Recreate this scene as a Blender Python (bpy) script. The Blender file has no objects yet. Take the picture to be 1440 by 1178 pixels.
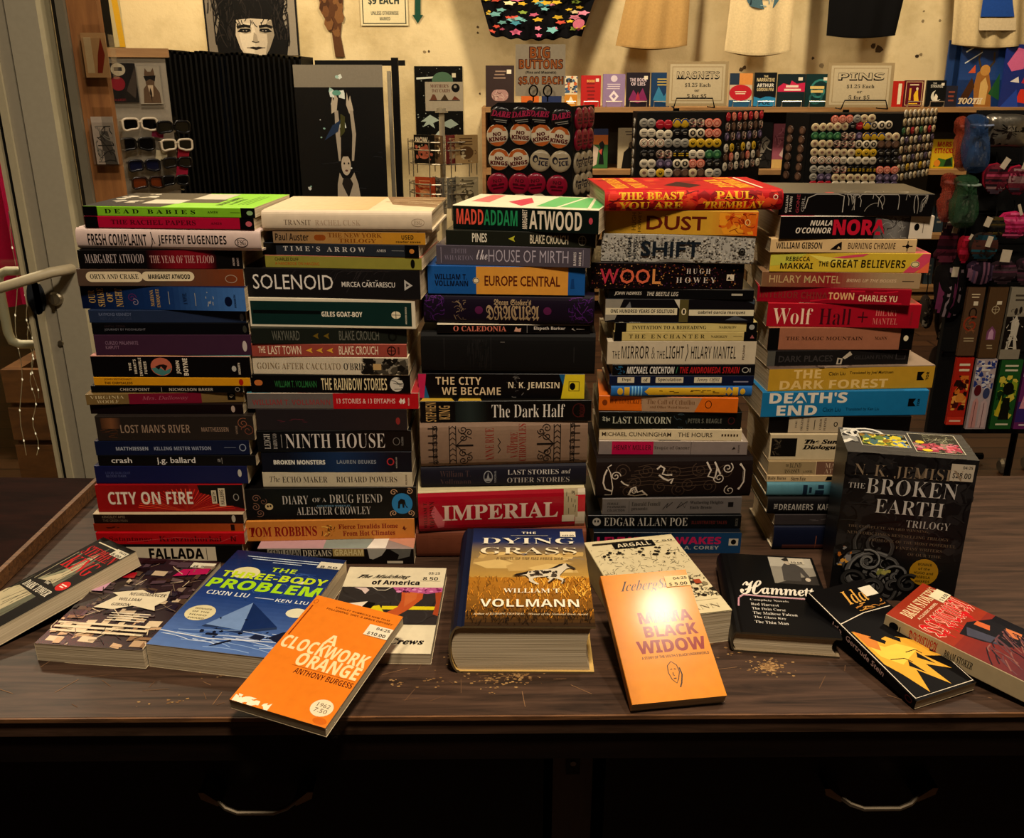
import bpy, bmesh, math, random
from mathutils import Vector, Matrix

S = bpy.context.scene
COL = S.collection

# ---------------------------------------------------------------- camera, world, lights, exposure
ZT = 0.80                      # height of the counter top (m)
FPX, HOR, CX, CY = 1300.0, 110.0, 720.0, 589.0
CZ = ZT + 0.623                # eye height
TH = math.atan((CY - HOR) / FPX)
cam = bpy.data.cameras.new('camera')
cam.sensor_width = 36.0
cam.lens = 36.0 * FPX / 1440.0
cam.clip_start = 0.02
cam.clip_end = 60
cam_o = bpy.data.objects.new('camera', cam)
COL.objects.link(cam_o)
cam_o.location = (0, 0, CZ)
cam_o.rotation_euler = (math.pi / 2 - TH, 0, 0)
S.camera = cam_o

wld = bpy.data.worlds.new('world')
S.world = wld
wld.use_nodes = True
wld.node_tree.nodes['Background'].inputs[0].default_value = (0.30, 0.22, 0.15, 1)
wld.node_tree.nodes['Background'].inputs[1].default_value = 0.04

S.view_settings.view_transform = 'Standard'
S.view_settings.look = 'None'
S.view_settings.gamma = 1.0
S.view_settings.use_curve_mapping = False
S.view_settings.exposure = -0.18

WARM = (1.0, 0.81, 0.56)
NEUT = (1.0, 0.83, 0.62)
def lamp(name, loc, power, size, color=WARM, aim=None, spread=None):
    l = bpy.data.lights.new(name, 'AREA')
    l.shape = 'DISK'
    l.size = size
    l.energy = power
    l.color = color
    if spread: l.spread = spread
    o = bpy.data.objects.new(name, l)
    COL.objects.link(o)
    o.location = loc
    d = Vector(aim) - Vector(loc) if aim else Vector((0, 0, -1))
    o.rotation_euler = d.to_track_quat('-Z', 'Y').to_euler()
    return o
lamp('ceiling_and_fill_lamp', (0.15, 0.22, 2.95), 72, 0.28, NEUT)
lamp('ceiling_and_fill_lamp', (0.70, 1.33, 2.95), 20, 0.13, NEUT)
lamp('ceiling_and_fill_lamp', (-1.7, 4.7, 3.05), 62, 0.25, aim=(-1.5, 6.2, 1.7))
lamp('ceiling_and_fill_lamp', (0.3, 4.9, 3.05), 60, 0.25, aim=(0.4, 6.2, 1.7))
lamp('ceiling_and_fill_lamp', (2.2, 4.9, 3.05), 56, 0.25, aim=(2.2, 6.2, 1.7))
lamp('ceiling_and_fill_lamp', (1.75, 2.0, 2.95), 30, 0.2, NEUT)  # added fill, brightens the pouch rack and right side of the counter
lamp('ceiling_and_fill_lamp', (-0.95, 2.7, 2.95), 30, 0.2, NEUT)  # added fill for the otherwise dark sunglasses panel
lamp('outside_fill', (-1.85, 2.75, 2.7), 75, 0.2)  # made-up light added to brighten the scene behind the door glass

# ---------------------------------------------------------------- pixel <-> world, colours
def ray(px, py):
    u = (px - CX) / FPX; v = (py - CY) / FPX
    return Vector((u, math.cos(TH) - v * math.sin(TH), -(v * math.cos(TH) + math.sin(TH))))
def PZ(px, py, z):
    d = ray(px, py); t = (z - CZ) / d.z
    return Vector((0, 0, CZ)) + d * t
def PY(px, py, y):
    d = ray(px, py); t = y / d.y
    return Vector((0, 0, CZ)) + d * t
def PIX(p):
    q = Vector(p) - Vector((0, 0, CZ))
    f = q.y * math.cos(TH) - q.z * math.sin(TH)
    return CX + FPX * q.x / f, CY - FPX * (q.y * math.sin(TH) + q.z * math.cos(TH)) / f

def lin(c):
    return c / 12.92 if c <= 0.04045 else ((c + 0.055) / 1.055) ** 2.4
_hx = {}
def C(h):
    if not isinstance(h, str): return h
    if h not in _hx:
        s = h.lstrip('#')
        _hx[h] = tuple(lin(int(s[i:i + 2], 16) / 255) ** 1.14 for i in (0, 2, 4))
    return _hx[h]
def mix(a, b, t):
    a, b = C(a), C(b)
    return tuple(x + (y - x) * t for x, y in zip(a, b))

# ---------------------------------------------------------------- materials
def new_mat(name):
    m = bpy.data.materials.new(name)
    m.use_nodes = True
    nt = m.node_tree
    b = nt.nodes['Principled BSDF']
    return m, nt, b
def N(nt, typ, **kw):
    n = nt.nodes.new(typ)
    for k, v in kw.items():
        if k in n.inputs: n.inputs[k].default_value = v
        else: setattr(n, k, v)
    return n
def print_mat(name, rough, spec=0.5, coat=0.0, var=0.12, bump=0.0, metal=0.0):
    """printed / painted surface: colour from the 'Col' attribute, broken up a little by noise"""
    m, nt, b = new_mat(name)
    a = N(nt, 'ShaderNodeAttribute', attribute_name='Col')
    tc = N(nt, 'ShaderNodeTexCoord')
    no = N(nt, 'ShaderNodeTexNoise', Scale=90.0, Detail=3.0)
    nt.links.new(tc.outputs['Object'], no.inputs['Vector'])
    mr = N(nt, 'ShaderNodeMapRange')
    mr.inputs['To Min'].default_value = 1 - var
    mr.inputs['To Max'].default_value = 1 + var
    nt.links.new(no.outputs['Fac'], mr.inputs['Value'])
    mx = N(nt, 'ShaderNodeVectorMath', operation='SCALE')
    nt.links.new(a.outputs['Color'], mx.inputs[0])
    nt.links.new(mr.outputs['Result'], mx.inputs['Scale'])
    nt.links.new(mx.outputs['Vector'], b.inputs['Base Color'])
    b.inputs['Roughness'].default_value = rough
    b.inputs['Specular IOR Level'].default_value = spec
    b.inputs['Coat Weight'].default_value = coat
    b.inputs['Coat Roughness'].default_value = 0.12
    b.inputs['Metallic'].default_value = metal
    if bump:
        bp = N(nt, 'ShaderNodeBump', Strength=bump, Distance=0.002)
        n2 = N(nt, 'ShaderNodeTexNoise', Scale=30.0, Detail=4.0)
        nt.links.new(tc.outputs['Object'], n2.inputs['Vector'])
        nt.links.new(n2.outputs['Fac'], bp.inputs['Height'])
        nt.links.new(bp.outputs['Normal'], b.inputs['Normal'])
    return m
M_GLOSS = print_mat('printed_gloss', 0.35, 0.22)
M_DEEP = print_mat('printed_deep', 0.5, 0.06)
M_MATT = print_mat('printed_matte', 0.6, 0.12)
M_SHINY = print_mat('printed_laminate', 0.25, 0.3, 0.15)
M_WRAP = print_mat('wrapped_cover', 0.3, 0.1, 0.13, bump=.12)
M_CLOTH = print_mat('cloth', 0.95, 0.1, var=0.2, bump=0.3)
M_PAINT = print_mat('painted', 0.5, 0.4, var=0.08)
M_METAL = print_mat('metal', 0.35, 0.5, metal=0.9, var=0.1)
M_DULL = print_mat('dull', 0.8, 0.2, var=0.2)

def pages_mat():
    m, nt, b = new_mat('paper_pages')
    tc = N(nt, 'ShaderNodeTexCoord')
    mp = N(nt, 'ShaderNodeMapping')
    mp.inputs['Scale'].default_value = (6, 6, 900)
    no = N(nt, 'ShaderNodeTexNoise', Scale=1.0, Detail=3.0)
    nt.links.new(tc.outputs['Object'], mp.inputs['Vector'])
    nt.links.new(mp.outputs['Vector'], no.inputs['Vector'])
    cr = N(nt, 'ShaderNodeValToRGB')
    cr.color_ramp.elements[0].position = 0.3
    cr.color_ramp.elements[0].color = (0.40, 0.31, 0.19, 1)
    cr.color_ramp.elements[1].position = 0.75
    cr.color_ramp.elements[1].color = (0.68, 0.56, 0.38, 1)
    nt.links.new(no.outputs['Fac'], cr.inputs['Fac'])
    nt.links.new(cr.outputs['Color'], b.inputs['Base Color'])
    bp = N(nt, 'ShaderNodeBump', Strength=0.4, Distance=0.001)
    nt.links.new(no.outputs['Fac'], bp.inputs['Height'])
    nt.links.new(bp.outputs['Normal'], b.inputs['Normal'])
    b.inputs['Roughness'].default_value = 0.85
    b.inputs['Specular IOR Level'].default_value = 0.15
    return m
M_PAGES = pages_mat()

def wood_mat(name, c0, c1, scale, stretch=(1, 14, 14), rough=0.4, rot=0, spec=0.5):
    m, nt, b = new_mat(name)
    tc = N(nt, 'ShaderNodeTexCoord')
    mp = N(nt, 'ShaderNodeMapping')
    mp.inputs['Scale'].default_value = stretch
    mp.inputs['Rotation'].default_value = (0, 0, rot)
    no = N(nt, 'ShaderNodeTexNoise', Scale=scale, Detail=6.0, Roughness=0.65, Distortion=0.6)
    nt.links.new(tc.outputs['Object'], mp.inputs['Vector'])
    nt.links.new(mp.outputs['Vector'], no.inputs['Vector'])
    cr = N(nt, 'ShaderNodeValToRGB')
    cr.color_ramp.elements[0].position = 0.32
    cr.color_ramp.elements[0].color = (*C(c0), 1)
    cr.color_ramp.elements[1].position = 0.7
    cr.color_ramp.elements[1].color = (*C(c1), 1)
    nt.links.new(no.outputs['Fac'], cr.inputs['Fac'])
    nt.links.new(cr.outputs['Color'], b.inputs['Base Color'])
    bp = N(nt, 'ShaderNodeBump', Strength=0.15, Distance=0.001)
    nt.links.new(no.outputs['Fac'], bp.inputs['Height'])
    nt.links.new(bp.outputs['Normal'], b.inputs['Normal'])
    b.inputs['Roughness'].default_value = rough
    b.inputs['Specular IOR Level'].default_value = spec
    return m
def clear_mat(name, tint=(1, 1, 1), fac=0.012, rough=0.05):
    m, nt, b = new_mat(name)
    out = nt.nodes['Material Output']
    tr = N(nt, 'ShaderNodeBsdfTransparent'); tr.inputs[0].default_value = (*tint, 1)
    gl = N(nt, 'ShaderNodeBsdfGlossy'); gl.inputs['Roughness'].default_value = rough
    fr = N(nt, 'ShaderNodeFresnel'); fr.inputs['IOR'].default_value = 1.45
    ms = N(nt, 'ShaderNodeMixShader')
    ad = N(nt, 'ShaderNodeMath', operation='MULTIPLY_ADD')
    ad.inputs[1].default_value = 0.3; ad.inputs[2].default_value = fac
    no = N(nt, 'ShaderNodeTexNoise', Scale=60.0)
    bp = N(nt, 'ShaderNodeBump', Strength=0.25, Distance=0.001)
    nt.links.new(no.outputs['Fac'], bp.inputs['Height'])
    nt.links.new(bp.outputs['Normal'], gl.inputs['Normal'])
    nt.links.new(fr.outputs[0], ad.inputs[0])
    nt.links.new(ad.outputs[0], ms.inputs[0])
    nt.links.new(tr.outputs[0], ms.inputs[1])
    nt.links.new(gl.outputs[0], ms.inputs[2])
    nt.links.new(ms.outputs[0], out.inputs['Surface'])
    return m
M_CLEAR = clear_mat('clear_plastic')
M_GLASS = clear_mat('window_glass', (0.93, 0.95, 0.93), 0.02, 0.02)

# ---------------------------------------------------------------- object helpers
def link(o, parent=None):
    COL.objects.link(o)
    if parent: o.parent = parent
    return o
_labels = {}
def tag(o, label, cat, group=None, kind=None):
    o['label'] = label; o['category'] = cat
    if group: o['group'] = group
    if kind: o['kind'] = kind
    return o
def thing(name, loc, label, cat, group=None, rz=0.0):
    o = bpy.data.objects.new(name, None)
    o.empty_display_size = 0.02
    o.location = loc; o.rotation_euler = (0, 0, rz)
    link(o)
    return tag(o, label, cat, group)

class MB:
    """collects coloured faces and links them as one mesh"""
    def __init__(s, M=None):
        s.v = []; s.f = []; s.c = []; s.m = []; s.M = M or Matrix.Identity(4)
    def face(s, pts, c, m=0):
        i = len(s.v)
        s.v += [tuple(s.M @ Vector(p)) for p in pts]
        s.f.append(tuple(range(i, i + len(pts)))); s.c.append(C(c)); s.m.append(m)
    def mesh(s, verts, faces, c, m=0, flip=False):
        i = len(s.v)
        s.v += [tuple(s.M @ Vector(p)) for p in verts]
        cc = C(c) if not callable(c) else None
        for k, f in enumerate(faces):
            s.f.append(tuple(i + q for q in (reversed(f) if flip else f)))
            s.c.append(cc if cc else C(c(k))); s.m.append(m)
    def box(s, a, b, c, m=0):
        x0, y0, z0 = a; x1, y1, z1 = b
        V = [(x0, y0, z0), (x1, y0, z0), (x1, y1, z0), (x0, y1, z0), (x0, y0, z1), (x1, y0, z1), (x1, y1, z1), (x0, y1, z1)]
        F = [(0, 3, 2, 1), (4, 5, 6, 7), (0, 1, 5, 4), (1, 2, 6, 5), (2, 3, 7, 6), (3, 0, 4, 7)]
        s.mesh(V, F, c, m)
    def prism(s, prof, x0, x1, c, m=0, axis=0):
        """closed outline prof [(a,b)] extruded along axis"""
        n = len(prof)
        def put(t, a, b): return ((t, a, b), (a, t, b), (a, b, t))[axis]
        V = [put(x0, a, b) for a, b in prof] + [put(x1, a, b) for a, b in prof]
        F = [(i, (i + 1) % n, n + (i + 1) % n, n + i) for i in range(n)] + [tuple(range(n - 1, -1, -1)), tuple(range(n, 2 * n))]
        s.mesh(V, F, c, m)
    def tube(s, pts, r, c, n=8, m=0, closed=False, caps=True):
        pts = [Vector(p) for p in pts]
        k = len(pts); V = []
        rr = r if isinstance(r, (list, tuple)) else [r] * k
        up = None
        for i, p in enumerate(pts):
            if closed: t = pts[(i + 1) % k] - pts[i - 1]
            else: t = pts[min(i + 1, k - 1)] - pts[max(i - 1, 0)]
            t.normalize()
            if up is None:
                up = Vector((0, 0, 1)) if abs(t.z) < 0.9 else Vector((1, 0, 0))
            a = t.cross(up)
            if a.length < 1e-6: a = t.cross(Vector((0, 1, 0.3)))
            a.normalize(); b = a.cross(t).normalized(); up = b
            for j in range(n):
                w = 2 * math.pi * j / n
                V.append(p + (a * math.cos(w) + b * math.sin(w)) * rr[i])
        F = []
        for i in range(k if closed else k - 1):
            for j in range(n):
                a0 = i * n + j; a1 = i * n + (j + 1) % n
                b0 = ((i + 1) % k) * n + j; b1 = ((i + 1) % k) * n + (j + 1) % n
                F.append((a0, a1, b1, b0))
        if caps and not closed:
            F.append(tuple(range(n - 1, -1, -1))); F.append(tuple((k - 1) * n + j for j in range(n)))
        s.mesh(V, F, c, m)
    def lathe(s, prof, c, n=20, m=0, M=None):
        """prof [(r,z)] round z"""
        V = []; M = M or Matrix.Identity(4)
        for r, z in prof:
            for j in range(n):
                w = 2 * math.pi * j / n
                V.append(M @ Vector((r * math.cos(w), r * math.sin(w), z)))
        F = []
        for i in range(len(prof) - 1):
            for j in range(n):
                F.append((i * n + j, i * n + (j + 1) % n, (i + 1) * n + (j + 1) % n, (i + 1) * n + j))
        F.append(tuple(range(n - 1, -1, -1))); F.append(tuple((len(prof) - 1) * n + j for j in range(n)))
        s.mesh(V, F, c, m)
    def data(s, name, mats, smooth=None):
        me = bpy.data.meshes.new(name)
        me.from_pydata(s.v, [], s.f)
        for q in (mats if isinstance(mats, (list, tuple)) else [mats]): me.materials.append(q)
        at = me.color_attributes.new('Col', 'FLOAT_COLOR', 'CORNER')
        buf = []
        for f, c in zip(s.f, s.c): buf += [c[0], c[1], c[2], 1.0] * len(f)
        at.data.foreach_set('color', buf)
        me.polygons.foreach_set('material_index', s.m)
        if smooth is not None:
            try: me.shade_smooth_by_angle = None
            except Exception: pass
            me.polygons.foreach_set('use_smooth', [True] * len(s.f))
            try: me.set_sharp_from_angle(angle=smooth)
            except Exception: pass
        me.update()
        return me
    def build(s, name, mats, parent=None, loc=None, smooth=None, weld=False):
        me = s.data(name, mats, smooth)
        if weld:
            b = bmesh.new(); b.from_mesh(me); bmesh.ops.remove_doubles(b, verts=b.verts, dist=1e-5); b.to_mesh(me); b.free()
            if smooth is not None:
                try: me.set_sharp_from_angle(angle=smooth)
                except Exception: pass
        o = bpy.data.objects.new(name, me)
        if loc is not None: o.location = loc
        return link(o, parent)

# ---------------------------------------------------------------- lettering
_F = {'serif': (0x1D400, 0x1D7CE), 'it': (0x1D434, None), 'bi': (0x1D468, None), 'script': (0x1D4D0, None),
      'frak': (0x1D56C, None), 'sb': (0x1D5D4, 0x1D7EC), 'si': (0x1D608, None), 'mono': (0x1D670, 0x1D7F6), 'sbi': (0x1D63C, None), 'sans': (None, None)}
def style(s, font):
    up, dg = _F[font]
    o = ''
    for ch in s:
        if up and 'A' <= ch <= 'Z': o += chr(up + ord(ch) - 65)
        elif up and 'a' <= ch <= 'z': o += '\u210e' if (font == 'it' and ch == 'h') else chr(up + 26 + ord(ch) - 97)
        elif dg and '0' <= ch <= '9': o += chr(dg + ord(ch) - 48)
        else: o += ch
    return o
_T = {}
def glyphs(s, font='sb', wt=0.0):
    k = (s, font, wt)
    if k not in _T:
        c = bpy.data.curves.new('lettering', 'FONT')
        c.body = style(s, font); c.size = 1; c.offset = wt; c.resolution_u = 2
        o = bpy.data.objects.new('lettering', c)
        me = o.to_mesh()
        V = [(v.co.x, v.co.y) for v in me.vertices]
        P = [tuple(p.vertices) for p in me.polygons]
        o.to_mesh_clear(); bpy.data.objects.remove(o); bpy.data.curves.remove(c)
        x0 = min(v[0] for v in V); x1 = max(v[0] for v in V); y0 = min(v[1] for v in V); y1 = max(v[1] for v in V)
        _T[k] = ([((a - x0) / (x1 - x0), (b - y0) / (y1 - y0)) for a, b in V], P, (x1 - x0) / (y1 - y0))
    return _T[k]

class Print:
    """flat artwork in fractions (u right, v up) of a W x H face; every layer a hair above the last"""
    def __init__(s, W, H, step=0.00001, h0=0.0001):
        s.W = W; s.H = H; s.L = []; s.h = h0; s.step = step
    def add(s, V, F, c):
        s.h += s.step
        s.L.append((V, F, C(c), s.h))
    def rect(s, c, u0=0, u1=1, v0=0, v1=1):
        s.add([(u0, v0), (u1, v0), (u1, v1), (u0, v1)], [(0, 1, 2, 3)], c)
    def grad(s, c0, c1, u0=0, u1=1, v0=0, v1=1, n=14, vert=False):
        s.h += s.step
        for i in range(n):
            a, b = i / n, (i + 1) / n
            if vert: q = [(u0, v0 + (v1 - v0) * a), (u1, v0 + (v1 - v0) * a), (u1, v0 + (v1 - v0) * b), (u0, v0 + (v1 - v0) * b)]
            else: q = [(u0 + (u1 - u0) * a, v0), (u0 + (u1 - u0) * b, v0), (u0 + (u1 - u0) * b, v1), (u0 + (u1 - u0) * a, v1)]
            s.L.append((q, [(0, 1, 2, 3)], mix(c0, c1, (i + .5) / n), s.h))
    def poly(s, c, pts): s.add(list(pts), [tuple(range(len(pts)))], c)
    def ell(s, c, u0, u1, v0, v1, n=20):
        a, b, p, q = (u0 + u1) / 2, (v0 + v1) / 2, (u1 - u0) / 2, (v1 - v0) / 2
        s.poly(c, [(a + p * math.cos(2 * math.pi * i / n), b + q * math.sin(2 * math.pi * i / n)) for i in range(n)])
    def pill(s, c, u0, u1, v0, v1):
        r = (v1 - v0) / 2 * s.H / s.W; p = []
        if r * 2 > (u1 - u0):
            return s.ell(c, u0, u1, v0, v1)
        for i in range(9):
            w = -math.pi / 2 + math.pi * i / 8
            p.append((u1 - r + r * math.cos(w), (v0 + v1) / 2 + (v1 - v0) / 2 * math.sin(w)))
        for i in range(9):
            w = math.pi / 2 + math.pi * i / 8
            p.append((u0 + r + r * math.cos(w), (v0 + v1) / 2 + (v1 - v0) / 2 * math.sin(w)))
        s.poly(c, p)
    def line(s, c, w, pts, closed=False):
        """stroke of w metres"""
        P = [Vector((u * s.W, v * s.H)) for u, v in pts]
        n = len(P); A = []
        for i in range(n):
            t = (P[(i + 1) % n] - P[i - 1]) if closed else (P[min(i + 1, n - 1)] - P[max(i - 1, 0)])
            if t.length < 1e-9: t = Vector((1, 0))
            t.normalize(); q = Vector((-t.y, t.x)) * w / 2
            A += [P[i] + q, P[i] - q]
        F = [(2 * i, 2 * i + 1, 2 * ((i + 1) % n) + 1, 2 * ((i + 1) % n)) for i in range(n if closed else n - 1)]
        s.add([(p.x / s.W, p.y / s.H) for p in A], F, c)
    def ring(s, c, w, u0, u1, v0, v1, n=20):
        a, b, p, q = (u0 + u1) / 2, (v0 + v1) / 2, (u1 - u0) / 2, (v1 - v0) / 2
        s.line(c, w, [(a + p * math.cos(2 * math.pi * i / n), b + q * math.sin(2 * math.pi * i / n)) for i in range(n)], True)
    def frame(s, c, w, u0, u1, v0, v1):
        a = w / s.W / 2; b = w / s.H / 2
        s.rect(c, u0 - a, u1 + a, v0 - b, v0 + b); s.rect(c, u0 - a, u1 + a, v1 - b, v1 + b)
        s.rect(c, u0 - a, u0 + a, v0, v1); s.rect(c, u1 - a, u1 + a, v0, v1)
    def text(s, c, t, u0, u1, v0, v1, font='sb', wt=0.0, rot=0, shear=0.0):
        if not t.strip(): return
        V, F, asp = glyphs(t, font, wt)
        if rot == 90: Q = [(u0 + (1 - b) * (u1 - u0), v0 + a * (v1 - v0)) for a, b in V]
        elif rot == -90: Q = [(u0 + b * (u1 - u0), v0 + (1 - a) * (v1 - v0)) for a, b in V]
        else: Q = [(u0 + (a + shear * b) * (u1 - u0), v0 + b * (v1 - v0)) for a, b in V]
        s.add(Q, F, c)
    def specks(s, cols, n, size, u0=0, u1=1, v0=0, v1=1, seed=1, asp=1.0, k=5):
        rd = random.Random(seed)
        for i in range(n):
            s.h += s.step * .25
            a = rd.uniform(u0, u1); b = rd.uniform(v0, v1); z = size * rd.uniform(.4, 1.5)
            w0 = rd.uniform(0, 6)
            q = []
            for j in range(k):
                w = w0 + 2 * math.pi * j / k; r = z * rd.uniform(.5, 1)
                q.append((min(u1, max(u0, a + r * asp * math.cos(w) / s.W)), min(v1, max(v0, b + r * math.sin(w) / s.H))))
            s.L.append((q, [tuple(range(k))], C(rd.choice(cols)), s.h))
    def strokes(s, cols, n, ln, w, u0=0, u1=1, v0=0, v1=1, seed=1, ang=(0, 6.3), bend=0.6):
        rd = random.Random(seed); full = s.step; s.step = full * .25
        for i in range(n):
            a = rd.uniform(u0, u1); b = rd.uniform(v0, v1); th = rd.uniform(*ang); p = []
            k = rd.uniform(-bend, bend); l = ln * rd.uniform(.5, 1.4)
            for j in range(5):
                p.append((min(u1, max(u0, a)), min(v1, max(v0, b))))
                a += math.cos(th) * l / 4 / s.W; b += math.sin(th) * l / 4 / s.H; th += k
            s.line(rd.choice(cols), w, p)
        s.step = full
    def curl(s, c, w, u, v, r, turns=1.4, a0=0, sgn=1):
        p = []
        for i in range(22):
            t = i / 21; th = a0 + sgn * turns * 2 * math.pi * t; q = r * (1 - .85 * t)
            p.append((u + q * math.cos(th) / s.W, v + q * math.sin(th) / s.H))
        s.line(c, w, p)
    def el(s, e, X=lambda u: u):
        """one element of a compact artwork list"""
        k = e[0]
        if k == 'R': s.rect(e[1], X(e[2]), X(e[3]), *e[4:])
        elif k == 'T': s.text(e[1], e[2], X(e[3]), X(e[4]), *e[5:])
        elif k == 'E': s.ell(e[1], X(e[2]), X(e[3]), *e[4:])
        elif k == 'I': s.pill(e[1], X(e[2]), X(e[3]), *e[4:])
        elif k == 'O': s.ring(e[1], e[2], X(e[3]), X(e[4]), *e[5:])
        elif k == 'G': s.grad(e[1], e[2], X(e[3]), X(e[4]), *e[5:])
        elif k == 'V': s.grad(e[1], e[2], X(e[3]), X(e[4]), e[5], e[6], 14, True)
        elif k == 'P': s.poly(e[1], [(X(a), b) for a, b in e[2]])
        elif k == 'L': s.line(e[1], e[2], [(X(a), b) for a, b in e[3]])
        elif k == 'X': s.specks(e[1], e[2], e[3], X(e[4]), X(e[5]), *e[6:])
        elif k == 'S': s.strokes(e[1], e[2], e[3], e[4], X(e[5]), X(e[6]), *e[7:])
        elif k == 'C': s.curl(e[1], e[2], X(e[3]), *e[4:])
        elif k == 'F': s.frame(e[1], e[2], X(e[3]), X(e[4]), *e[5:])
    def els(s, L, X=lambda u: u):
        for e in L: s.el(e, X)
        return s
    def put(s, mb, F, m=0, cuts=0):
        """F(u,v,h) -> point; cuts>0 slices the artwork across v so that it can follow a curve"""
        for V, P, c, h in s.L:
            if cuts:
                b = bmesh.new(); vs = [b.verts.new((u, v, 0)) for u, v in V]
                for f in P:
                    try: b.faces.new([vs[i] for i in f])
                    except ValueError: pass
                for i in range(1, cuts):
                    bmesh.ops.bisect_plane(b, geom=b.verts[:] + b.edges[:] + b.faces[:], plane_co=(0, i / cuts, 0), plane_no=(0, 1, 0))
                b.verts.index_update()
                mb.mesh([F(v.co.x, v.co.y, h) for v in b.verts], [[v.index for v in f.verts] for f in b.faces], c, m)
                b.free()
            else:
                mb.mesh([F(u, v, h) for u, v in V], P, c, m)

# ---------------------------------------------------------------- books
def spine_y(v, hard, b=0.002):
    return 0.003 * abs(2 * v - 1) ** 8 - b * (1 - (2 * v - 1) ** 2) if hard else 0.0
PALE = '#cdbfa2'
def book(name, label, group, L, W, T, hard=False, base='#222222', spine=(), top=None, cover=(), back=None,
         mat=None, stickers=(), cuts=12, bulge=0.002, Xf=lambda u: u, front=False, sleeve=False, inner=PALE, curlz=0.0):
    """x along the spine (head at -x), y from the spine to the fore-edge, z up through the front cover"""
    root = thing(name, (0, 0, 0), label, 'book', group)
    top = top or base; back = back or base
    t = 0.0026 if hard else 0.0005
    t = min(t, T * 0.2)
    prof = []                                              # (y, z, colour of the strip that follows)
    if hard:
        prof += [(W, T, top), (0.010, T, top), (0.0075, T - 0.0009, top), (0.005, T - 0.0003, top)]
        for i in range(12, -1, -1):
            v = i / 12
            prof.append((spine_y(v, True, bulge), v * T, base))
        prof += [(0.005, 0.0003, back), (0.0075, 0.0009, back), (0.010, 0, back), (W, 0, back)]
        inn = [(W, T - t), (0.010, T - t)] + [(max(y, 0) + t if 0 else y + t, min(max(z, t), T - t)) for y, z, _ in prof[2:-2]] + [(0.010, t), (W, t)]
    else:
        r = min(0.0009, T * 0.2)
        arc = [(r - r * math.sin(a), T - r + r * math.cos(a)) for a in (0, math.pi / 6, math.pi / 3, math.pi / 2)]
        prof += [(W, T, top)] + [(y, z, top) for y, z in arc[:-1]] + [(*arc[-1], base), (0, r, back)]
        prof += [(y, T - z, back) for y, z in arc[-2::-1]] + [(W, 0, back)]
        inn = [(W, T - t)] + [(max(y, t), min(max(z, t), T - t)) for y, z, _ in prof[1:-1]] + [(W, t)]
    mb = MB()
    n = len(prof)
    bend = (lambda x, y, z: z) if not curlz else (lambda x, y, z: z + curlz * (max(0, y) / W) ** 2 * max(0, x / L + .5) ** 2)
    xs = [-L / 2, L / 2] if not curlz else [-L / 2 + L * i / 10 for i in range(11)]
    ys_extra = curlz
    def strip(pts, cols, flip):
        for i in range(len(pts) - 1):
            for a, b in zip(xs, xs[1:]):
                (y0, z0), (y1, z1) = pts[i], pts[i + 1]
                m_ = 6 if curlz and abs(y1 - y0) > .02 else 1
                for k in range(m_):
                    ya, yb = y0 + (y1 - y0) * k / m_, y0 + (y1 - y0) * (k + 1) / m_
                    q = [(a, ya, bend(a, ya, z0)), (b, ya, bend(b, ya, z0)), (b, yb, bend(b, yb, z1)), (a, yb, bend(a, yb, z1))]
                    mb.face(q if not flip else q[::-1], cols[i])
    strip([(y, z) for y, z, _ in prof], [c for *_, c in prof], False)
    strip(inn, [inner] * n, True)
    for x in (-L / 2, L / 2):
        for i in range(n - 1):
            q = [(x, prof[i][0], prof[i][1]), (x, prof[i + 1][0], prof[i + 1][1]), (x, *inn[i + 1]), (x, *inn[i])]
            q = [(a, y, bend(a, y, z)) for a, y, z in q]
            mb.face(q if x > 0 else q[::-1], inner if not hard else mix(prof[i][2], inner, .25))
    for j, (y, z, c) in ((0, prof[0]), (n - 1, prof[-1])):
        q = [(-L / 2, y, z), (L / 2, y, z), (L / 2, inn[j][0], inn[j][1]), (-L / 2, inn[j][0], inn[j][1])]
        mb.face([(a, b, bend(a, b, d)) for a, b, d in q], inner)
    if spine:
        p = spine if isinstance(spine, Print) else Print(L, T).els(spine, Xf)
        if hard: p.put(mb, lambda u, v, h: ((u - .5) * L, spine_y(v, True, bulge) - h, v * T), 0, cuts)
        else: p.put(mb, lambda u, v, h: ((u - .5) * L, -h, T * .015 + v * T * .97))
    g = 0.011 if hard else 0.0006
    if front: fr = lambda u, v, h: ((0.5 - v) * L, g + u * (W - g), bend((0.5 - v) * L, g + u * (W - g), T + h))
    else: fr = lambda u, v, h: ((u - .5) * L, g + v * (W - g), T + h)
    if cover:
        p = cover if isinstance(cover, Print) else (Print(W, L) if front else Print(L, W)).els(cover)
        if curlz: p.step = 0.0002
        p.put(mb, fr)
    mb.build('cover', mat or (M_GLOSS if not hard else M_MATT), root)
    # pages
    pb = MB()
    e = 0.003 if hard else 0.0003
    y1 = W - (0.0045 if hard else 0.0004); y0 = t * 1.3 if not hard else 0.004
    z0, z1 = t * 1.02, T - t * 1.02
    out = [(y0, z0)]
    for i in range(7):
        v = i / 6
        out.append((y1 - (0.005 * (1 - (2 * v - 1) ** 2) if hard else 0.0), z0 + (z1 - z0) * v))
    out += [(y0, z1)]
    if hard: out += [(spine_y(.5 + .5 * (1 - i / 4), True, bulge) + t * 1.1 + .0005, z1 - (z1 - z0) * i / 8) for i in range(1, 8)]
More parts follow.
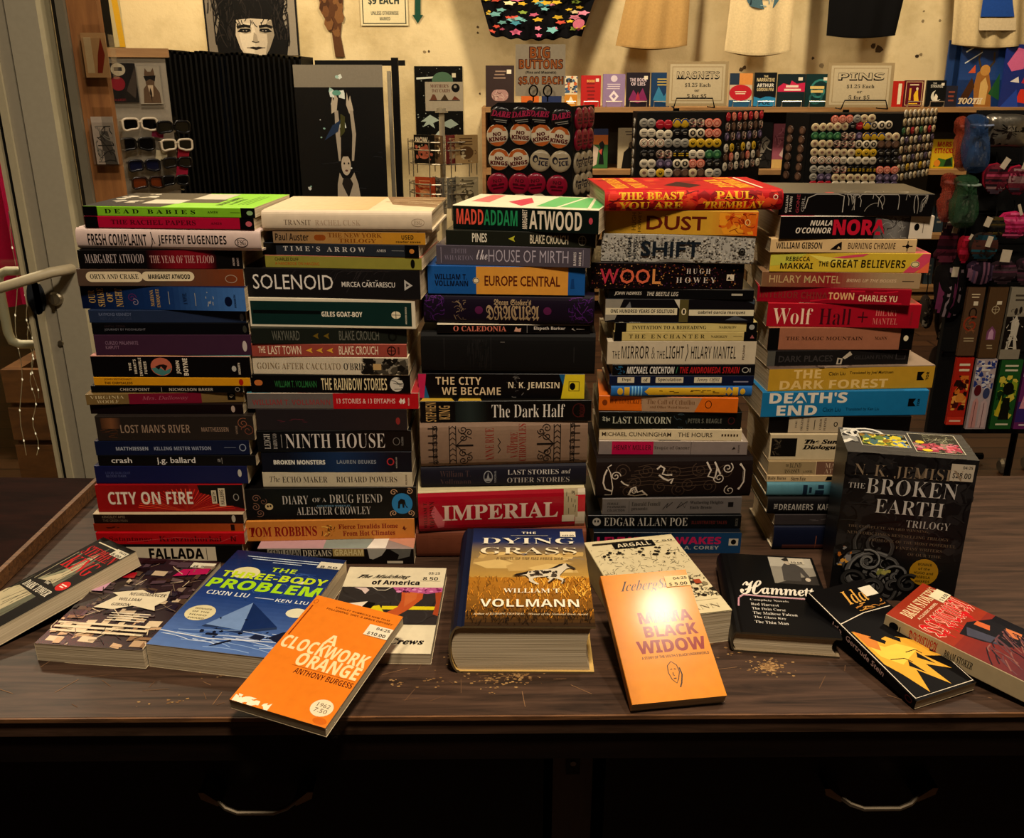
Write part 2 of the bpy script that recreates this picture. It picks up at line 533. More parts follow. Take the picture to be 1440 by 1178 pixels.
    if curlz:
        xx = [-L / 2 + e + (L - 2 * e) * i / 10 for i in range(11)]
        ny = 6
        for a, b in zip(xx, xx[1:]):
            for k in range(ny):
                ya, yb = y0 + (y1 - y0) * k / ny, y0 + (y1 - y0) * (k + 1) / ny
                for z in (z0, z1): pb.face([(a, ya, bend(a, ya, z)), (b, ya, bend(b, ya, z)), (b, yb, bend(b, yb, z)), (a, yb, bend(a, yb, z))], PALE)
            pb.face([(a, y1, bend(a, y1, z0)), (b, y1, bend(b, y1, z0)), (b, y1, bend(b, y1, z1)), (a, y1, bend(a, y1, z1))], PALE)
        for x in (xx[0], xx[-1]):
            for k in range(ny):
                ya, yb = y0 + (y1 - y0) * k / ny, y0 + (y1 - y0) * (k + 1) / ny
                pb.face([(x, ya, bend(x, ya, z0)), (x, yb, bend(x, yb, z0)), (x, yb, bend(x, yb, z1)), (x, ya, bend(x, ya, z1))], PALE)
    else:
        pb.prism(out, -L / 2 + e, L / 2 - e, PALE)
    pb.build('page_block', M_PAGES, root)
    for st in stickers:
        u0, u1, v0, v1, txt = st[:5]
        c = st[5] if len(st) > 5 else '#cfc6b0'
        q = MB(); w = (u1 - u0) * W; hh = (v1 - v0) * L
        sp = Print(w, hh, h0=0.0001)
        k = len(txt)
        for i, line in enumerate(txt):
            va = 1 - (i + .9) / k; vb = 1 - (i + .25) / k
            if i == 0 and k > 1: sp.text('#3a3430', line, .35, .93, va + .08, vb, 'sb')
            else: sp.text('#2a2624', line, .12, .88, va, vb, 'sb')
        lift = 0.0009
        ff = lambda u, v, h: fr(u0 + (u1 - u0) * u, v0 + (v1 - v0) * v, lift + h)
        q.face([ff(0, 0, 0), ff(1, 0, 0), ff(1, 1, 0), ff(0, 1, 0)], c)
        for a, b in (((0, 0), (1, 0)), ((1, 0), (1, 1)), ((1, 1), (0, 1)), ((0, 1), (0, 0))):
            q.face([ff(*a, -lift * .6), ff(*b, -lift * .6), ff(*b, 0), ff(*a, 0)], c)
        sp.put(q, ff)
        o = q.build('price_sticker', M_MATT, root)
        o['label'] = 'pale price sticker'
    if sleeve:
        q = MB(); a = 0.0012
        x0, x1, ya, yb, za, zb = -L / 2 - .002, L / 2 + .004, -a, W + .012, -0.0002, T + .0012
        q.face([(x0, W, zb), (x1, W, zb), (x1, yb - .004, zb - .002), (x0, yb - .004, zb - .002)], PALE)
        q.face([(x0, yb - .004, zb - .002), (x1, yb - .004, zb - .002), (x1, yb, .003), (x0, yb, .003)], PALE)
        q.face([(L / 2, ya, zb), (L / 2, W, zb), (x1 + .003, yb - .006, T * .4), (x1 + .003, ya + .004, T * .4)], PALE)
        q.build('plastic_sleeve', M_CLEAR, root)['label'] = 'clear plastic sleeve'
    return root

TEXT_D = 'sb'
ORD = ['topmost', 'second', 'third', 'fourth', 'fifth', 'sixth', 'seventh', 'eighth', 'ninth', 'tenth', 'eleventh', 'twelfth', 'thirteenth',
       'fourteenth', 'fifteenth', 'sixteenth', 'seventeenth', 'eighteenth', 'nineteenth', 'twentieth', 'twenty-first', 'twenty-second', 'twenty-third']
CROP = {'A': (100, 4.061), 'B': (100, 4.207), 'C': (330, 4.362), 'D': (330, 4.062), 'E': (570, 4.364), 'F': (570, 4.207),
        'G': (810, 4.363), 'H': (810, 4.063), 'I': (1040, 4.363), 'J': (1040, 4.063)}
def stack(where, rows, group):
    zb = ZT; Y = None
    made = []
    n = len(rows)
    for i in range(n - 1, -1, -1):
        r = rows[i]
        crop, xl, xr, yt, yb, slope, kind, base, spine, look = r[:10]
        opt = dict(r[10]) if len(r) > 10 else {}
        xm = (xl + xr) / 2
        y = PZ(xm, yb, zb).y
        if Y is not None: y = max(Y0 - .028, min(Y0 + .03, y))
        else: Y0 = y
        Y = y
        zt = PY(xm, yt, y).z
        T = max(zt - zb, .006)
        ym = (yt + yb) / 2
        e = 0.01
        k = (PIX((0, y + e, (zb + zt) / 2))[1] - PIX((0, y, (zb + zt) / 2))[1]) / e
        dY = slope / k                                     # depth of right end minus left end
        lp = PY(xl, ym - slope / 2, y - dY / 2); rp = PY(xr, ym + slope / 2, y + dY / 2)
        L = math.hypot(rp.x - lp.x, rp.y - lp.y)
        rz = math.atan2(rp.y - lp.y, rp.x - lp.x)
        hard = kind == 'hc'
        W = opt.pop('W', L * (.68 if hard else .645 if L > .18 else .6))
        x0, sc = CROP[crop]
        cl, cr = (xl - x0) * sc, (xr - x0) * sc
        Xf = lambda u, a=cl, b=cr: (u - a) / (b - a) if abs(u) > 1.5 else u
        pos = f'{ORD[i]} from top, {where} stack' if i else f'topmost in the {where} stack'
        o = book('hardcover_book' if hard else 'paperback_book', f'{look}, {pos}', group, L, W, T, hard, base, spine, Xf=Xf, **opt)
        o.location = ((lp.x + rp.x) / 2, (lp.y + rp.y) / 2, zb)
        o.rotation_euler = (0, 0, rz)
        made.append((L, W, T, y, rz))
        zb = zt
    return made

WH = '#d8ccb8'; GR = '#a09a94'; BK = '#0b0a0a'
def penguin(c, u0, u1, dot): return [('R', BK, u0, u1), ('E', dot, u0 + (u1 - u0) * .4, u1 - (u1 - u0) * .15, .25, .72)]
def T2(c, t, u0, u1, v0, v1, *a): return ('T', c, t, u0, u1, v0, v1, *a)
def curls(c, spots, w=.0009): return [('C', c, w, u, v, r, tn, a, sg) for u, v, r, tn, a, sg in spots]
rd = random.Random(5)
SP = 'serif'; TH_ = -0.012
burst = [('P', rd.choice(['#d8382a', '#e85a3a', '#c02820']), [(680, .02), (680 + 290 * math.cos(a) - 8, .02 + .85 * math.sin(a)), (680 + 290 * math.cos(a + .05), .02 + .85 * math.sin(a + .05))]) for a in [i * .095 for i in range(1, 32)]]
S1 = [
 ('A', 117.5, 357, 291, 305, 3, 'pb', '#7fb52c', penguin('', 68, 150, BK)[:1] + [T2('#12180a', 'D E A D   B A B I E S', 192, 712, .3, .75, SP), T2('#12180a', 'AMIS', 780, 840, .42, .64, SP), ('R', '#2a3a10', 910, 966, .5, .54)] + penguin('', 970, 1050, '#8aa878'),
  'lime green paperback with black spine ends', dict(top='#8fce2e', cover=[('P', '#1c1a16', [(0, 0), (.46, 0), (.52, .62), (.5, 1), (0, 1)]), ('R', '#cfc8b4', .28, .5, .22, .5), ('R', '#3c3a2c', .5, .72, .3, .55), ('R', '#c9c2ae', .5, .62, .62, .72), ('R', '#c9c2ae', .5, .7, .55, .95),
      ('X', ['#d8d0bc', '#b8b09c'], 16, .008, .02, .24, .2, .95, 3), T2('#3a5a10', 'DEAD BABIES', .74, .78, .15, .7, 'sb', 0, 90), T2('#4a7a14', 'A NOVEL', .8, .83, .2, .6, 'sb', 0, 90), ('R', '#4a7a14', .86, .865, .2, .8), ('R', '#4a7a14', .885, .89, .2, .8), ('R', '#4a7a14', .91, .915, .2, .8)])),
 ('A', 119, 357, 305, 321, 3, 'pb', '#a8143a', [('R', BK, 78, 155), T2('#5a0a1e', 'THE RACHEL PAPERS', 230, 715, .32, .74, SP), T2('#5a0a1e', 'AMIS', 800, 862, .4, .6, SP)] + penguin('', 965, 1045, '#b8606a'), 'crimson paperback with black spine ends'),
 ('A', 108, 367, 321.5, 351.5, 3.5, 'hc', '#cbb6ae', [T2('#171112', 'FRESH COMPLAINT', 100, 438, .2, .74), ('L', '#171112', .0011, [(456, .12), (468, .3), (472, .6), (464, .85)]), ('L', '#171112', .0009, [(472, .6), (484, .3)]), T2('#171112', 'JEFFREY EUGENIDES', 503, 893, .2, .72), ('O', '#171112', .0009, 940, 1013, .2, .62), T2('#171112', 'FSG', 952, 1001, .3, .54, SP)],
  'pale pink hardcover with tall black capitals'),
 ('A', 110, 341, 351.5, 376, 0, 'pb', '#100d0e', [('G', '#100d0e', '#7a1422', 430, 600), ('R', '#7a1422', 600, 760), ('G', '#7a1422', '#100d0e', 760, 830), T2('#b0a2a0', 'MARGARET ATWOOD', 78, 415, .3, .8, SP, TH_), T2('#c09a94', 'THE YEAR OF THE FLOOD', 450, 815, .3, .72, SP, TH_), T2('#a89a94', 'ANCHOR', 920, 932, .15, .6, 'sb', 0, 90), T2('#a89a94', 'BOOKS', 945, 956, .15, .6, 'sb', 0, 90)], 'black paperback with a dark red glow across the spine'),
 ('A', 108.6, 342.5, 378, 400, 0, 'pb', '#58463a', [('G', '#58463a', '#7c3e1e', 500, 985), ('I', '#d8c8a8', 84, 408, .24, .86), ('I', '#d8c8a8', 404, 704, .3, .86), T2('#24261a', 'ORYX AND CRAKE', 108, 385, .42, .72, SP), T2('#24201a', 'MARGARET ATWOOD', 440, 680, .42, .7, 'sb', .02), ('O', '#a08a78', .001, 880, 945, .2, .65)], 'brown paperback with two cream title pills'),
 ('A', 114, 345, 402.5, 436, 4, 'pb', '#16284e', [('G', '#0c1836', '#1c3a6c', 58, 560), ('G', '#1c3a6c', '#4a76b0', 560, 995), T2('#b8985a', 'OUR', 100, 138, .25, .8, SP, 0, 90), T2('#b8985a', 'SHARE', 152, 190, .1, .9, SP, 0, 90), T2('#b8985a', 'OF', 206, 240, .3, .7, SP, 0, 90), T2('#b8985a', 'NIGHT', 256, 296, .1, .9, SP, 0, 90),
    ('C', '#5a2a5a', .0012, 350, .5, .006, 1.6, 0, 1), ('C', '#9a8a9a', .0008, 365, .3, .005, 1.2, 2, -1), T2('#b8985a', 'MARIANA', 455, 475, .15, .85, SP, 0, 90), T2('#b8985a', 'ENRIQUEZ', 490, 512, .1, .9, SP, 0, 90), ('L', '#b0a890', .0006, [(562, .25), (562, .8)]), T2('#0c1836', 'A NOVEL', 640, 665, .25, .75, SP, 0, 90), ('L', '#b0a890', .0006, [(712, .2), (712, .75)]), ('S', ['#b8b4a8'], 8, .004, .0007, 768, 820, .1, .8, 4, (1.5, 1.6), .1), ('E', '#0c1836', 877, 920, .2, .62), T2('#0c1836', 'HOGARTH', 930, 942, .15, .7, 'sb', 0, 90)], 'blue paperback with gold lettering running up the spine'),
 ('A', 125, 346, 436, 454, 0, 'pb', '#28344e', [T2('#6a7490', 'RAYMOND KENNEDY', 160, 345, .55, .8, 'sans'), T2('#3c4660', 'RIDE A COCKHORSE', 165, 345, .22, .45, 'sans'), ('I', '#828a98', 963, 986, .15, .75)], 'slate blue paperback with tiny grey lettering'),
 ('A', 129.5, 350, 454, 470.5, 0, 'pb', '#0b0b10', [T2('#76767e', 'JOURNEY BY MOONLIGHT', 190, 425, .3, .54, 'sans'), T2('#33282a', 'ANTAL SZERB', 190, 310, .62, .82, 'sans'), ('I', '#3c3c34', 980, 1003, .15, .8)], 'near-black paperback with one faint line of lettering'),
 ('A', 133, 353.6, 470.5, 494.5, 0, 'pb', '#43283c', [T2('#8c7084', 'CURZIO MALAPARTE', 195, 383, .52, .7, 'sans'), T2('#8c7084', 'KAPUTT', 195, 272, .3, .47, 'sans'), ('I', '#b8aca6', 977, 1003, .18, .72)], 'plum paperback with a small pale oval'),
 ('A', 129, 352.4, 500.5, 530.5, 1, 'pb', '#0e0b0d', [T2(WH, 'THE', 330, 344, .3, .68, 'sb', 0, 90), T2(WH, "HEART'S", 358, 374, .15, .85, 'sb', 0, 90), T2(WH, 'INVISIBLE', 388, 404, .05, .93, 'sb', 0, 90), T2(WH, 'FURIES', 416, 432, .15, .75, 'sb', 0, 90), ('E', '#b86a54', 455, 577, .06, .94), ('P', '#4a7e7a', [(458, .42), (500, .5), (535, .3), (574, .45), (560, .2), (516, .06), (475, .2)]), ('P', '#241a18', [(480, .5), (500, .35), (514, .52), (535, .3), (552, .55), (530, .62), (505, .6)]), T2(WH, 'JOHN', 600, 626, .15, .8, 'sb', .01, 90), T2(WH, 'BOYNE', 640, 668, .08, .92, 'sb', .01, 90), ('E', '#b0aca4', 917, 943, .28, .56), T2(WH, 'HOGARTH', 953, 966, .15, .7, 'sb', 0, 90)],
  'black paperback with a round orange and teal picture', dict(top='#b88a7a', cover=[('G', '#c08a84', '#c8a05a', 0, .4), ('G', '#c8a05a', '#2a2420', .4, .6), ('G', '#3a3a34', '#6a9a94', .6, 1)])),
 ('A', 132, 352, 530.5, 542.5, 1, 'pb', '#cb921a', [T2('#6a4208', 'JOHN WYNDHAM', 190, 345, .6, .88, 'sans'), T2('#3c2406', 'THE CHRYSALIDS', 190, 350, .16, .46), ('I', '#a0241a', 958, 984, .1, .85)], 'mustard yellow paperback'),
 ('B', 128, 342, 542.5, 552, 0, 'pb', '#0c0b0b', [T2('#aca294', 'CHECKPOINT', 290, 465, .25, .7), ('L', '#aca294', .0006, [(535, .15), (535, .8)]), T2('#aca294', 'NICHOLSON BAKER', 580, 840, .25, .7), ('O', '#8a8278', .0008, 972, 997, .2, .8)], 'thin black paperback with pale wide capitals'),
 ('B', 121, 343.6, 552.5, 567.5, -4, 'pb', '#78623c', [('R', '#761a32', 340, 770), T2('#c6b48c', 'VIRGINIA', 113, 313, .55, .85, SP, TH_), T2('#c6b48c', 'WOOLF', 150, 280, .12, .45, SP, TH_), T2('#a05a6a', 'Mrs. Dalloway', 418, 690, .28, .75, 'it'), ('R', BK, 925, 972, .25, .95), ('C', '#b8a888', .0006, 948, .6, .003, 1.2, 0, 1)], 'tan paperback with a maroon middle band'),
 ('B', 127, 342, 568, 582, 0, 'pb', '#190c0e', [('I', '#b09c90', 947, 970, .16, .85)], 'very dark brown paperback with a pale oval'),
 ('B', 135.6, 357, 585, 619.5, -1, 'pb', '#2d2622', [('G', '#4a3222', '#7a5236', 180, 240, .5, .95), ('G', '#7a5236', '#2d2622', 240, 300, .5, .95), ('S', ['#5a3a26', '#4a3022'], 10, .012, .0008, 160, 270, .08, .5, 8, (-.3, .6), .2), T2('#96806e', "LOST MAN'S RIVER", 292, 703, .32, .66, 'sb', -.01), T2('#8a7464', 'MATTHIESSEN', 770, 930, .36, .55), T2('#8a7464', 'VINTAGE', 972, 984, .25, .6, 'sb', 0, 90), ('C', '#8a5a44', .0009, 1020, .7, .008, 1.6, 1, 1), ('C', '#7a4a3a', .0009, 1045, .4, .009, 1.5, 3, -1)], 'dark brown paperback with taupe capitals and swirls'),
 ('B', 134, 351, 619.5, 640, -1, 'pb', '#121c3a', [T2('#a2a8b4', 'MATTHIESSEN', 265, 455, .34, .6), T2('#9298a8', 'KILLING MISTER WATSON', 490, 827, .34, .6), ('R', '#7a8294', 905, 975, .5, .53), ('O', '#8a92a2', .0012, 997, 1033, .28, .74)], 'navy paperback with grey small capitals'),
 ('B', 138, 360, 640.5, 655, 0, 'pb', '#08080a', [T2('#d8d4ce', 'crash', 238, 360, .28, .82, 'sans', .01), T2('#d8d4ce', 'j.g. ballard', 508, 735, .1, .85, 'sans', .01), ('L', GR, .0005, [(893, .2), (893, .8)]), T2(GR, 'FSG', 868, 884, .4, .7)], 'black paperback with white lower-case lettering'),
 ('B', 134, 348.4, 655, 680, 0, 'pb', '#151c4a', [T2('#4e5684', 'LOUIS GUILLOUX', 205, 352, .55, .68, 'sans'), T2('#59618c', 'BLOOD DARK', 208, 328, .36, .5, 'sans'), ('I', '#b4b0a8', 987, 1010, .38, .82)], 'deep blue paperback with a small pale oval'),
 ('B', 136, 342.5, 681.5, 719.5, -1, 'pb', '#8c1014', [('G', '#9a1216', '#7c0c10', 152, 700)] + burst + [('P', BK, [(755, 1), (765, .72), (830, .62), (840, .4), (880, .28), (960, .2), (1020, .1), (1020, 1)]), T2('#e2d4c4', 'CITY ON FIRE', 220, 720, .28, .76), ('R', '#cfc0a4', 833, 862, .3, .8), ('R', '#cfc0a4', 874, 914, .2, .88), T2('#2a2018', 'GARTH', 838, 857, .36, .74, 'sb', 0, 90), T2('#2a2018', 'RISK', 850, 858, .4, .6, 'sb', 0, 90), T2('#2a2018', 'HALLBERG', 882, 906, .26, .82, 'sb', 0, 90), ('O', '#9a948c', .001, 962, 992, .42, .66)], 'red paperback with a burst of flame and cream capitals'),
 ('B', 131.6, 342.5, 722.5, 736, 0, 'pb', '#20110c', [T2('#80705c', 'KINGSLEY AMIS', 185, 320, .56, .84, 'sans'), T2('#6c5c4c', 'THE GREEN MAN', 185, 332, .16, .44, 'sans'), ('I', '#b8ac9a', 950, 973, .12, .9)], 'dark brown paperback with two tiny title lines', dict(top='#b8a488')),
 ('B', 132, 342.5, 736, 747, 0, 'pb', '#84280f', [('G', '#84280f', '#a85020', 400, 1020), ('S', ['#4c1206'], 5, .006, .0012, 185, 285, .4, .6, 3, (-.1, .1), .1), ('R', '#2a0c06', 945, 968, .1, .9)], 'thin rust orange paperback'),
 ('B', 135.7, 344, 749, 765.5, 0, 'pb', '#b0121e', [T2('#5c080e', 'Satantango', 225, 480, .22, .68, SP), T2('#5c080e', 'Krasznahorkai', 520, 890, .26, .74, SP), ('L', '#d85a58', .0005, [(330, .2), (620, .6), (880, .45)]), ('L', '#d85a58', .0005, [(880, .2), (985, .8)]), T2('#5c080e', 'N', 945, 975, .28, .72)], 'bright red paperback with darker red lettering'),
 ('B', 136, 342, 766, 791, 0, 'pb', '#0e0c0c', [('R', '#d4c8b0', 200, 858, .1, .9), T2('#0c0a0a', 'FALLADA', 462, 785, .2, .82, 'sb', .02), ('L', '#0c0a0a', .0008, [(803, .15), (803, .85)])], 'black and cream paperback with heavy black capitals'),
]
S2 = [
 ('C', 368.5, 607.4, 296.5, 325, 2, 'hc', '#cbbba4', [T2('#7c6a58', 'TRANSIT', 305, 470, .32, .58, SP, TH_), T2('#b09a84', 'RACHEL CUSK', 497, 775, .32, .58, SP, TH_), ('O', '#a89680', .0007, 1087, 1165, .3, .66), T2('#a89680', 'FSG', 1102, 1150, .4, .58, SP)],
  'cream hardcover with faint brown lettering', dict(top='#d0bf9c', cover=[('G', '#d0bf9c', '#c4aa7c', 0, .62), ('P', '#8a6e4e', [(.62, 1), (.72, .4), (1, .2), (1, 1)]), ('S', ['#c8b48c', '#6a5034', '#a88a60'], 40, .05, .0016, .64, 1, .25, 1, 5, (-.35, .05), .1)])),
 ('C', 384, 598, 326, 342.5, 2.5, 'pb', '#7a6650', [('G', '#8a745c', '#b8862c', 235, 960), ('R', '#b8862c', 960, 1170), ('I', '#8a4a1c', 488, 560, .25, .75), T2('#241c16', 'Paul Auster', 248, 455, .22, .86), T2('#7c4a16', 'THE NEW YORK', 575, 905, .54, .92, SP), T2('#7c4a16', 'TRILOGY', 640, 870, .1, .44, SP), T2('#1c1408', 'USED', 1025, 1098, .42, .8), T2('#1c1408', 'reader saves', 990, 1140, .12, .32)], 'tan and ochre paperback with a used strip'),
 ('C', 369, 589, 343, 358.5, 4, 'pb', '#2c3038', [('R', BK, 170, 255), T2('#b6b2ae', "T I M E ' S   A R R O W", 300, 805, .35, .78, SP), T2('#b6b2ae', 'AMIS', 873, 930, .4, .62, SP), ('R', '#8a8a8a', 965, 1040, .5, .54), ('R', BK, 1045, 1130), ('E', '#b87a3a', 1072, 1102, .3, .7)], 'thin grey-blue paperback with widely spaced capitals'),
 ('C', 373, 593, 360, 376, 4, 'pb', '#8d883e', [T2('#34321a', 'CHARLES DUFF', 248, 395, .56, .82, 'sans', .01), T2('#a8622a', 'A HANDBOOK ON HANGING', 248, 522, .22, .48, 'sans', .01), ('I', '#14140c', 1080, 1106, .12, .86)], 'olive green paperback', dict(top='#a86a5a')),
 ('C', 344, 591, 378, 417, 4, 'pb', '#1d1b1c', [('S', ['#332f30', '#2a2728'], 14, .05, .0008, 250, 1100, .05, .95, 7, (.9, 1.2), .05), T2('#d8d2ca', 'SOLENOID', 112, 607, .28, .8, 'sans'), T2('#d0cac2', 'MIRCEA CARTARESCU', 660, 985, .4, .58, 'sans', .01), ('L', '#d0cac2', .0005, [(815, .64), (822, .62), (830, .64)]), ('L', '#d0cac2', .0005, [(866, .64), (873, .62), (880, .64)]), ('P', '#b0aca6', [(1042, .3), (1042, .68), (1092, .48)]), ('P', '#3a3638', [(1052, .42), (1052, .56), (1072, .49)])], 'thick charcoal paperback with thin white capitals'),
 ('C', 350.6, 584, 419.5, 460, 3.5, 'pb', '#d4cab4', [('R', '#15322e', 100, 1086, .08, .9), ('R', '#08100e', 112, 530, .46, .58), T2('#e0d8c4', 'GILES GOAT-BOY', 535, 785, .38, .56, 'sb', .01), ('E', '#d8ccb0', 962, 1020, .34, .6), ('L', '#15322e', .0008, [(962, .47), (1020, .47)]), ('L', '#15322e', .0008, [(990, .34), (990, .6)]), T2('#c8bea8', 'ANCHOR BOOKS', 1046, 1056, .15, .75, 'sb', 0, 90)], 'dark green paperback with a white border round its spine'),
 ('C', 353.6, 572, 461, 480.5, 0, 'pb', '#21251f', [T2('#64645a', 'WAYWARD', 228, 398, .22, .84, 'sans', .01), ('P', '#6e5a20', [(478, .5), (515, .7), (508, .5), (515, .3)]), ('P', '#6e5a20', [(543, .5), (580, .7), (573, .5), (580, .3)]), T2('#64645a', 'BLAKE CROUCH', 640, 885, .22, .84, 'sans', .01), ('O', '#0e100c', .002, 945, 990, .2, .75)], 'dark grey-green paperback with two dim arrows'),
 ('C', 354, 572, 483.5, 501, 1, 'pb', '#95493e', [T2('#dcc6ac', 'THE', 145, 188, .3, .8, 'sans', .01), T2('#dcc6ac', 'LAST TOWN', 205, 408, .18, .86, 'sans', .01), ('P', '#d6a43a', [(437, .5), (478, .72), (470, .5), (478, .3)]), ('P', '#d6a43a', [(500, .5), (541, .72), (533, .5), (541, .3)]), ('P', '#d6a43a', [(564, .5), (605, .72), (597, .5), (605, .3)]), T2('#dcc6ac', 'BLAKE CROUCH', 640, 880, .18, .86, 'sans', .01), ('O', '#2a1412', .0014, 938, 987, .16, .82), ('L', '#2a1412', .001, [(938, .5), (987, .5)]), ('L', '#2a1412', .001, [(962, .16), (962, .82)]), T2('#5a2a24', 'ARROW', 1000, 1012, .2, .8, 'sb', 0, 90)], 'brick pink paperback with three yellow arrows', dict(top='#a86052', cover=[('R', '#c89a86', .1, .35), ('R', '#3a1e1a', .5, .62), ('R', '#c07a6a', .72, .86)])),
 ('C', 355.7, 574, 502, 525.5, 2, 'pb', '#c4b8a2', [('X', ['#1a1814', '#2a2620', '#4a443a', '#8a8272'], 130, .006, 775, 1065, .04, .96, 4), T2('#8c7a60', 'GOING AFTER CACCIATO', 138, 652, .32, .68, SP, TH_), T2('#141210', "O'BRIEN", 670, 830, .3, .7, SP, TH_), ('R', '#b89a6a', 850, 900, .3, .65)], 'off-white paperback with black leaves at its right end'),
 ('D', 353, 577, 527, 550, 1, 'pb', '#0b0a0a', [('I', '#b8703a', 112, 160, .4, .72), T2('#2e6c3c', 'WILLIAM T. VOLLMANN', 228, 468, .3, .68, 'sans', .01), T2('#d6c69e', 'THE RAINBOW STORIES', 495, 870, .16, .84, 'sb', -.01), ('E', '#c6c0b4', 887, 964, .08, .9), ('S', ['#0b0a0a'], 12, .012, .0009, 890, 960, .2, .85, 3, (-.4, .1), .2)], 'black paperback with a pale disc and green name'),
 ('D', 347.7, 588.5, 552.5, 573.7, 0, 'pb', '#68605c', [('R', '#ae1620', 562, 1050), T2('#8a4444', 'WILLIAM T. VOLLMANN', 100, 545, .26, .6), T2('#dab8ae', '13 STORIES & 13 EPITAPHS', 583, 917, .34, .66, 'sans', .008), ('P', '#dcd0c4', [(938, .45), (950, .7), (958, .55), (970, .7), (974, .4), (960, .3), (958, .5), (950, .3)]), T2('#dab8ae', 'PENGUIN', 990, 998, .2, .7, 'sb', 0, 90)], 'half grey half red paperback', dict(top='#b4a494', cover=[('R', '#3a7888', 0, .14), ('R', '#c8c0b0', .14, .3), ('R', '#a8343a', .3, .38), ('R', '#3a7888', .62, .7), ('R', '#a8343a', .7, 1)])),
 ('D', 360.8, 572.5, 575, 605, 0, 'pb', '#2a2426', [('S', ['#5c2c34'], 9, .006, .0008, 190, 415, .4, .54, 3, (-.2, .2), .1), ('I', '#8a3230', 920, 945, .28, .62)], 'dark grey paperback with a small dim red oval'),
 ('D', 361.5, 578.6, 605.5, 634.5, -1, 'pb', '#0c0c0d', [T2('#b8b2ac', 'LEIGH', 168, 204, .14, .88, SP, TH_, 90), T2('#a8a29c', 'BARDUGO', 219, 242, .14, .88, SP, TH_, 90), ('L', GR, .0007, [(268, .2), (268, .84)]), T2('#ccc4be', 'NINTH HOUSE', 290, 858, .16, .88, SP, TH_), ('O', '#7a7672', .0008, 905, 942, .3, .66), T2('#7a7672', 'FLATIRON', 952, 964, .28, .7, 'sb', 0, 90)], 'black paperback with big silver serif capitals'),
 ('D', 368, 579, 635, 662.5, 0, 'pb', '#0b0f1e', [('G', '#0b0f1e', '#1b3458', 300, 600), ('G', '#1b3458', '#0b0f1e', 600, 900), T2('#d8d4ca', 'BROKEN MONSTERS', 222, 517, .38, .6, 'sb', .02), T2('#8c929a', 'LAUREN BEUKES', 583, 808, .42, .6), ('O', '#a83238', .0016, 872, 908, .36, .68), T2(GR, 'MULHOLLAND', 920, 928, .2, .75, 'sb', 0, 90)], 'black-to-navy paperback with a red ring'),
 ('D', 369.4, 580, 664, 681.5, 0, 'pb', '#c0b49c', [T2('#3a2c20', 'The', 200, 258, .35, .76, 'it'), T2('#3a2c20', 'ECHO MAKER', 272, 530, .3, .72, SP, TH_), T2('#3a2c20', 'RICHARD POWERS', 580, 928, .32, .72, SP, TH_), T2('#6a5a4a', 'PICADOR', 975, 985, .15, .85, 'sb', 0, 90)], 'cream paperback with brown serif lettering'),
 ('D', 342.3, 586, 686, 730, -3, 'pb', '#0f0d0d', [('C', '#7c5c4c', .0011, 125, .7, .006, 1.5, 0, 1), ('C', '#7c5c4c', .0011, 118, .42, .006, 1.5, 2, -1), ('C', '#7c5c4c', .0011, 140, .22, .006, 1.5, 4, 1), ('C', '#6c4c3e', .001, 165, .6, .005, 1.3, 1, -1), ('E', '#c4ae84', 172, 218, .32, .54), ('E', '#0f0d0d', 182, 194, .4, .48), ('E', '#0f0d0d', 198, 209, .41, .49), T2('#bcb4ac', 'DIARY', 272, 422, .5, .78, SP, TH_), T2('#bcb4ac', 'OF A', 445, 523, .56, .7, SP, TH_), T2('#bcb4ac', 'DRUG FIEND', 542, 843, .52, .8, SP, TH_), T2('#6a8aa0', 'AND OTHER WORKS BY', 465, 660, .4, .46, SP), T2('#bcb4ac', 'ALEISTER CROWLEY', 350, 775, .14, .4, SP, TH_),
    ('C', '#c09a7a', .0011, 910, .85, .005, 1.4, 0, 1), ('C', '#c09a7a', .0011, 1000, .88, .005, 1.4, 2, -1), ('C', '#c09a7a', .0011, 905, .16, .005, 1.4, 4, -1), ('C', '#c09a7a', .0011, 1005, .16, .005, 1.4, 5, 1), ('E', '#2f80b4', 897, 1016, .14, .82, 28), ('P', '#0a0a0c', [(930, .32), (934, .55), (950, .64), (972, .6), (978, .42), (990, .34), (980, .34), (970, .46), (968, .34), (958, .34), (956, .46), (945, .46), (942, .32)])], 'thick black paperback with ornaments and a blue seal'),
 ('D', 343.5, 583, 731, 759, -5, 'pb', '#c8853c', [T2('#8a1814', 'TOM ROBBINS', 82, 468, .22, .72, SP, .008), ('S', ['#6a3a14', '#b87a2a', '#e8c060'], 16, .007, .0011, 495, 570, .2, .8, 6), T2('#8c2c16', 'Fierce Invalids Home', 592, 933, .54, .78, SP, .01), T2('#8c2c16', 'From Hot Climates', 615, 915, .18, .44, SP, .01), ('P', '#6a2a14', [(958, .5), (968, .66), (975, .5), (985, .56), (972, .4)])], 'orange paperback with dark red lettering'),
 ('D', 363, 582, 771, 793, 0, 'pb', '#15110f', [('R', '#9a9488', 190, 380, .3, .98), T2('#16120f', 'GENTLEMAN', 195, 375, .5, .92), T2('#c2b8a4', 'DREAMS', 390, 555, .5, .92, SP), ('R', '#a8925c', 562, 740, .5, .98), T2('#d8c894', 'GRAHAM', 572, 735, .55, .95), T2('#16120f', 'GURNEY', 600, 735, .12, .45), ('P', '#a8a49a', [(760, 1), (870, 1), (840, .55), (790, .3), (770, .35)]), ('P', '#6a6862', [(890, .95), (940, .6), (930, .3), (1000, .5), (1010, 1)]), ('R', '#c8beaa', 870, 960, .04, .2)], 'black paperback with grey labels partly behind the blue one',
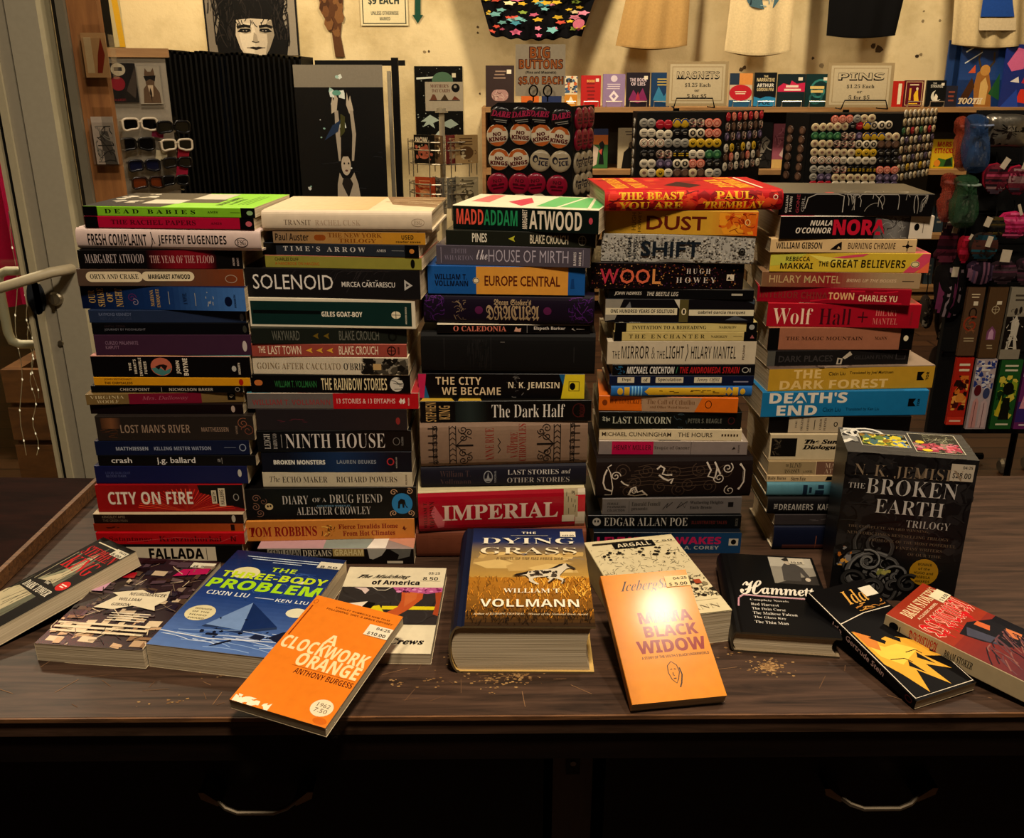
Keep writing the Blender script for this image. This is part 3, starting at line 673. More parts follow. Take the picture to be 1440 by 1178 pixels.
  dict(top='#9a8a84', cover=[('R', '#b89498', 0, .42), ('R', '#8a928a', .42, .72), ('P', '#c89078', [(.8, .2), (.9, .6), (1, .5), (1, 0)]), ('P', '#e0d8cc', [(.7, 0), (.78, .5), (.84, .5), (.82, 0)])])),
]
S3 = [
 ('E', 637, 842, 291.5, 325.5, 8, 'pb', '#101b17', [T2('#dc5c48', 'MADD', 315, 485, .2, .86), T2('#2a8c5a', 'ADDAM', 488, 697, .2, .86), T2(WH, 'MARGARET', 727, 757, .1, .92, 'sb', 0, 90), T2(WH, 'ATWOOD', 770, 1087, .1, .9), ('E', '#b84a58', 1128, 1152, .4, .68)],
  'black paperback with coral, green and white capitals', dict(top='#d8d0b4', cover=[('P', '#c86a6a', [(.06, .35), (.1, .95), (.2, .95), (.2, .3)]), ('P', '#c02850', [(.32, .4), (.42, .8), (.5, .4), (.46, .1)]), ('P', '#5cb06a', [(.56, .1), (.6, .95), (.98, .95), (.99, .1)]), ('L', '#d8d0b4', .004, [(.7, 0), (.8, 1)]), ('L', '#d8d0b4', .004, [(.86, 1), (.93, 0)])])),
 ('E', 627, 837.6, 325.5, 345, 5, 'pb', '#23251d', [T2('#d6cebc', 'PINES', 413, 505, .22, .84, 'sans', .015), ('P', '#b6b43a', [(637, .5), (678, .72), (670, .5), (678, .3)]), T2('#c6bca4', 'BLAKE CROUCH', 770, 1003, .2, .82, 'sans', .015), ('O', '#8a8878', .001, 1065, 1110, .16, .8), ('L', '#8a8878', .0008, [(1065, .48), (1110, .48)]), ('L', '#8a8878', .0008, [(1087, .16), (1087, .8)])], 'dark olive paperback with one yellow-green arrow'),
 ('E', 613.5, 830, 346.5, 374, 5, 'pb', '#524c56', [('L', '#98909c', .0006, [(220, .08), (220, .92)]), T2('#7c7484', 'EDITH', 285, 378, .6, .84, SP, TH_), T2('#7c7484', 'WHARTON', 240, 420, .24, .5, SP, TH_), T2('#cac2c8', 'the', 440, 508, .3, .82, 'script'), T2('#aaa2ae', 'HOUSE OF MIRTH', 515, 1003, .2, .84, 'sans', -.006), T2('#c8c0c0', 'BARNES', 1034, 1050, .1, .8, 'sb', 0, 90), T2('#c8c0c0', 'NOBLE', 1066, 1080, .1, .8, 'sb', 0, 90), ('L', '#98909c', .0006, [(1092, .08), (1092, .92)])], 'mauve-grey paperback with thin outlined capitals'),
 ('E', 601.6, 822.7, 374.5, 412, 3, 'pb', '#1f5796', [('R', '#cc9440', 437, 1000), T2('#0f1c36', 'WILLIAM T.', 180, 380, .52, .72, 'sb', .01), T2('#0f1c36', 'VOLLMANN', 180, 387, .28, .48, 'sb', .01), T2('#5c2816', 'EUROPE CENTRAL', 488, 952, .3, .68, 'sans', .02), ('I', '#d8c8a8', 415, 457, .38, .6), ('O', '#3a2a1c', .0009, 418, 454, .4, .58), ('P', '#16427a', [(1015, .25), (1020, .6), (1035, .6), (1040, .25)])], 'blue paperback with an orange title panel'),
 ('E', 595.7, 836, 414.5, 450, 4, 'hc', '#180b20', [('S', ['#4a1e66', '#3a1652', '#5a2a70'], 34, .01, .0008, 120, 240, .06, .94, 3), ('S', ['#4a1e66', '#3a1652', '#5a2a70'], 40, .01, .0008, 1005, 1150, .06, .94, 4), ('S', ['#6c5a4c', '#85725c'], 16, .009, .0008, 290, 375, .15, .8, 5), ('E', '#5a1e4a', 430, 480, .35, .62), ('E', '#5a1e4a', 850, 900, .35, .62), T2('#a08a6c', "Bram Stoker's", 548, 775, .66, .86, 'frak', .01), T2('#a08a6c', 'DRACULA', 500, 825, .14, .66, 'frak', .01)], 'dark purple hardcover with gold blackletter'),
 ('E', 614.7, 830, 456, 468, 1, 'pb', '#0d0b0d', [T2('#c47462', 'O CALEDONIA', 295, 620, .2, .82, SP), ('P', '#c69a86', [(668, .2), (680, .75), (692, .5), (712, .6), (708, .15)]), ('L', '#8a8480', .0005, [(748, .05), (748, .95)]), T2('#c8c0b6', 'Elspeth Barker', 790, 983, .3, .78, 'sans', .01), ('P', '#c8c0b6', [(1020, .5), (1034, .68), (1030, .5), (1044, .3)]), ('R', '#c8c0b6', 1050, 1100, .46, .54)], 'thin black paperback with pink lettering', dict(top='#cdc2ac', cover=[('P', '#6a4038', [(.4, 0), (.6, .6), (.7, 0)]), ('P', '#5a3a30', [(.85, 0), (.95, .5), (1, 0)])])),
 ('E', 592, 837, 468.5, 524.5, 2, 'hc', '#121111', [('S', ['#232121', '#1e1c1c'], 46, .014, .0009, 380, 515, .08, .85, 3, (1.5, 1.62), .02), ('L', '#242222', .0012, [(240, .1), (240, .88)]), ('L', '#242222', .0008, [(527, .05), (527, .95)]), ('L', '#2c2a2a', .0009, [(1035, .3), (1035, .68)]), ('R', '#5a5652', 585, 612, .78, .8)], 'thick plain black hardcover'),
 ('F', 588.5, 822, 525.5, 558, 1, 'pb', '#0e0b0d', [('P', '#b82a58', [(78, 0), (78, 1), (125, 1), (108, 0)]), ('P', '#1f5c86', [(108, 0), (118, .55), (140, 0)]), T2('#d8c2a0', 'THE CITY', 180, 450, .56, .88, 'sb', -.01), T2('#d8c2a0', 'WE BECAME', 215, 565, .14, .46, 'sb', -.01), ('S', ['#4a4848', '#6a6662'], 10, .008, .0009, 600, 700, .05, .95, 3), T2('#dccfb4', 'N. K. JEMISIN', 610, 912, .36, .68, 'sb', -.01), ('P', '#1f5c86', [(910, 1), (945, 1), (935, .5)]), ('P', '#d2be2c', [(945, 1), (1060, 1), (1060, 0), (922, 0)]), ('F', '#2a2418', .0008, 968, 1028, .32, .7), ('E', BK, 972, 1006, .36, .66)], 'black paperback with magenta and yellow spine ends'),
 ('F', 591, 831.5, 563.5, 593, -2, 'pb', '#0c0b0c', [T2('#b49462', 'STEPHEN', 120, 182, .03, .96, 'sb', -.01, 90), T2('#b49462', 'KING', 198, 264, .14, .8, 'sb', -.01, 90), ('G', '#1a2222', '#2c3634', 295, 380), ('G', '#2c3634', '#0c0b0c', 380, 492), T2('#d6d0c8', 'The Dark Half', 510, 943, .2, .84, SP, TH_), ('O', '#4a1c1c', .0012, 990, 1060, .2, .85), T2('#4a1c1c', 'BOOKS', 1030, 1058, .2, .8, 'sb', 0, 90)], 'black paperback with white old-style serif title', dict(top='#16130f', cover=[('P', '#b89a3a', [(0, 0), (.08, .5), (.2, 0)]), ('P', '#b89a3a', [(.22, 0), (.28, .5), (.36, 0)])])),
 ('F', 591, 826, 594, 654, -5, 'hc', '#866f5e', [T2('#82241c', 'ANNE RICE', 470, 522, .12, .88, SP, TH_, 90), ('L', '#1c1412', .0012, [(545, .3), (560, .38), (545, .48), (560, .56), (545, .65)]), T2('#82241c', 'THE', 598, 618, .3, .5, SP, TH_, 90), T2('#82241c', 'VAMPIRE', 618, 662, .18, .78, SP, TH_, 90), T2('#82241c', 'CHRONICLES', 668, 712, .1, .96, SP, TH_, 90)] +
    [q for a, b, sg in ((260, 400, 1), (915, 775, -1)) for q in ([('L', '#1c1412', .0012, [(a, .06), (a, .94)]), ('L', '#1c1412', .0012, [(a + 38 * sg, .06), (a + 38 * sg, .94)]), ('L', '#1c1412', .0026, [(a + 38 * sg, .5), (b, .5)]), ('L', '#1c1412', .0012, [(a + 40 * sg, .5), (b - 40 * sg, .72), (b - 10 * sg, .66)]), ('L', '#1c1412', .0012, [(a + 40 * sg, .5), (b - 40 * sg, .28), (b - 10 * sg, .34)])] + [('L', '#1c1412', .0011, [(a, k / 8), (a + 19 * sg, k / 8 + .06), (a + 38 * sg, k / 8)]) for k in range(1, 8)] + [('C', '#1c1412', .0011, b - 60 * sg, v, .006, 1.4, k, sg * (1 if k % 2 else -1)) for k, v in enumerate((.14, .32, .68, .86))] + [('C', '#1c1412', .0011, b - 25 * sg, v, .005, 1.3, k + 2, -sg) for k, v in enumerate((.2, .8))])] +
    [q for a in (165, 185, 975, 997) for q in [('L', '#1c1412', .001, [(a, .05), (a, .95)])]] + [('L', '#1c1412', .0011, [(a, .1 + .16 * k), (a + 56, .1 + .16 * k)]) for a in (135, 975) for k in range(6)] + [('C', '#1c1412', .0009, a, .1 + .16 * k, .004, 1.2, k, 1) for a in (176, 986) for k in range(6)], 'thick taupe hardcover with black ironwork ornament and red lettering'),
 ('F', 592, 824, 654, 684, -4, 'hc', '#1d1b27', [T2('#4c3a3a', 'William T.', 205, 385, .52, .8, SP, TH_), T2('#4c3a3a', 'Vollmann', 205, 388, .18, .42, SP, TH_), ('O', '#8c8c90', .0012, 463, 513, .22, .76), ('R', '#8c8c90', 470, 508, .3, .42), ('P', '#8c8c90', [(480, .42), (488, .7), (496, .42)]), T2('#7c7c80', 'VIKING', 524, 536, .2, .76, 'sb', 0, 90), T2('#c0bab6', 'LAST STORIES', 603, 905, .58, .8, SP, TH_), T2('#c0bab6', 'and', 922, 975, .6, .8, 'it'), T2('#aca6a4', 'OTHER STORIES', 600, 970, .2, .44, SP, TH_)], 'dark slate hardcover with white serif title'),
 ('F', 588.5, 822, 691, 744, -8, 'hc', '#9e1227', [T2('#4c0810', 'WILLIAM T.', 108, 128, .1, .8, SP, 0, 90), T2('#4c0810', 'VOLLMANN', 142, 172, .1, .8, SP, 0, 90), ('P', '#c06068', [(150, .5), (172, .7), (200, .5), (230, .3), (225, .12), (190, .1)]), T2('#d4bcac', 'IMPERIAL', 218, 900, .3, .7, SP, .008), ('R', '#c8bca6', 1004, 1062, 0, 1), ('R', '#b42030', 1004, 1062, .42, .86), ('R', '#a89a7c', 935, 1018, .28, 1), ('S', ['#4a4234'], 12, .008, .0008, 945, 1010, .35, .95, 3, (1.5, 1.6), .02), ('R', '#c8bca6', 925, 1000, .16, .34)], 'thick crimson hardcover in clear film with a library label', dict(mat=M_SHINY, top='#c8bc98')),
 ('F', 585.5, 824, 745, 783, -2, 'hc', '#7a4632', [('G', '#6c3c2a', '#84503a', 65, 1062), ('S', ['#5c3020'], 14, .02, .0005, 80, 1040, .1, .9, 3, (-.2, .2), .1)], 'plain brown leather-look hardcover, half hidden'),
]
hair = [('S', ['#a8a298', '#8a847a'], 26, .04, .0007, 640, 1150, .04, .98, 9, (1.0, 1.9), .5), ('L', '#a8a298', .0011, [(405, .3), (420, .8), (470, .97), (600, .98), (640, .9), (640, .15)])]
S4 = [
 ('G', 850, 1100, 267, 294, -2, 'hc', '#b01a1e', [('X', ['#8a1216', '#c83424', '#d04a2a', '#7a0e14'], 60, .009, 180, 1260, .02, .98, 5), ('S', ['#7a0e14', '#5a0a10'], 26, .02, .0009, 180, 1260, .05, .95, 6, (-.5, .5), .3), T2('#e2ae2c', 'THE BEAST', 260, 655, .56, .92, SP, .008), T2('#e2ae2c', 'YOU ARE', 260, 650, .1, .46, SP, .008), T2('#e2ae2c', 'PAUL', 850, 1080, .56, .94, SP, .008), T2('#e2ae2c', 'TREMBLAY', 775, 1150, .1, .46, SP, .008), ('O', '#e0c8b0', .0008, 1205, 1230, .55, .75)],
  'thick red hardcover with yellow slab capitals', dict(bulge=.004, mat=M_MATT, top='#a81a1c', cover=[('X', ['#8a1216', '#c0282a', '#a81c1c', '#c85a28'], 40, .012, 0, 1, 0, 1, 8), T2('#e2a82c', 'THE BEAST', .08, .16, .1, .95, SP, .008, 90), T2('#e2a82c', 'YOU ARE', .19, .27, .1, .95, SP, .008, 90), ('P', '#3a1414', [(.38, .3), (.5, .6), (.6, .3), (.5, .1)]), T2('#e2a82c', 'PAUL', .68, .76, .1, .8, SP, .008, 90), T2('#e2a82c', 'TREMBLAY', .78, .87, .05, .98, SP, .008, 90), ('R', '#e0d0b0', .9, .915, .05, .95)])),
 ('G', 851, 1065.6, 296, 328, 4, 'pb', '#b08a2c', [('G', '#b08a2c', '#c09432', 178, 820), ('G', '#c09432', '#c8541a', 820, 1115), ('X', ['#c86a1c', '#d8942a', '#a83c14'], 40, .008, 880, 1110, .05, .95, 6), ('S', ['#7a2a0e', '#d8702a'], 12, .02, .0009, 900, 1100, .1, .9, 5), T2('#5c1e12', 'DUST', 437, 805, .18, .78, 'sans', .02), T2('#6c5416', 'HUGH', 345, 372, .15, .9, 'sans', .01, 90), T2('#6c5416', 'HOWEY', 384, 404, .08, .95, 'sans', .01, 90), ('O', '#e0c080', .0009, 1040, 1068, .45, .68)], 'golden yellow paperback with dark red sans capitals'),
 ('G', 845.5, 1061, 330, 369, 4, 'pb', '#a29e96', [('X', ['#8a867e', '#b8b2a6', '#78746e'], 700, .0016, 155, 1095, .02, .98, 7), ('P', '#77736d', [(490, .02), (560, .14), (640, .16), (740, .02)]), ('R', '#b0a898', 600, 1090, .1, .12), T2('#1b232c', 'SHIFT', 400, 768, .22, .78, 'sans', .02), T2('#1b232c', 'HUGH', 320, 342, .18, .86, 'sans', .01, 90), T2('#1b232c', 'HOWEY', 355, 376, .12, .88, 'sans', .01, 90), ('O', '#1b1814', .0016, 1004, 1036, .32, .56)] + [('L', '#1b1814', .001, [(1020 - 22 * math.cos(a), .44 - .13 * math.sin(a)), (1020 + 22 * math.cos(a), .44 + .13 * math.sin(a))]) for a in (0, .785, 1.57, 2.36)], 'speckled grey paperback with black sans capitals'),
 ('G', 831, 1046, 369.5, 403, 1, 'pb', '#130a0d', [('X', ['#5a2028', '#7a4a2a', '#3a1a3a', '#a87a4a', '#2a1018'], 420, .0011, 92, 1000, .03, .97, 8), T2('#b0384a', 'W', 148, 262, .2, .78, 'sans', .015), T2('#c8664a', 'OO', 270, 455, .2, .78, 'sans', .015), T2('#c88a52', 'L', 470, 522, .2, .78, 'sans', .015), T2('#c8bcb2', 'H U G H', 677, 823, .6, .8, SP, TH_), T2('#c8bcb2', 'H O W E Y', 617, 860, .24, .46, SP, TH_), ('R', '#c8bca8', 925, 970, .34, .58), ('P', '#2a2420', [(930, .38), (940, .52), (948, .42), (962, .38)])], 'black star-speckled paperback with coral sans capitals'),
 ('G', 856, 1060, 406.5, 419.5, 2, 'pb', '#0d0d0f', [T2('#c8c0b2', 'JOHN HAWKES', 235, 405, .3, .72, 'si', .01), T2('#c8c0b2', 'THE BEETLE LEG', 437, 630, .3, .72, 'si', .01), ('R', '#a8a090', 955, 1023, .4, .6)], 'thin black paperback with white italic capitals', dict(top='#3a3632', cover=[('R', '#c8bea8', 0, .56)])),
 ('G', 851, 1061, 420.5, 449.5, 1, 'pb', '#141217', [('P', '#8a8478', [(180, 1), (290, 1), (240, .1), (180, .05)]), ('P', '#c0b8a6', [(600, 1), (635, .6), (690, .95), (690, 1)]), ('P', '#6a6a6c', [(290, .5), (330, .9), (350, .3)]), ('P', '#50545c', [(920, .1), (980, .3), (1060, .1)]), ('P', '#46505a', [(1040, .95), (1092, .8), (1092, 1)]), ('R', '#ccc2a6', 182, 622, .32, .62), T2('#17130f', 'ONE HUNDRED YEARS OF SOLITUDE', 213, 605, .4, .56, 'sb', .01), ('R', '#58502e', 635, 690, 0, 1), ('I', '#d0c4a4', 648, 678, .32, .62), ('R', '#17130f', 657, 669, .38, .56), ('R', '#ccc2a6', 695, 1092, .3, .56), T2('#17130f', 'gabriel garcia marquez', 750, 1040, .34, .52, 'sb', .01)], 'black, white and olive paperback with two cream strips'),
 ('G', 864.5, 1065, 453.5, 466.5, 0, 'pb', '#c2b276', [('R', BK, 240, 310), T2('#2a2618', 'INVITATION TO A BEHEADING', 345, 800, .28, .68, SP), T2('#4a4428', 'NABOKOV', 877, 985, .36, .64, SP), ('R', BK, 1045, 1112), ('E', '#9a9a94', 1062, 1096, .22, .8)], 'straw yellow paperback with black spine ends', dict(top='#1a1814', cover=[('R', '#d0c8b0', .03, .06), ('R', '#d0c8b0', .1, .18), ('R', '#c2b276', .4, 1)])),
 ('G', 863, 1065, 466.5, 478.5, 0, 'pb', '#bcaa70', [('R', BK, 232, 282), T2('#4c4426', 'T H E   E N C H A N T E R', 325, 790, .3, .72, SP), T2('#4c4426', 'NABOKOV', 828, 930, .36, .62, SP), ('R', '#4c4426', 965, 1020, .5, .54), ('R', BK, 1030, 1112), ('P', '#9a5a5a', [(1068, .3), (1080, .7), (1095, .3)])], 'pale straw paperback, black ends, under the wider lettered one'),
 ('H', 854, 1063, 479.5, 510, 0, 'pb', '#bdb19b', [T2('#2a221c', 'THE', 208, 250, .25, .58, 'sb', -.02), T2('#2a221c', 'MIRROR &', 260, 452, .25, .8, 'sb', -.02), T2('#2a221c', 'THE', 462, 508, .25, .58, 'sb', -.02), T2('#2a221c', 'LIGHT', 515, 615, .25, .8, 'sb', -.02), ('L', '#2a221c', .0011, [(628, .14), (640, .55), (634, .88)]), T2('#2a221c', 'HILARY MANTEL', 658, 915, .25, .78, 'sb', -.02), T2('#5a4c40', 'PICADOR', 952, 964, .2, .85, 'sb', 0, 90)], 'bone coloured paperback with narrow black capitals'),
 ('H', 861, 1061.6, 512.5, 528, 0, 'pb', '#0c0b0f', [('S', ['#1f4a6a', '#2a6a8a'], 10, .006, .0009, 225, 278, .15, .85, 3), T2('#d0ccc6', 'MICHAEL CRICHTON', 290, 562, .16, .82, 'sbi'), ('L', '#3a7a5a', .0008, [(572, .2), (580, .8)]), T2('#a42224', 'THE ANDROMEDA STRAIN', 593, 935, .2, .8, 'sbi'), ('O', '#a8a49c', .001, 950, 985, .28, .74), ('R', '#a8a49c', 992, 997, .3, .7)], 'black paperback with white and red slanted capitals'),
 ('H', 857, 1060, 528, 541, 0, 'pb', '#141d3a', [('R', '#c8bea6', 237, 333, .25, .85), T2('#17130f', 'Dept.', 262, 318, .36, .76, SP), ('R', '#c8bea6', 373, 423, .25, .85), T2('#17130f', 'of', 386, 410, .36, .76, SP), ('R', '#c8bea6', 455, 613, .25, .85), T2('#17130f', 'Speculation', 468, 602, .3, .78), ('R', '#c8bea6', 675, 832, .25, .85), T2('#3a3024', 'Jenny Offill', 690, 820, .3, .78, 'it', .01), ('R', '#8a8aa0', 900, 985, .3, .42)], 'navy paperback with small cream word labels'),
 ('H', 859, 1057, 541.5, 558, 0, 'hc', '#2a66a4', [('I', '#c6a02c', 235, 268, .2, .8)] + [('R', '#c6a02c', a, a + 30, .15, .85) for a in (275,)] + [('R', '#7ab0d0', a, a + 8, .1, .9) for a in (318, 335, 352, 369)] + [('P', '#c6a02c', [(390, .5), (415, .8), (440, .5), (415, .2)]), ('R', '#c6a02c', 413, 855, .2, .82), ('S', ['#5a4410'], 14, .006, .0012, 440, 830, .4, .6, 3, (-.1, .1), .1), ('P', '#c6a02c', [(850, .5), (872, .85), (895, .5), (872, .15)]), ('R', '#c6a02c', 893, 925, .15, .85), ('I', '#c6a02c', 935, 965, .25, .75)], 'slim bright blue hardcover with yellow ornament bands'),
 ('H', 842, 1037.7, 558, 578, 4, 'pb', '#cc6a1a', [('P', '#a0846a', [(380, 0), (372, 1), (720, 1), (680, 0)]), T2('#6a4626', 'The Call of Cthulhu', 405, 680, .5, .84, SP, TH_), T2('#6a4626', 'and Other Weird Stories', 425, 650, .22, .4, SP), T2('#7a3a10', 'H. P. LOVECRAFT', 195, 380, .5, .8, SP), ('I', '#7a3a10', 150, 180, .35, .75), ('O', '#3a1c08', .0009, 740, 775, .3, .8)], 'orange paperback with a grey-beige middle'),
 ('H', 842, 1042.6, 579, 602, 1, 'pb', '#0d110f', [T2('#b4b4a4', 'The', 150, 195, .38, .72, 'frak'), T2('#b4b4a4', 'LAST UNICORN', 208, 545, .3, .72, SP, -.005), ('S', ['#3a4a52'], 6, .01, .0008, 560, 640, .1, .9, 3), T2('#66665c', 'PETER S. BEAGLE', 640, 833, .34, .62), ('O', '#4a1c1c', .001, 870, 905, .3, .7)], 'black-green paperback with pale uneven capitals'),
 ('H', 842.7, 1043, 603, 616.5, 2, 'pb', '#d0c0a0', [T2('#3c2e1e', 'MICHAEL CUNNINGHAM', 148, 545, .32, .7, 'sans', .008), T2('#3c2e1e', 'THE HOURS', 583, 780, .32, .7, 'sans', .008)] + [('R', '#4a3a28', 832 + 17 * i, 842 + 17 * i, .4, .6) for i in range(6)], 'thin cream paperback with wide brown capitals'),
 ('H', 842, 1050.8, 620, 639.5, 1, 'pb', '#867a76', [('R', '#b0104a', 205, 442, .02, .98), T2('#52091f', 'HENRY MILLER', 215, 430, .34, .7), T2('#3a302e', 'Tropic of Cancer', 447, 650, .36, .64, 'mono', .01), ('L', '#4a403c', .0006, [(657, .05), (657, .95)]), ('P', '#2a2220', [(890, .4), (902, .62), (912, .45)]), T2('#5a504c', 'GROVE', 925, 935, .15, .75, 'sb', 0, 90)], 'grey paperback with a hot pink block', dict(top='#a89a8c', cover=[('P', '#4a4440', [(.4, 0), (.45, .8), (.55, 0)]), ('P', '#c8beb0', [(.85, 0), (.9, .9), (.97, 0)])])),
 ('H', 838, 1057, 644, 699.5, -3, 'hc', '#1d110f', [('C', '#4c3c32', .0011, u, v, .011, 1.7, a, sg) for u, v, a, sg in ((260, .7, 0, 1), (330, .4, 2, -1), (400, .7, 3, 1), (480, .3, 1, 1), (560, .65, 4, -1), (640, .35, 0, -1), (700, .7, 2, 1), (760, .3, 5, 1), (850, .65, 3, -1), (590, .2, 2, 1), (300, .2, 1, -1))] +
    [('L', '#4c3c32', .001, [(250 + 20 * i, .3 + .1 * i), (420, .36 + .1 * i), (600, .3 + .09 * i), (800, .35 + .1 * i)]) for i in range(6)] + [('L', '#c4b8ac', .0022, [(175, .75), (160, .6), (155, .42), (168, .26), (205, .2)]), ('L', '#c4b8ac', .0014, [(200, .86), (178, .8), (195, .66), (210, .3), (205, .1), (165, .1)]), ('C', '#c4b8ac', .0013, 225, .58, .007, 1.5, 0, 1), ('L', '#c4b8ac', .003, [(930, .85), (955, .7), (955, .4), (930, .2)]), ('L', '#1d110f', .001, [(933, .8), (952, .68), (952, .42), (932, .25)]), ('C', '#c4b8ac', .0012, 880, .18, .008, 1.4, 2, 1), ('C', '#c4b8ac', .0014, 860, .75, .008, 1.5, 1, -1), ('L', '#c4b8ac', .0024, [(740, .9), (765, .7), (750, .55), (790, .5), (800, .75), (785, .9), (820, .6)]), ('C', '#c4b8ac', .0013, 815, .5, .008, 1.5, 3, 1), ('L', '#c4b8ac', .0026, [(458, .74), (478, .82), (500, .76), (490, .62), (515, .6), (545, .6)]), ('L', '#c4b8ac', .0026, [(470, .6), (500, .5), (525, .46), (552, .5), (540, .38)]), ('L', '#1d110f', .0007, [(465, .75), (485, .76), (494, .64), (535, .59)]), ('L', '#c4b8ac', .0024, [(302, .08), (318, .26), (340, .3), (352, .16), (378, .2), (412, .06)]), ('C', '#c4b8ac', .0012, 335, .18, .004, 1.3, 1, 1), ('L', '#c4b8ac', .0016, [(300, .1), (340, .06), (400, .1)]), ('L', '#c4b8ac', .002, [(255, .46), (275, .38), (300, .34)])], 'thick dark brown hardcover with white scrollwork'),
 ('H', 847, 1042.6, 700, 723, -2, 'pb', '#686260', [T2('#221e1e', 'FEMALE', 180, 240, .62, .76), T2('#221e1e', 'FILMMAKERS', 180, 283, .42, .56), T2('#221e1e', 'COLLECTION', 180, 278, .2, .34), ('L', '#221e1e', .0005, [(303, .12), (303, .85)]), T2('#221e1e', 'Emerald Fennell', 317, 480, .54, .78, SP), T2('#221e1e', 'presents:', 317, 410, .22, .46, SP), ('L', '#1a1616', .001, [(495, .3), (525, .7), (515, .4), (550, .75)]), ('L', '#1a1616', .001, [(575, .35), (600, .75), (620, .4), (635, .8), (580, .4)]), T2('#221e1e', 'Wuthering Heights', 650, 840, .58, .82, SP), T2('#221e1e', 'Emily Bronte', 650, 775, .28, .5, SP), ('R', '#161212', 868, 898, .42, .72)], 'grey paperback with small black serif lines'),
 ('H', 826.7, 1042, 724.5, 743, 0, 'pb', '#0d0f11', [('E', '#a49e94', 94, 142, .2, .82), ('E', '#0d0f11', 104, 114, .45, .65), ('E', '#0d0f11', 121, 131, .45, .65), T2('#b2aca2', 'EDGAR ALLAN POE', 160, 637, .2, .84, SP, TH_), T2('#5c2622', 'ILLUSTRATED TALES', 660, 862, .34, .6), T2('#5a564e', 'ROCK', 910, 925, .2, .8, 'sb', 0, 90)], 'black paperback with a skull and tall thin capitals'),
 ('H', 834.6, 1041, 748.5, 778, 0, 'pb', '#101822', [('G', '#101822', '#1c4266', 300, 800), ('R', '#1c4266', 800, 942), T2('#b22254', 'LEVIATHAN WAKES', 120, 828, .44, .8, 'sb', .02), T2('#a8a49c', 'JAMES S. A. COREY', 420, 818, .14, .36), ('R', '#b8b0a0', 872, 926, .38, .72), ('E', BK, 884, 914, .42, .68)], 'dark blue paperback with big magenta capitals'),
]
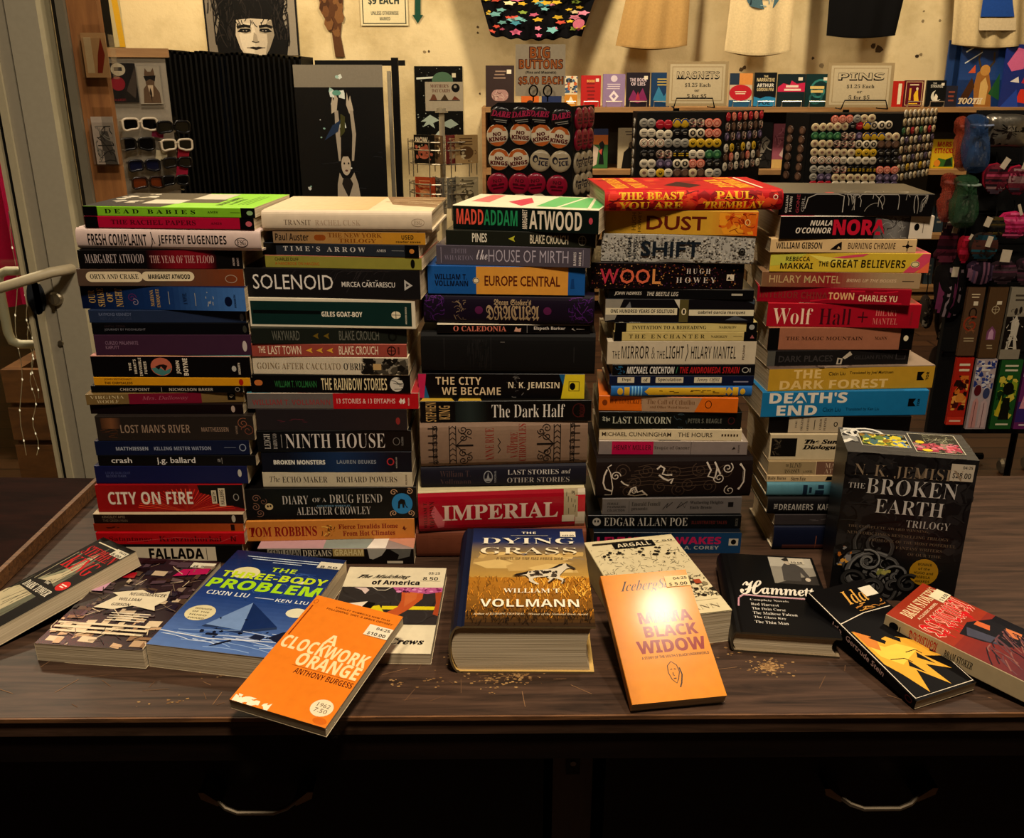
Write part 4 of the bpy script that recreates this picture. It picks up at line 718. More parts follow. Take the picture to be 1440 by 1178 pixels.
S5 = [
 ('I', 1096, 1312.7, 272, 299.5, 2, 'pb', '#0f0d0d', [T2('#b0aaa2', 'GILLIAN', 284, 298, .1, .9, 'sb', 0, 90), T2('#b0aaa2', 'FLYNN', 308, 323, .15, .85, 'sb', 0, 90), T2('#8a3440', 'GONE', 350, 370, .1, .95, 'sans', .01, 90), T2('#8a8680', 'GIRL', 382, 402, .15, .85, 'sans', .01, 90)] + hair + [T2('#7a7670', 'BROADWAY', 1112, 1124, .2, .7, 'sb', 0, 90)],
  'black paperback with loose white strands drawn across', dict(top='#3c3834', cover=[('G', '#4a4640', '#2c2826', 0, 1), ('I', '#a83038', .3, .36, .02, .1), ('S', ['#8a847a', '#a8a298'], 14, .04, .0009, .4, .95, .0, .2, 5, (1.2, 2), .4)])),
 ('I', 1097, 1312, 303.5, 332.5, 0, 'pb', '#100d0e', [('G', '#4a4644', '#7a7672', 830, 960), ('G', '#7a7672', '#383432', 960, 1045), ('S', ['#8a8680', '#2a2624'], 22, .012, .0009, 850, 1040, .05, .95, 5), ('R', '#ccc0ae', 1045, 1188), T2('#d8ccbc', 'NUALA', 432, 567, .58, .82, 'sbi'), T2('#d8ccbc', "O'CONNOR", 347, 563, .24, .5, 'sbi'), T2('#b81c36', 'NORA', 575, 895, .16, .86, 'sb', .03), ('I', BK, 1072, 1104, .36, .68), ('R', '#7a7064', 1125, 1130, .25, .75)], 'black and cream paperback with a red four-letter word', dict(top='#c8beb0', cover=[('R', '#a8203c', 0, .22), ('R', '#8a1c34', .08, .14)])),
 ('I', 1083.5, 1288.7, 336, 354.5, 1, 'pb', '#cbae80', [T2('#1d1512', 'WILLIAM GIBSON', 225, 507, .28, .76), ('P', '#17110e', [(558, .22), (596, .62), (626, .82), (630, .22)]), ('P', '#cbae80', [(600, .3), (610, .5), (622, .3)]), T2('#54402e', 'BURNING CHROME', 667, 957, .28, .74, 'sb', -.01), ('L', '#17110e', .0012, [(1000, .5), (1062, .5)]), ('L', '#17110e', .0012, [(1031, .12), (1031, .88)]), ('E', '#17110e', 1020, 1042, .34, .66)], 'sand coloured paperback with a black mountain mark'),
 ('I', 1083, 1307, 355.5, 382.5, 2, 'pb', '#c6aa3a', [('P', '#b8b44a', [(190, .9), (420, 1), (300, .4), (190, .3)]), ('P', '#d8c860', [(420, .9), (760, .6), (520, .5)]), ('P', '#c84a64', [(560, .76), (700, .92), (790, .98), (760, .84), (640, .72)]), ('P', '#c84a64', [(1010, 0), (1120, 1), (1165, 1), (1165, .5), (1080, 0)]), ('P', '#d86a4a', [(1090, 0), (1165, .6), (1165, 0)]), T2('#201a10', 'REBECCA', 283, 432, .56, .8), T2('#201a10', 'MAKKAI', 252, 453, .16, .46), T2('#201a10', 'THE', 487, 548, .3, .56), T2('#201a10', 'GREAT BELIEVERS', 560, 1020, .24, .66, 'sb', -.005), ('I', '#d8c898', 1052, 1106, .28, .6), ('O', '#201a10', .0009, 1056, 1102, .31, .57)], 'yellow paperback with pink streaks', dict(top='#d0b44a', cover=[('P', '#c84a64', [(.4, 0), (.5, .8), (.65, .8), (.6, 0)]), ('P', '#c84a64', [(.85, 0), (.95, 1), (1, 1), (1, 0)])])),
 ('I', 1071, 1294, 383, 402.5, 3, 'pb', '#8c6e52', [('G', '#7c5c42', '#8a2028', 140, 560), ('G', '#8a2028', '#a08868', 560, 900), ('R', '#a08868', 900, 1110), T2('#b89c70', 'HILARY MANTEL', 183, 622, .28, .78, 'sans', .004), T2('#ccb090', 'BRING UP THE BODIES', 660, 965, .38, .6, 'si', .008), ('R', '#4a3a2c', 1000, 1072, .44, .5)], 'brown paperback fading to red, with thin gold capitals'),
 ('I', 1065, 1281, 404.5, 425.5, 6, 'pb', '#900f26', [('S', ['#7c0c1e', '#b81c34'], 8, .03, .002, 200, 1000, .1, .9, 3, (-.2, .2), .1), T2('#82322c', 'INTERIOR CHINA', 120, 545, .26, .7, 'sb', -.005), T2('#d6a878', 'TOWN', 550, 707, .26, .72), T2('#dcbc9c', 'CHARLES YU', 735, 970, .2, .6)], 'crimson paperback with its title fading to gold'),
 ('I', 1079, 1294, 427, 457.5, 3, 'pb', '#9e1529', [T2('#e2c6ae', 'Wolf', 205, 450, .1, .8, SP, TH_), T2('#42101a', 'Hall', 492, 688, .1, .8, SP, TH_), ('R', '#42101a', 728, 790, .42, .48), ('R', '#42101a', 755, 763, .22, .68), T2('#c8746c', 'HILARY', 835, 970, .52, .78, SP, TH_), T2('#c8746c', 'MANTEL', 822, 975, .14, .42, SP, TH_), T2('#8a2830', 'PICADOR', 1050, 1062, .15, .7, 'sb', 0, 90)], 'red paperback with large cream and dark serif lettering', dict(top='#b0182c', cover=[('P', '#c8a890', [(.2, 0), (.3, .3), (.34, 0)])])),
 ('I', 1080, 1284, 460.5, 490, 0, 'pb', '#99664e', [('R', BK, 175, 242), T2('#4a2a1c', 'THE MAGIC MOUNTAIN', 285, 755, .44, .6, SP), T2('#4a2a1c', 'MANN', 830, 905, .46, .6, SP), ('R', BK, 985, 1065), ('E', '#cfc4a8', 1006, 1036, .4, .66)], 'terracotta paperback with black spine ends', dict(W=.13)),
 ('I', 1079, 1278, 492, 512, -3, 'pb', '#1d1b1b', [('R', '#56544e', 170, 218), T2('#3e3a3a', 'DARK PLACES', 240, 570, .24, .68, 'sans', .02), ('P', '#b4a896', [(596, .05), (600, .5), (632, .45), (628, .05)]), ('P', '#b4a896', [(630, .5), (672, .92), (688, .7), (645, .38)]), ('P', '#1d1b1b', [(606, .12), (608, .4), (622, .38), (618, .12)]), T2('#353232', 'GILLIAN FLYNN', 700, 940, .36, .64, 'sans', .02), ('F', '#4a4646', .0008, 960, 1015, .35, .75)], 'dark charcoal paperback with a white blade'),
 ('J', 1080.6, 1313, 516, 548, -5, 'pb', '#b69030', [T2('#d8b878', 'THE', 305, 460, .54, .94, 'sb', .01), T2('#d8b878', 'DARK FOREST', 232, 848, .06, .46, 'sb', .01), T2('#2a2010', 'Cixin Liu', 503, 598, .66, .82, 'sans', .01), T2('#2a2010', 'Translated by Joel Martinsen', 622, 872, .66, .82, 'sans', .01), ('P', BK, [(1012, .36), (1012, .74), (1052, .74), (1035, .56), (1056, .36)]), T2(BK, 'TOR', 1064, 1080, .36, .74, 'sb', .01, 90)], 'thick yellow paperback with pale capitals', dict(top='#6a5a4a', cover=[('G', '#5a4a44', '#8a7868', 0, 1), ('S', ['#4a3c34', '#9a8878'], 24, .03, .003, 0, 1, 0, .9, 4)])),
 ('J', 1070.8, 1304, 550, 585, -3, 'pb', '#1f73a0', [T2('#d8d0c2', "DEATH'S", 168, 610, .54, .98, 'sb', .015), T2('#d8d0c2', 'END', 215, 445, .04, .46, 'sb', .015), T2('#113e5a', 'Cixin Liu', 477, 580, .18, .36, 'sans', .01), T2('#113e5a', 'Translated by Ken Liu', 608, 800, .18, .34, 'sans', .01), ('P', BK, [(962, .36), (962, .68), (1004, .68), (990, .52), (1008, .36)]), T2(BK, 'TOR', 1014, 1028, .36, .68, 'sb', .01, 90)], 'thick sky blue paperback with white capitals'),
 ('J', 1080.6, 1280, 585, 609, 0, 'pb', '#0e0b0b', [('R', '#b6a68c', 280, 588, .03, .97), T2('#2a221a', 'THE', 318, 328, .3, .75, SP, 0, 90), T2('#2a221a', 'DEATH', 350, 362, .15, .9, SP, 0, 90), T2('#2a221a', 'ARTEMIO', 385, 396, .1, .95, SP, 0, 90), ('L', '#2a221a', .001, [(428, .2), (428, .8)]), T2('#2a221a', 'CARLOS', 456, 468, .2, .85, SP, 0, 90), T2('#2a221a', 'FUENTES', 482, 494, .15, .9, SP, 0, 90), ('O', '#2a221a', .0012, 540, 558, .4, .65)], 'black paperback with a beige panel'),
 ('J', 1082, 1280, 610.5, 647, 0, 'pb', '#c4b494', [('R', '#14120f', 180, 325, .14, .86), ('S', ['#3a342c', '#5a5040'], 14, .01, .0012, 185, 235, .2, .8, 5), T2('#12100e', 'The Sunlight', 368, 662, .6, .82, 'bi', .03), T2('#12100e', 'Dialogues', 360, 595, .38, .6, 'bi', .03), T2('#12100e', 'JOHN GARDNER', 582, 860, .2, .32, 'bi', .02)], 'buff paperback with a dark photograph on its spine'),
 ('J', 1080, 1275, 648.5, 667.5, 0, 'pb', '#9c8866', [T2('#2a2018', 'THE', 262, 280, .6, .8, SP), T2('#2a2018', 'BLIND', 285, 350, .52, .88, SP, TH_), T2('#2a2018', 'ASSASSIN', 255, 345, .1, .46, SP, TH_), T2('#4a3c2c', 'A NOVEL', 365, 420, .15, .32, SP), ('R', '#765646', 437, 970), ('L', '#d0b890', .0008, [(436, 0), (436, 1)]), T2('#c0a68c', 'MARGARET', 487, 690, .52, .88, SP, TH_), T2('#c0a68c', 'ATWOOD', 487, 650, .1, .46, SP, TH_)], 'tan and brown paperback in two halves'),
 ('J', 1078, 1270, 668, 677.5, 0, 'pb', '#c2aa84', [T2('#3a2818', 'Ruby Burns', 162, 265, .2, .8, SP), T2('#3a2818', 'Stern Fate', 295, 378, .2, .8, SP), ('P', BK, [(490, .2), (500, .8), (640, .9), (640, .3)])], 'thin beige paperback'),
 ('J', 1078, 1270, 678.5, 698, 0, 'hc', '#4a7684', [('G', '#5c8894', '#3c6676', 155, 700), ('R', '#16283a', 360, 385, .15, .85), ('R', '#16283a', 395, 410, .3, .7), ('R', '#16283a', 430, 480, .15, .5), ('R', '#16283a', 445, 478, .6, .85)], 'slim teal blue hardcover with a rounded spine'),
 ('J', 1079, 1272, 699, 723, 0, 'hc', '#151315', [T2('#aca69e', 'THE', 195, 215, .35, .65, 'sb', 0, 90), T2('#aca69e', 'DREAMERS', 224, 418, .28, .64, 'sb', -.01), T2('#aca69e', 'KAREN THOMPSON WALKER', 445, 940, .28, .64, 'sb', -.01)], 'black hardcover with slanting grey capitals'),
 ('J', 1089, 1272, 723.5, 738, 0, 'pb', '#3a3434', [('S', ['#565050'], 8, .008, .0012, 350, 560, .4, .6, 3, (-.1, .1), .1)], 'dim grey paperback'),
 ('J', 1087, 1280, 738.5, 773, 0, 'hc', '#11172e', [('R', '#5a342e', 245, 525, .08, .24), ('R', '#7a4a34', 432, 437, .05, .6)], 'thick navy hardcover'),
]
stack('leftmost', S1, 'books in the leftmost stack')
stack('second', S2, 'books in the second stack')
stack('middle', S3, 'books in the middle stack')
stack('fourth', S4, 'books in the fourth stack')
stack('rightmost', S5, 'books in the rightmost stack')

# ---------------------------------------------------------------- books lying in front of the stacks
def lay(name, label, pts, T, W=None, L=None, **kw):
    """pts: cover corners nl (spine, tail), nr (fore-edge, tail), fl (spine, head), fr as (px, py, height above the counter)"""
    P = {k: PZ(a, b, ZT + c) for k, (a, b, c) in pts.items()}
    up = P['fl'] - P['nl'] if 'fl' in P and 'nl' in P else P['fr'] - P['nr']
    across = P['fr'] - P['fl'] if 'fr' in P and 'fl' in P else P['nr'] - P['nl']
    W = W or across.length; L = L or up.length
    if 'fl' not in P: P['fl'] = P['fr'] - across
    ey = up.normalized(); ez = across.cross(ey).normalized(); ex = ey.cross(ez)
    o = book(name, label, 'books lying in front of the stacks', L, W, T, front=True, **kw)
    head = P['fl']
    c = head - ey * (L / 2) - ez * T
    M = Matrix((( -ey.x, ex.x, ez.x, c.x), (-ey.y, ex.y, ez.y, c.y), (-ey.z, ex.z, ez.z, c.z), (0, 0, 0, 1)))
    o.matrix_world = M
    print('LAY', label[:30], 'W %.3f L %.3f T %.3f' % (W, L, T))
    return o
def tx(c, s, u0, u1, v0, v1, *a): return ('T', c, s, u0, u1, v0, v1, *a)

# horror paperback at the far left, propped on the collage one
lay('paperback_book', 'black paperback with red author name and red disc, propped at far left',
    dict(fl=(145, 755, .042), fr=(207, 773, .054), nr=(2, 887, .026)), .021, W=.09, base='#15110f', spine=[('R', '#8a1a1c', .02, .4, .2, .8)],
    cover=[('V', '#1a1614', '#24201c', 0, 1, 0, 1), ('P', '#b8ac8c', [(0, .0), (.5, .05), (.62, .6), (.5, .86), (.44, .6), (.0, .3)]), ('P', '#6a6a58', [(.5, .05), (.72, .1), (.7, .6), (.56, .9), (.6, .5)]), ('P', '#8a8a70', [(.1, .32), (.44, .62), (.5, .95), (.36, .7)]), ('P', '#1c1814', [(.0, .36), (.3, .55), (.42, .7), (.2, .62), (0, .5)]),
           ('S', ['#3a342a', '#a8a084', '#585444'], 30, .05, .0012, .05, .75, .05, .8, 4, (1.3, 1.8), .1),
           tx('#b81c22', 'STEPHEN', .1, .95, .8, .9, SP, -.005), tx('#b81c22', 'KING', .14, .9, .64, .78, SP, -.005), ('E', '#c42a26', .72, .96, .46, .56), ('R', '#e8d0c0', .77, .91, .515, .525), ('R', '#e8d0c0', .79, .89, .495, .505), ('R', '#d8ccb0', .1, .8, .94, .95),
           ('P', '#1c1914', [(.05, .37), (.9, .35), (.92, .45), (.5, .5), (.08, .46)]), tx('#d8d0bc', 'THE', .42, .56, .47, .49, SP), tx('#d8d0bc', 'DARK TOWER', .12, .86, .38, .44, SP)],
    stickers=[(.66, .98, .885, .955, ['04/25', '8.00'])], mat=M_DEEP)

rd = random.Random(11)
coll = [('V', '#3a2a2c', '#2a2026', 0, 1, 0, 1)]
for i in range(150):
    u, v = rd.uniform(0, .97), rd.uniform(0, .95)
    w, h = rd.uniform(.03, .16), rd.uniform(.015, .07)
    c = rd.choice(['#4a3a40', '#1c1418', '#6a5a58', '#2a2030', '#8a7868', '#3a2a24', '#54424a', '#c0ac90', '#161014', '#5a4636', '#34303a'])
    if v < .3: c = rd.choice([c, '#b89a78', '#d0bc9c', '#8a6a4c', '#c4a480'])
    sk = rd.uniform(-.02, .02)
    coll.append(('P', c, [(u, v), (min(1, u + w), v + sk), (min(1, u + w), min(1, v + h + sk)), (u, min(1, v + h))]))
coll += [('P', '#b01c58', [(.66, .78), (.98, .83), (.97, .9), (.7, .87)]), ('P', '#a01a28', [(.12, .73), (.3, .73), (.28, .8), (.14, .79)]), ('P', '#c89ab0', [(.0, .56), (.12, .56), (.12, .68), (0, .66)])]
coll += [('R', '#d8c8a8', .02, .9, a, a + .02) for a in (.12, .16, .2)] + [('S', ['#1c1418', '#d0bc9c', '#7a6858'], 60, .02, .001, 0, 1, 0, 1, 8, (0, 6), .1)]
coll += [('P', '#d8ccb0', [(.2, .38), (.32, .52), (.24, .55), (.5, .6), (.62, .56), (.78, .6), (.82, .5), (.76, .43), (.8, .38), (.55, .42), (.4, .37)]), tx('#2a1e1c', 'NEUROMANCER', .42, .78, .53, .565), tx('#2a1e1c', 'WILLIAM', .36, .58, .47, .5), tx('#2a1e1c', 'GIBSON', .34, .52, .41, .44)] + [('R', '#e0d4bc', .42, .8, .33 - .025 * k, .338 - .025 * k) for k in range(4)]
lay('paperback_book', 'paperback with a dark photo collage cover and torn white label',
    dict(nl=(47.7, 904, .023), nr=(199, 916.5, .025), fr=(309, 791.5, .025)), .024, base='#1c1418', cover=coll, stickers=[(.74, .98, .91, .97, ['', '8.50'])], mat=M_SHINY)

lay('paperback_book', 'blue paperback with a pyramid, moons and neon yellow title',
    dict(nl=(205, 905, .03), fl=(334, 773, .03), fr=(489, 785, .03)), .03, base='#1a2c58',
    cover=[('V', '#5a76a8', '#24427e', 0, 1, 0, .5), ('V', '#24427e', '#16264e', 0, 1, .5, 1), ('S', ['#3a5a94', '#2c4a86'], 26, .03, .0016, .3, 1, .48, .8, 3, (0, 6), 1.2),
           ('E', '#d8d0a0', .13, .37, .69, .82), ('E', '#d6d2b4', .83, 1.0, .36, .45), ('E', '#d8d2b0', .72, .83, .69, .72),
           ('P', '#7a94bc', [(.3, .22), (.52, .46), (.6, .2)]), ('P', '#1c3260', [(.52, .46), (.6, .2), (.85, .26)]), ('P', '#2c3c5c', [(.3, .22), (.6, .2), (.85, .26), (.86, .24), (.6, .17), (.28, .2)]),
           ('S', ['#8aa4cc', '#b8c4d8', '#3c5c94'], 40, .06, .0012, 0, 1, .02, .2, 5, (-.12, .12), .1), ('L', '#c8ccd4', .0016, [(.0, .13), (.4, .1), (.9, .13)]),
           ('P', '#141c30', [(.46, .04), (.5, .05), (.6, .1), (.58, .11), (.5, .07)]), ('I', '#141c30', .36, .46, .13, .15), ('P', '#1c2238', [(.84, .16), (.95, .12), (1, .16), (1, .24), (.92, .22)]), ('P', '#202840', [(.7, .14), (.8, .13), (.82, .17), (.73, .18)]),
           ('X', ['#10182c'], 10, .003, .3, .9, .1, .3, 4),
           ('E', '#d8cda4', .06, .3, .24, .39)] + [tx('#5a5038', s, .11, .25, .345 - .03 * k, .36 - .03 * k) for k, s in enumerate(('WINNER', 'OF THE', 'HUGO', 'AWARD'))] +
          [('R', '#c8d0d8', .14, .9, .935, .942), ('R', '#c8d0d8', .2, .84, .91, .917), ('R', '#c8d0d8', .4, .66, .887, .893),
           tx('#b8d028', 'THE', .44, .66, .79, .835), tx('#c0d426', 'THREE-BODY', .06, .98, .69, .76, 'sb', .01), tx('#a8d422', 'PROBLEM', .02, .98, .57, .67, 'sb', .015),
           tx('#d8dcdc', 'CIXIN LIU', .08, .44, .5, .54, 'sb', -.01), ('R', '#b8c0cc', .5, .66, .505, .512), tx('#d8dcdc', 'KEN LIU', .68, .95, .49, .52, 'sb', -.01)],
    stickers=[(.8, 1.0, .88, .95, ['', '8.50'])], mat=M_SHINY)

lay('paperback_book', 'white banded paperback with a photo of legs above a yellow road line',
    dict(nr=(605.7, 919, .014), fl=(491.6, 797, .014), fr=(628, 798.5, .014)), .014, base='#c8bea6',
    cover=[('R', '#d4c9ac', 0, 1, 0, 1), ('R', '#35302e', 0, 1, .3, .74), ('S', ['#3c3836', '#2a2624'], 30, .03, .002, 0, 1, .31, .73, 3), ('R', '#d2c01e', .45, .98, .47, .51), ('P', '#d2c01e', [(.34, .5), (.42, .52), (.48, .44), (.34, .42)]),
           ('P', '#b85a2c', [(.6, .7), (.82, .72), (.82, .6), (.72, .48), (.62, .4), (.52, .36), (.46, .4), (.6, .5), (.62, .58)]), ('P', '#c06a38', [(.64, .68), (.76, .7), (.76, .6), (.66, .5)]), ('P', '#a04a28', [(.93, .7), (1, .7), (1, .4), (.95, .42), (.96, .55)]),
           ('P', '#b05a8a', [(.5, .74), (1, .74), (1, .69), (.86, .66), (.7, .68), (.56, .68)]), ('X', ['#7a2a5a', '#d08ab0', '#4a1c3c'], 30, .003, .54, 1, .67, .735, 4), ('L', WH, .0012, [(.3, .74), (.36, .7), (.44, .7), (.5, .74)]),
           ('P', '#cdb8b0', [(.12, .73), (.2, .7), (.25, .65), (.28, .7), (.24, .73)]), ('P', '#dcd0bc', [(.08, .53), (.3, .56), (.34, .5), (.2, .48), (.1, .5)]), ('P', BK, [(.3, .56), (.38, .54), (.34, .46), (.26, .5)]),
           tx('#15110e', 'The Mulching', .1, .62, .84, .9, 'bi', .015, 0, .1), tx('#15110e', 'of America', .28, .76, .77, .83, 'sb', .02), tx('#15110e', 'Harry', .24, .54, .1, .17, 'bi'), tx('#15110e', 'Crews', .6, .92, .09, .15, 'bi', .02)],
    stickers=[(.76, .96, .82, .95, ['05/25', '8.50'], '#d4c9ac')])

lay('paperback_book', 'orange paperback in clear sleeve hanging over the counter edge',
    dict(nl=(322, 983, .032), nr=(451, 1037, .02), fl=(446, 836.5, .056), fr=(556.6, 879.6, .048)), .0125, base='#cc6a16', mat=M_SHINY,
    cover=[('R', '#da7f26', 0, 1, 0, 1), tx('#f0d0a0', 'A', .42, .56, .6, .69, 'sb', .005), tx('#f0d0a0', 'CLOCKWORK', .03, .97, .49, .6, 'sb', .01), tx('#f0d0a0', 'ORANGE', .3, .97, .38, .49, 'sb', .01), tx('#4a1014', 'ANTHONY BURGESS', .36, .98, .315, .36, 'sb', -.01), ('R', '#8a3a10', .3, .98, .372, .375),
           tx('#4a1c0c', "STANLEY KUBRICK'S NEW FILM", .28, .9, .925, .94), tx('#4a1c0c', "FOLLOWING '2001: A SPACE ODYSSEY'", .2, .96, .895, .912), ('X', ['#f0dcc0'], 16, .005, .02, .4, .0, .06, 4), ('R', '#8a3a10', .03, .045, .6, .9), ('O', '#8a3a10', .0006, .02, .06, .92, .96),
           ('E', '#e0d0b0', .74, .96, .06, .19), tx('#6a5a4a', '1962', .79, .92, .13, .16, 'it'), tx('#6a5a4a', '7.50', .79, .92, .09, .12, 'it'), ('E', '#c86a1c', .84, .98, .01, .06)],
    stickers=[(.74, 1.0, .76, .86, ['04/25', '$10.00'], '#dcd0b8')], sleeve=True)

horse = [(.36, .455), (.4, .475), (.46, .487), (.5, .5), (.55, .51), (.62, .515), (.68, .525), (.72, .545), (.76, .57), (.8, .578), (.82, .585), (.83, .575), (.87, .55), (.9, .53), (.885, .522), (.85, .535), (.82, .53), (.79, .5), (.76, .465), (.755, .44), (.79, .425), (.8, .4), (.775, .375), (.76, .38), (.775, .4), (.76, .415), (.71, .43), (.68, .4), (.66, .385), (.655, .395), (.67, .42), (.64, .445), (.57, .44), (.53, .425), (.54, .4), (.58, .375), (.575, .365), (.55, .37), (.5, .4), (.5, .43), (.47, .46), (.42, .455)]
lay('hardcover_book', 'thick hardcover showing a spotted horse running through golden grass',
    dict(nl=(638.5, 880, .061), nr=(837.7, 880, .061), fl=(655, 742.7, .061)), .061, hard=True, base='#1a2036', bulge=.007, inner='#c8a868', mat=M_DEEP,
    cover=[('V', '#b08c46', '#84704e', 0, 1, .44, .72), ('V', '#84704e', '#26325a', 0, 1, .72, .84), ('V', '#26325a', '#1a2346', 0, 1, .84, 1), ('S', ['#8a7a64', '#c4aa78', '#6a6a78'], 14, .04, .002, .02, .98, .64, .7, 5, (-.5, .5), .5), ('X', ['#c8ac70', '#b89a60', '#a88c58'], 24, .012, .02, .98, .5, .72, 6, 2.5),
           ('V', '#2a2018', '#a87428', 0, 1, 0, .45), ('S', ['#c8862c', '#d89a3a', '#8a5a20', '#a06a24', '#6a4a20', '#b87a28'], 520, .008, .0007, 0, 1, .06, .455, 7, (1.2, 1.9), .2), ('S', ['#d8a03c', '#e0b050'], 90, .01, .001, .5, 1, .25, .45, 3, (1.2, 1.9), .2), ('S', ['#2a2018', '#3a2a18'], 160, .009, .0008, 0, 1, 0, .14, 17, (1.2, 1.9), .2),
           ('P', '#c8bca4', horse), ('P', '#2a221c', [(.36, .455), (.4, .475), (.46, .49), (.5, .503), (.48, .47), (.42, .455)]), ('P', '#2a241e', [(.66, .52), (.72, .55), (.76, .575), (.8, .582), (.78, .56), (.73, .535)]), ('P', '#3a322a', [(.82, .585), (.83, .575), (.87, .55), (.9, .53), (.885, .522), (.85, .535), (.82, .555)]), ('X', ['#2a221c', '#4a4036'], 26, .0035, .5, .74, .44, .51, 5), ('L', '#4a3a2a', .002, [(.71, .43), (.68, .4), (.66, .385)]), ('L', '#4a3a2a', .002, [(.79, .42), (.79, .4), (.775, .378)]),
           tx('#d8d0bc', 'THE', .44, .57, .915, .94, 'sb', -.01), ('R', '#a8a490', .34, .68, .893, .897), tx('#dcd4c0', 'DYING', .08, .92, .8, .868, SP, -.012), tx('#dcd0b0', 'GRASS', .08, .92, .685, .757, SP, -.012), tx('#5a4630', 'A NOVEL OF THE NEZ PERCE WAR', .22, .8, .632, .647, 'sb'),
           tx('#e0d8c4', 'WILLIAM T.', .29, .76, .285, .325, SP, -.008), tx('#e0d8c4', 'VOLLMANN', .11, .89, .155, .225, 'sb', -.005), tx('#c8b89a', 'Author of EUROPE CENTRAL', .06, .46, .078, .1, 'bi'), tx('#c8b89a', 'Winner of the National Book Award', .49, .95, .078, .1, 'it', .01)],
    stickers=[(.79, .93, .895, .955, ['', '$45.00'], '#d4cab4')])

lay('paperback_book', 'cream paperback with ink sketches and a black name label',
    dict(fl=(821, 763, .041), fr=(947, 755.6, .041), nr=(1034, 865, .041)), .041, base='#b8aa84',
    cover=[('R', '#cdc09c', 0, 1, 0, 1), ('S', ['#2a241c', '#4a4030', '#6a5e48'], 260, .007, .0005, .02, .98, .2, .88, 4, (0, 6), .8), ('S', ['#2a241c', '#3a3226'], 110, .005, .0009, .3, 1, .18, .45, 6), ('X', ['#2a241c', '#8a7e60', '#3a3226'], 60, .004, .3, 1, .16, .4, 8), ('X', ['#2a241c'], 30, .003, .1, .9, .72, .86, 9), ('P', '#a04a2c', [(.85, .33), (.92, .33), (.92, .38), (.85, .38)]), ('I', '#3a3226', .06, .66, .935, .955),
           ('R', '#14120f', .28, .74, .86, .94), tx('#cfc4a8', 'ARGALL', .32, .7, .875, .925, 'sb', -.005), ('R', '#cdc09c', 0, 1, 0, .17), ('R', '#8a7e60', .05, .95, .135, .14), tx('#6a5e48', 'VOLLMANN', .1, .92, .04, .09, SP, -.01)],
    stickers=[(.72, .99, .9, .97, ['', '7.50'], '#cdc09c')])

lay('paperback_book', 'amber paperback in clear wrap leaning on the sketch covered one',
    dict(nl=(888.7, 991, .0135), nr=(1022.8, 979.5, .0135), fl=(844, 810, .08)), .0132, base='#b8741c', mat=M_WRAP,
    cover=[('R', '#d28a1e', 0, 1, 0, 1), ('G', '#c47c18', '#d28a1e', 0, .16), tx('#1c1410', 'Iceberg', .17, .6, .83, .94, 'bi', -.01, 0, .12), tx('#1c1410', 'Slim', .62, .86, .86, .94, 'bi', -.01, 0, .12), tx('#8a2018', 'MAMA', .3, .9, .58, .67, 'sb', .02), tx('#8a2018', 'BLACK', .32, .92, .47, .56, 'sb', .02), tx('#8a2018', 'WIDOW', .2, .96, .35, .45, 'sb', .02),
           tx('#4a2a10', 'A STORY OF THE SOUTH-S BLACK UNDERWORLD', .22, .96, .31, .33, 'sb'),
           ('L', '#2a1c10', .0009, [(.47, .25), (.46, .2), (.48, .15), (.52, .12), (.55, .15), (.58, .2), (.57, .25), (.52, .28), (.47, .25)]), ('L', '#2a1c10', .0009, [(.49, .22), (.51, .225)]), ('L', '#2a1c10', .0009, [(.53, .225), (.55, .22)]), ('L', '#2a1c10', .0009, [(.51, .2), (.505, .18), (.52, .175)]), ('L', '#2a1c10', .0012, [(.5, .155), (.53, .155)]), ('L', '#2a1c10', .0014, [(.59, .23), (.6, .18), (.57, .12), (.545, .09)])],
    stickers=[(.72, 1.0, .86, .95, ['04/25', '$ 5.00'], '#dcc89a')])

lay('hardcover_book', 'black jacketed hardcover with white script title and a small grey photograph',
    dict(nl=(1032.5, 887.6, .027), nr=(1183.6, 895, .027), fr=(1141, 782.5, .027)), .027, hard=True, base='#0c0b0c', mat=M_GLOSS, bulge=.003, inner='#8a7a62',
    cover=[('R', '#0d0c0d', 0, 1, 0, 1), ('R', '#8a8478', .47, .97, .62, .98), ('R', '#a8a294', .47, .97, .85, .98), ('P', '#3a3632', [(.5, .62), (.97, .62), (.97, .74), (.72, .7)]), ('P', '#4c4844', [(.58, .66), (.6, .84), (.66, .92), (.76, .9), (.84, .84), (.9, .7), (.86, .68), (.8, .78), (.78, .66)]), ('E', '#a89c8a', .64, .73, .88, .97), ('P', '#2a2622', [(.62, .95), (.68, .985), (.74, .95), (.72, .93), (.65, .93)]), ('E', '#b8ac9a', .83, .89, .66, .71),
           tx('#dcd4c4', 'H', .05, .32, .45, .64, 'script', .008), tx('#dcd4c4', 'ammett', .29, .88, .465, .57, 'bi', .01), ('L', '#b88a94', .0022, [(.0, .3), (.02, .4), (.08, .44), (.4, .43), (.75, .43)]), ('L', '#dccac4', .0009, [(.03, .42), (.08, .45), (.4, .44), (.75, .44)])] +
          [tx('#cfc8bc', s, .14, .14 + w, .37 - .052 * k, .4 - .052 * k, SP, -.01) for k, (s, w) in enumerate((('Complete Novels', .42), ('Red Harvest', .3), ('The Dain Curse', .36), ('The Maltese Falcon', .47), ('The Glass Key', .34), ('The Thin Man', .35)))],
    stickers=[(.7, .88, .89, .97, ['', '10.00'], '#b4ac9a')])

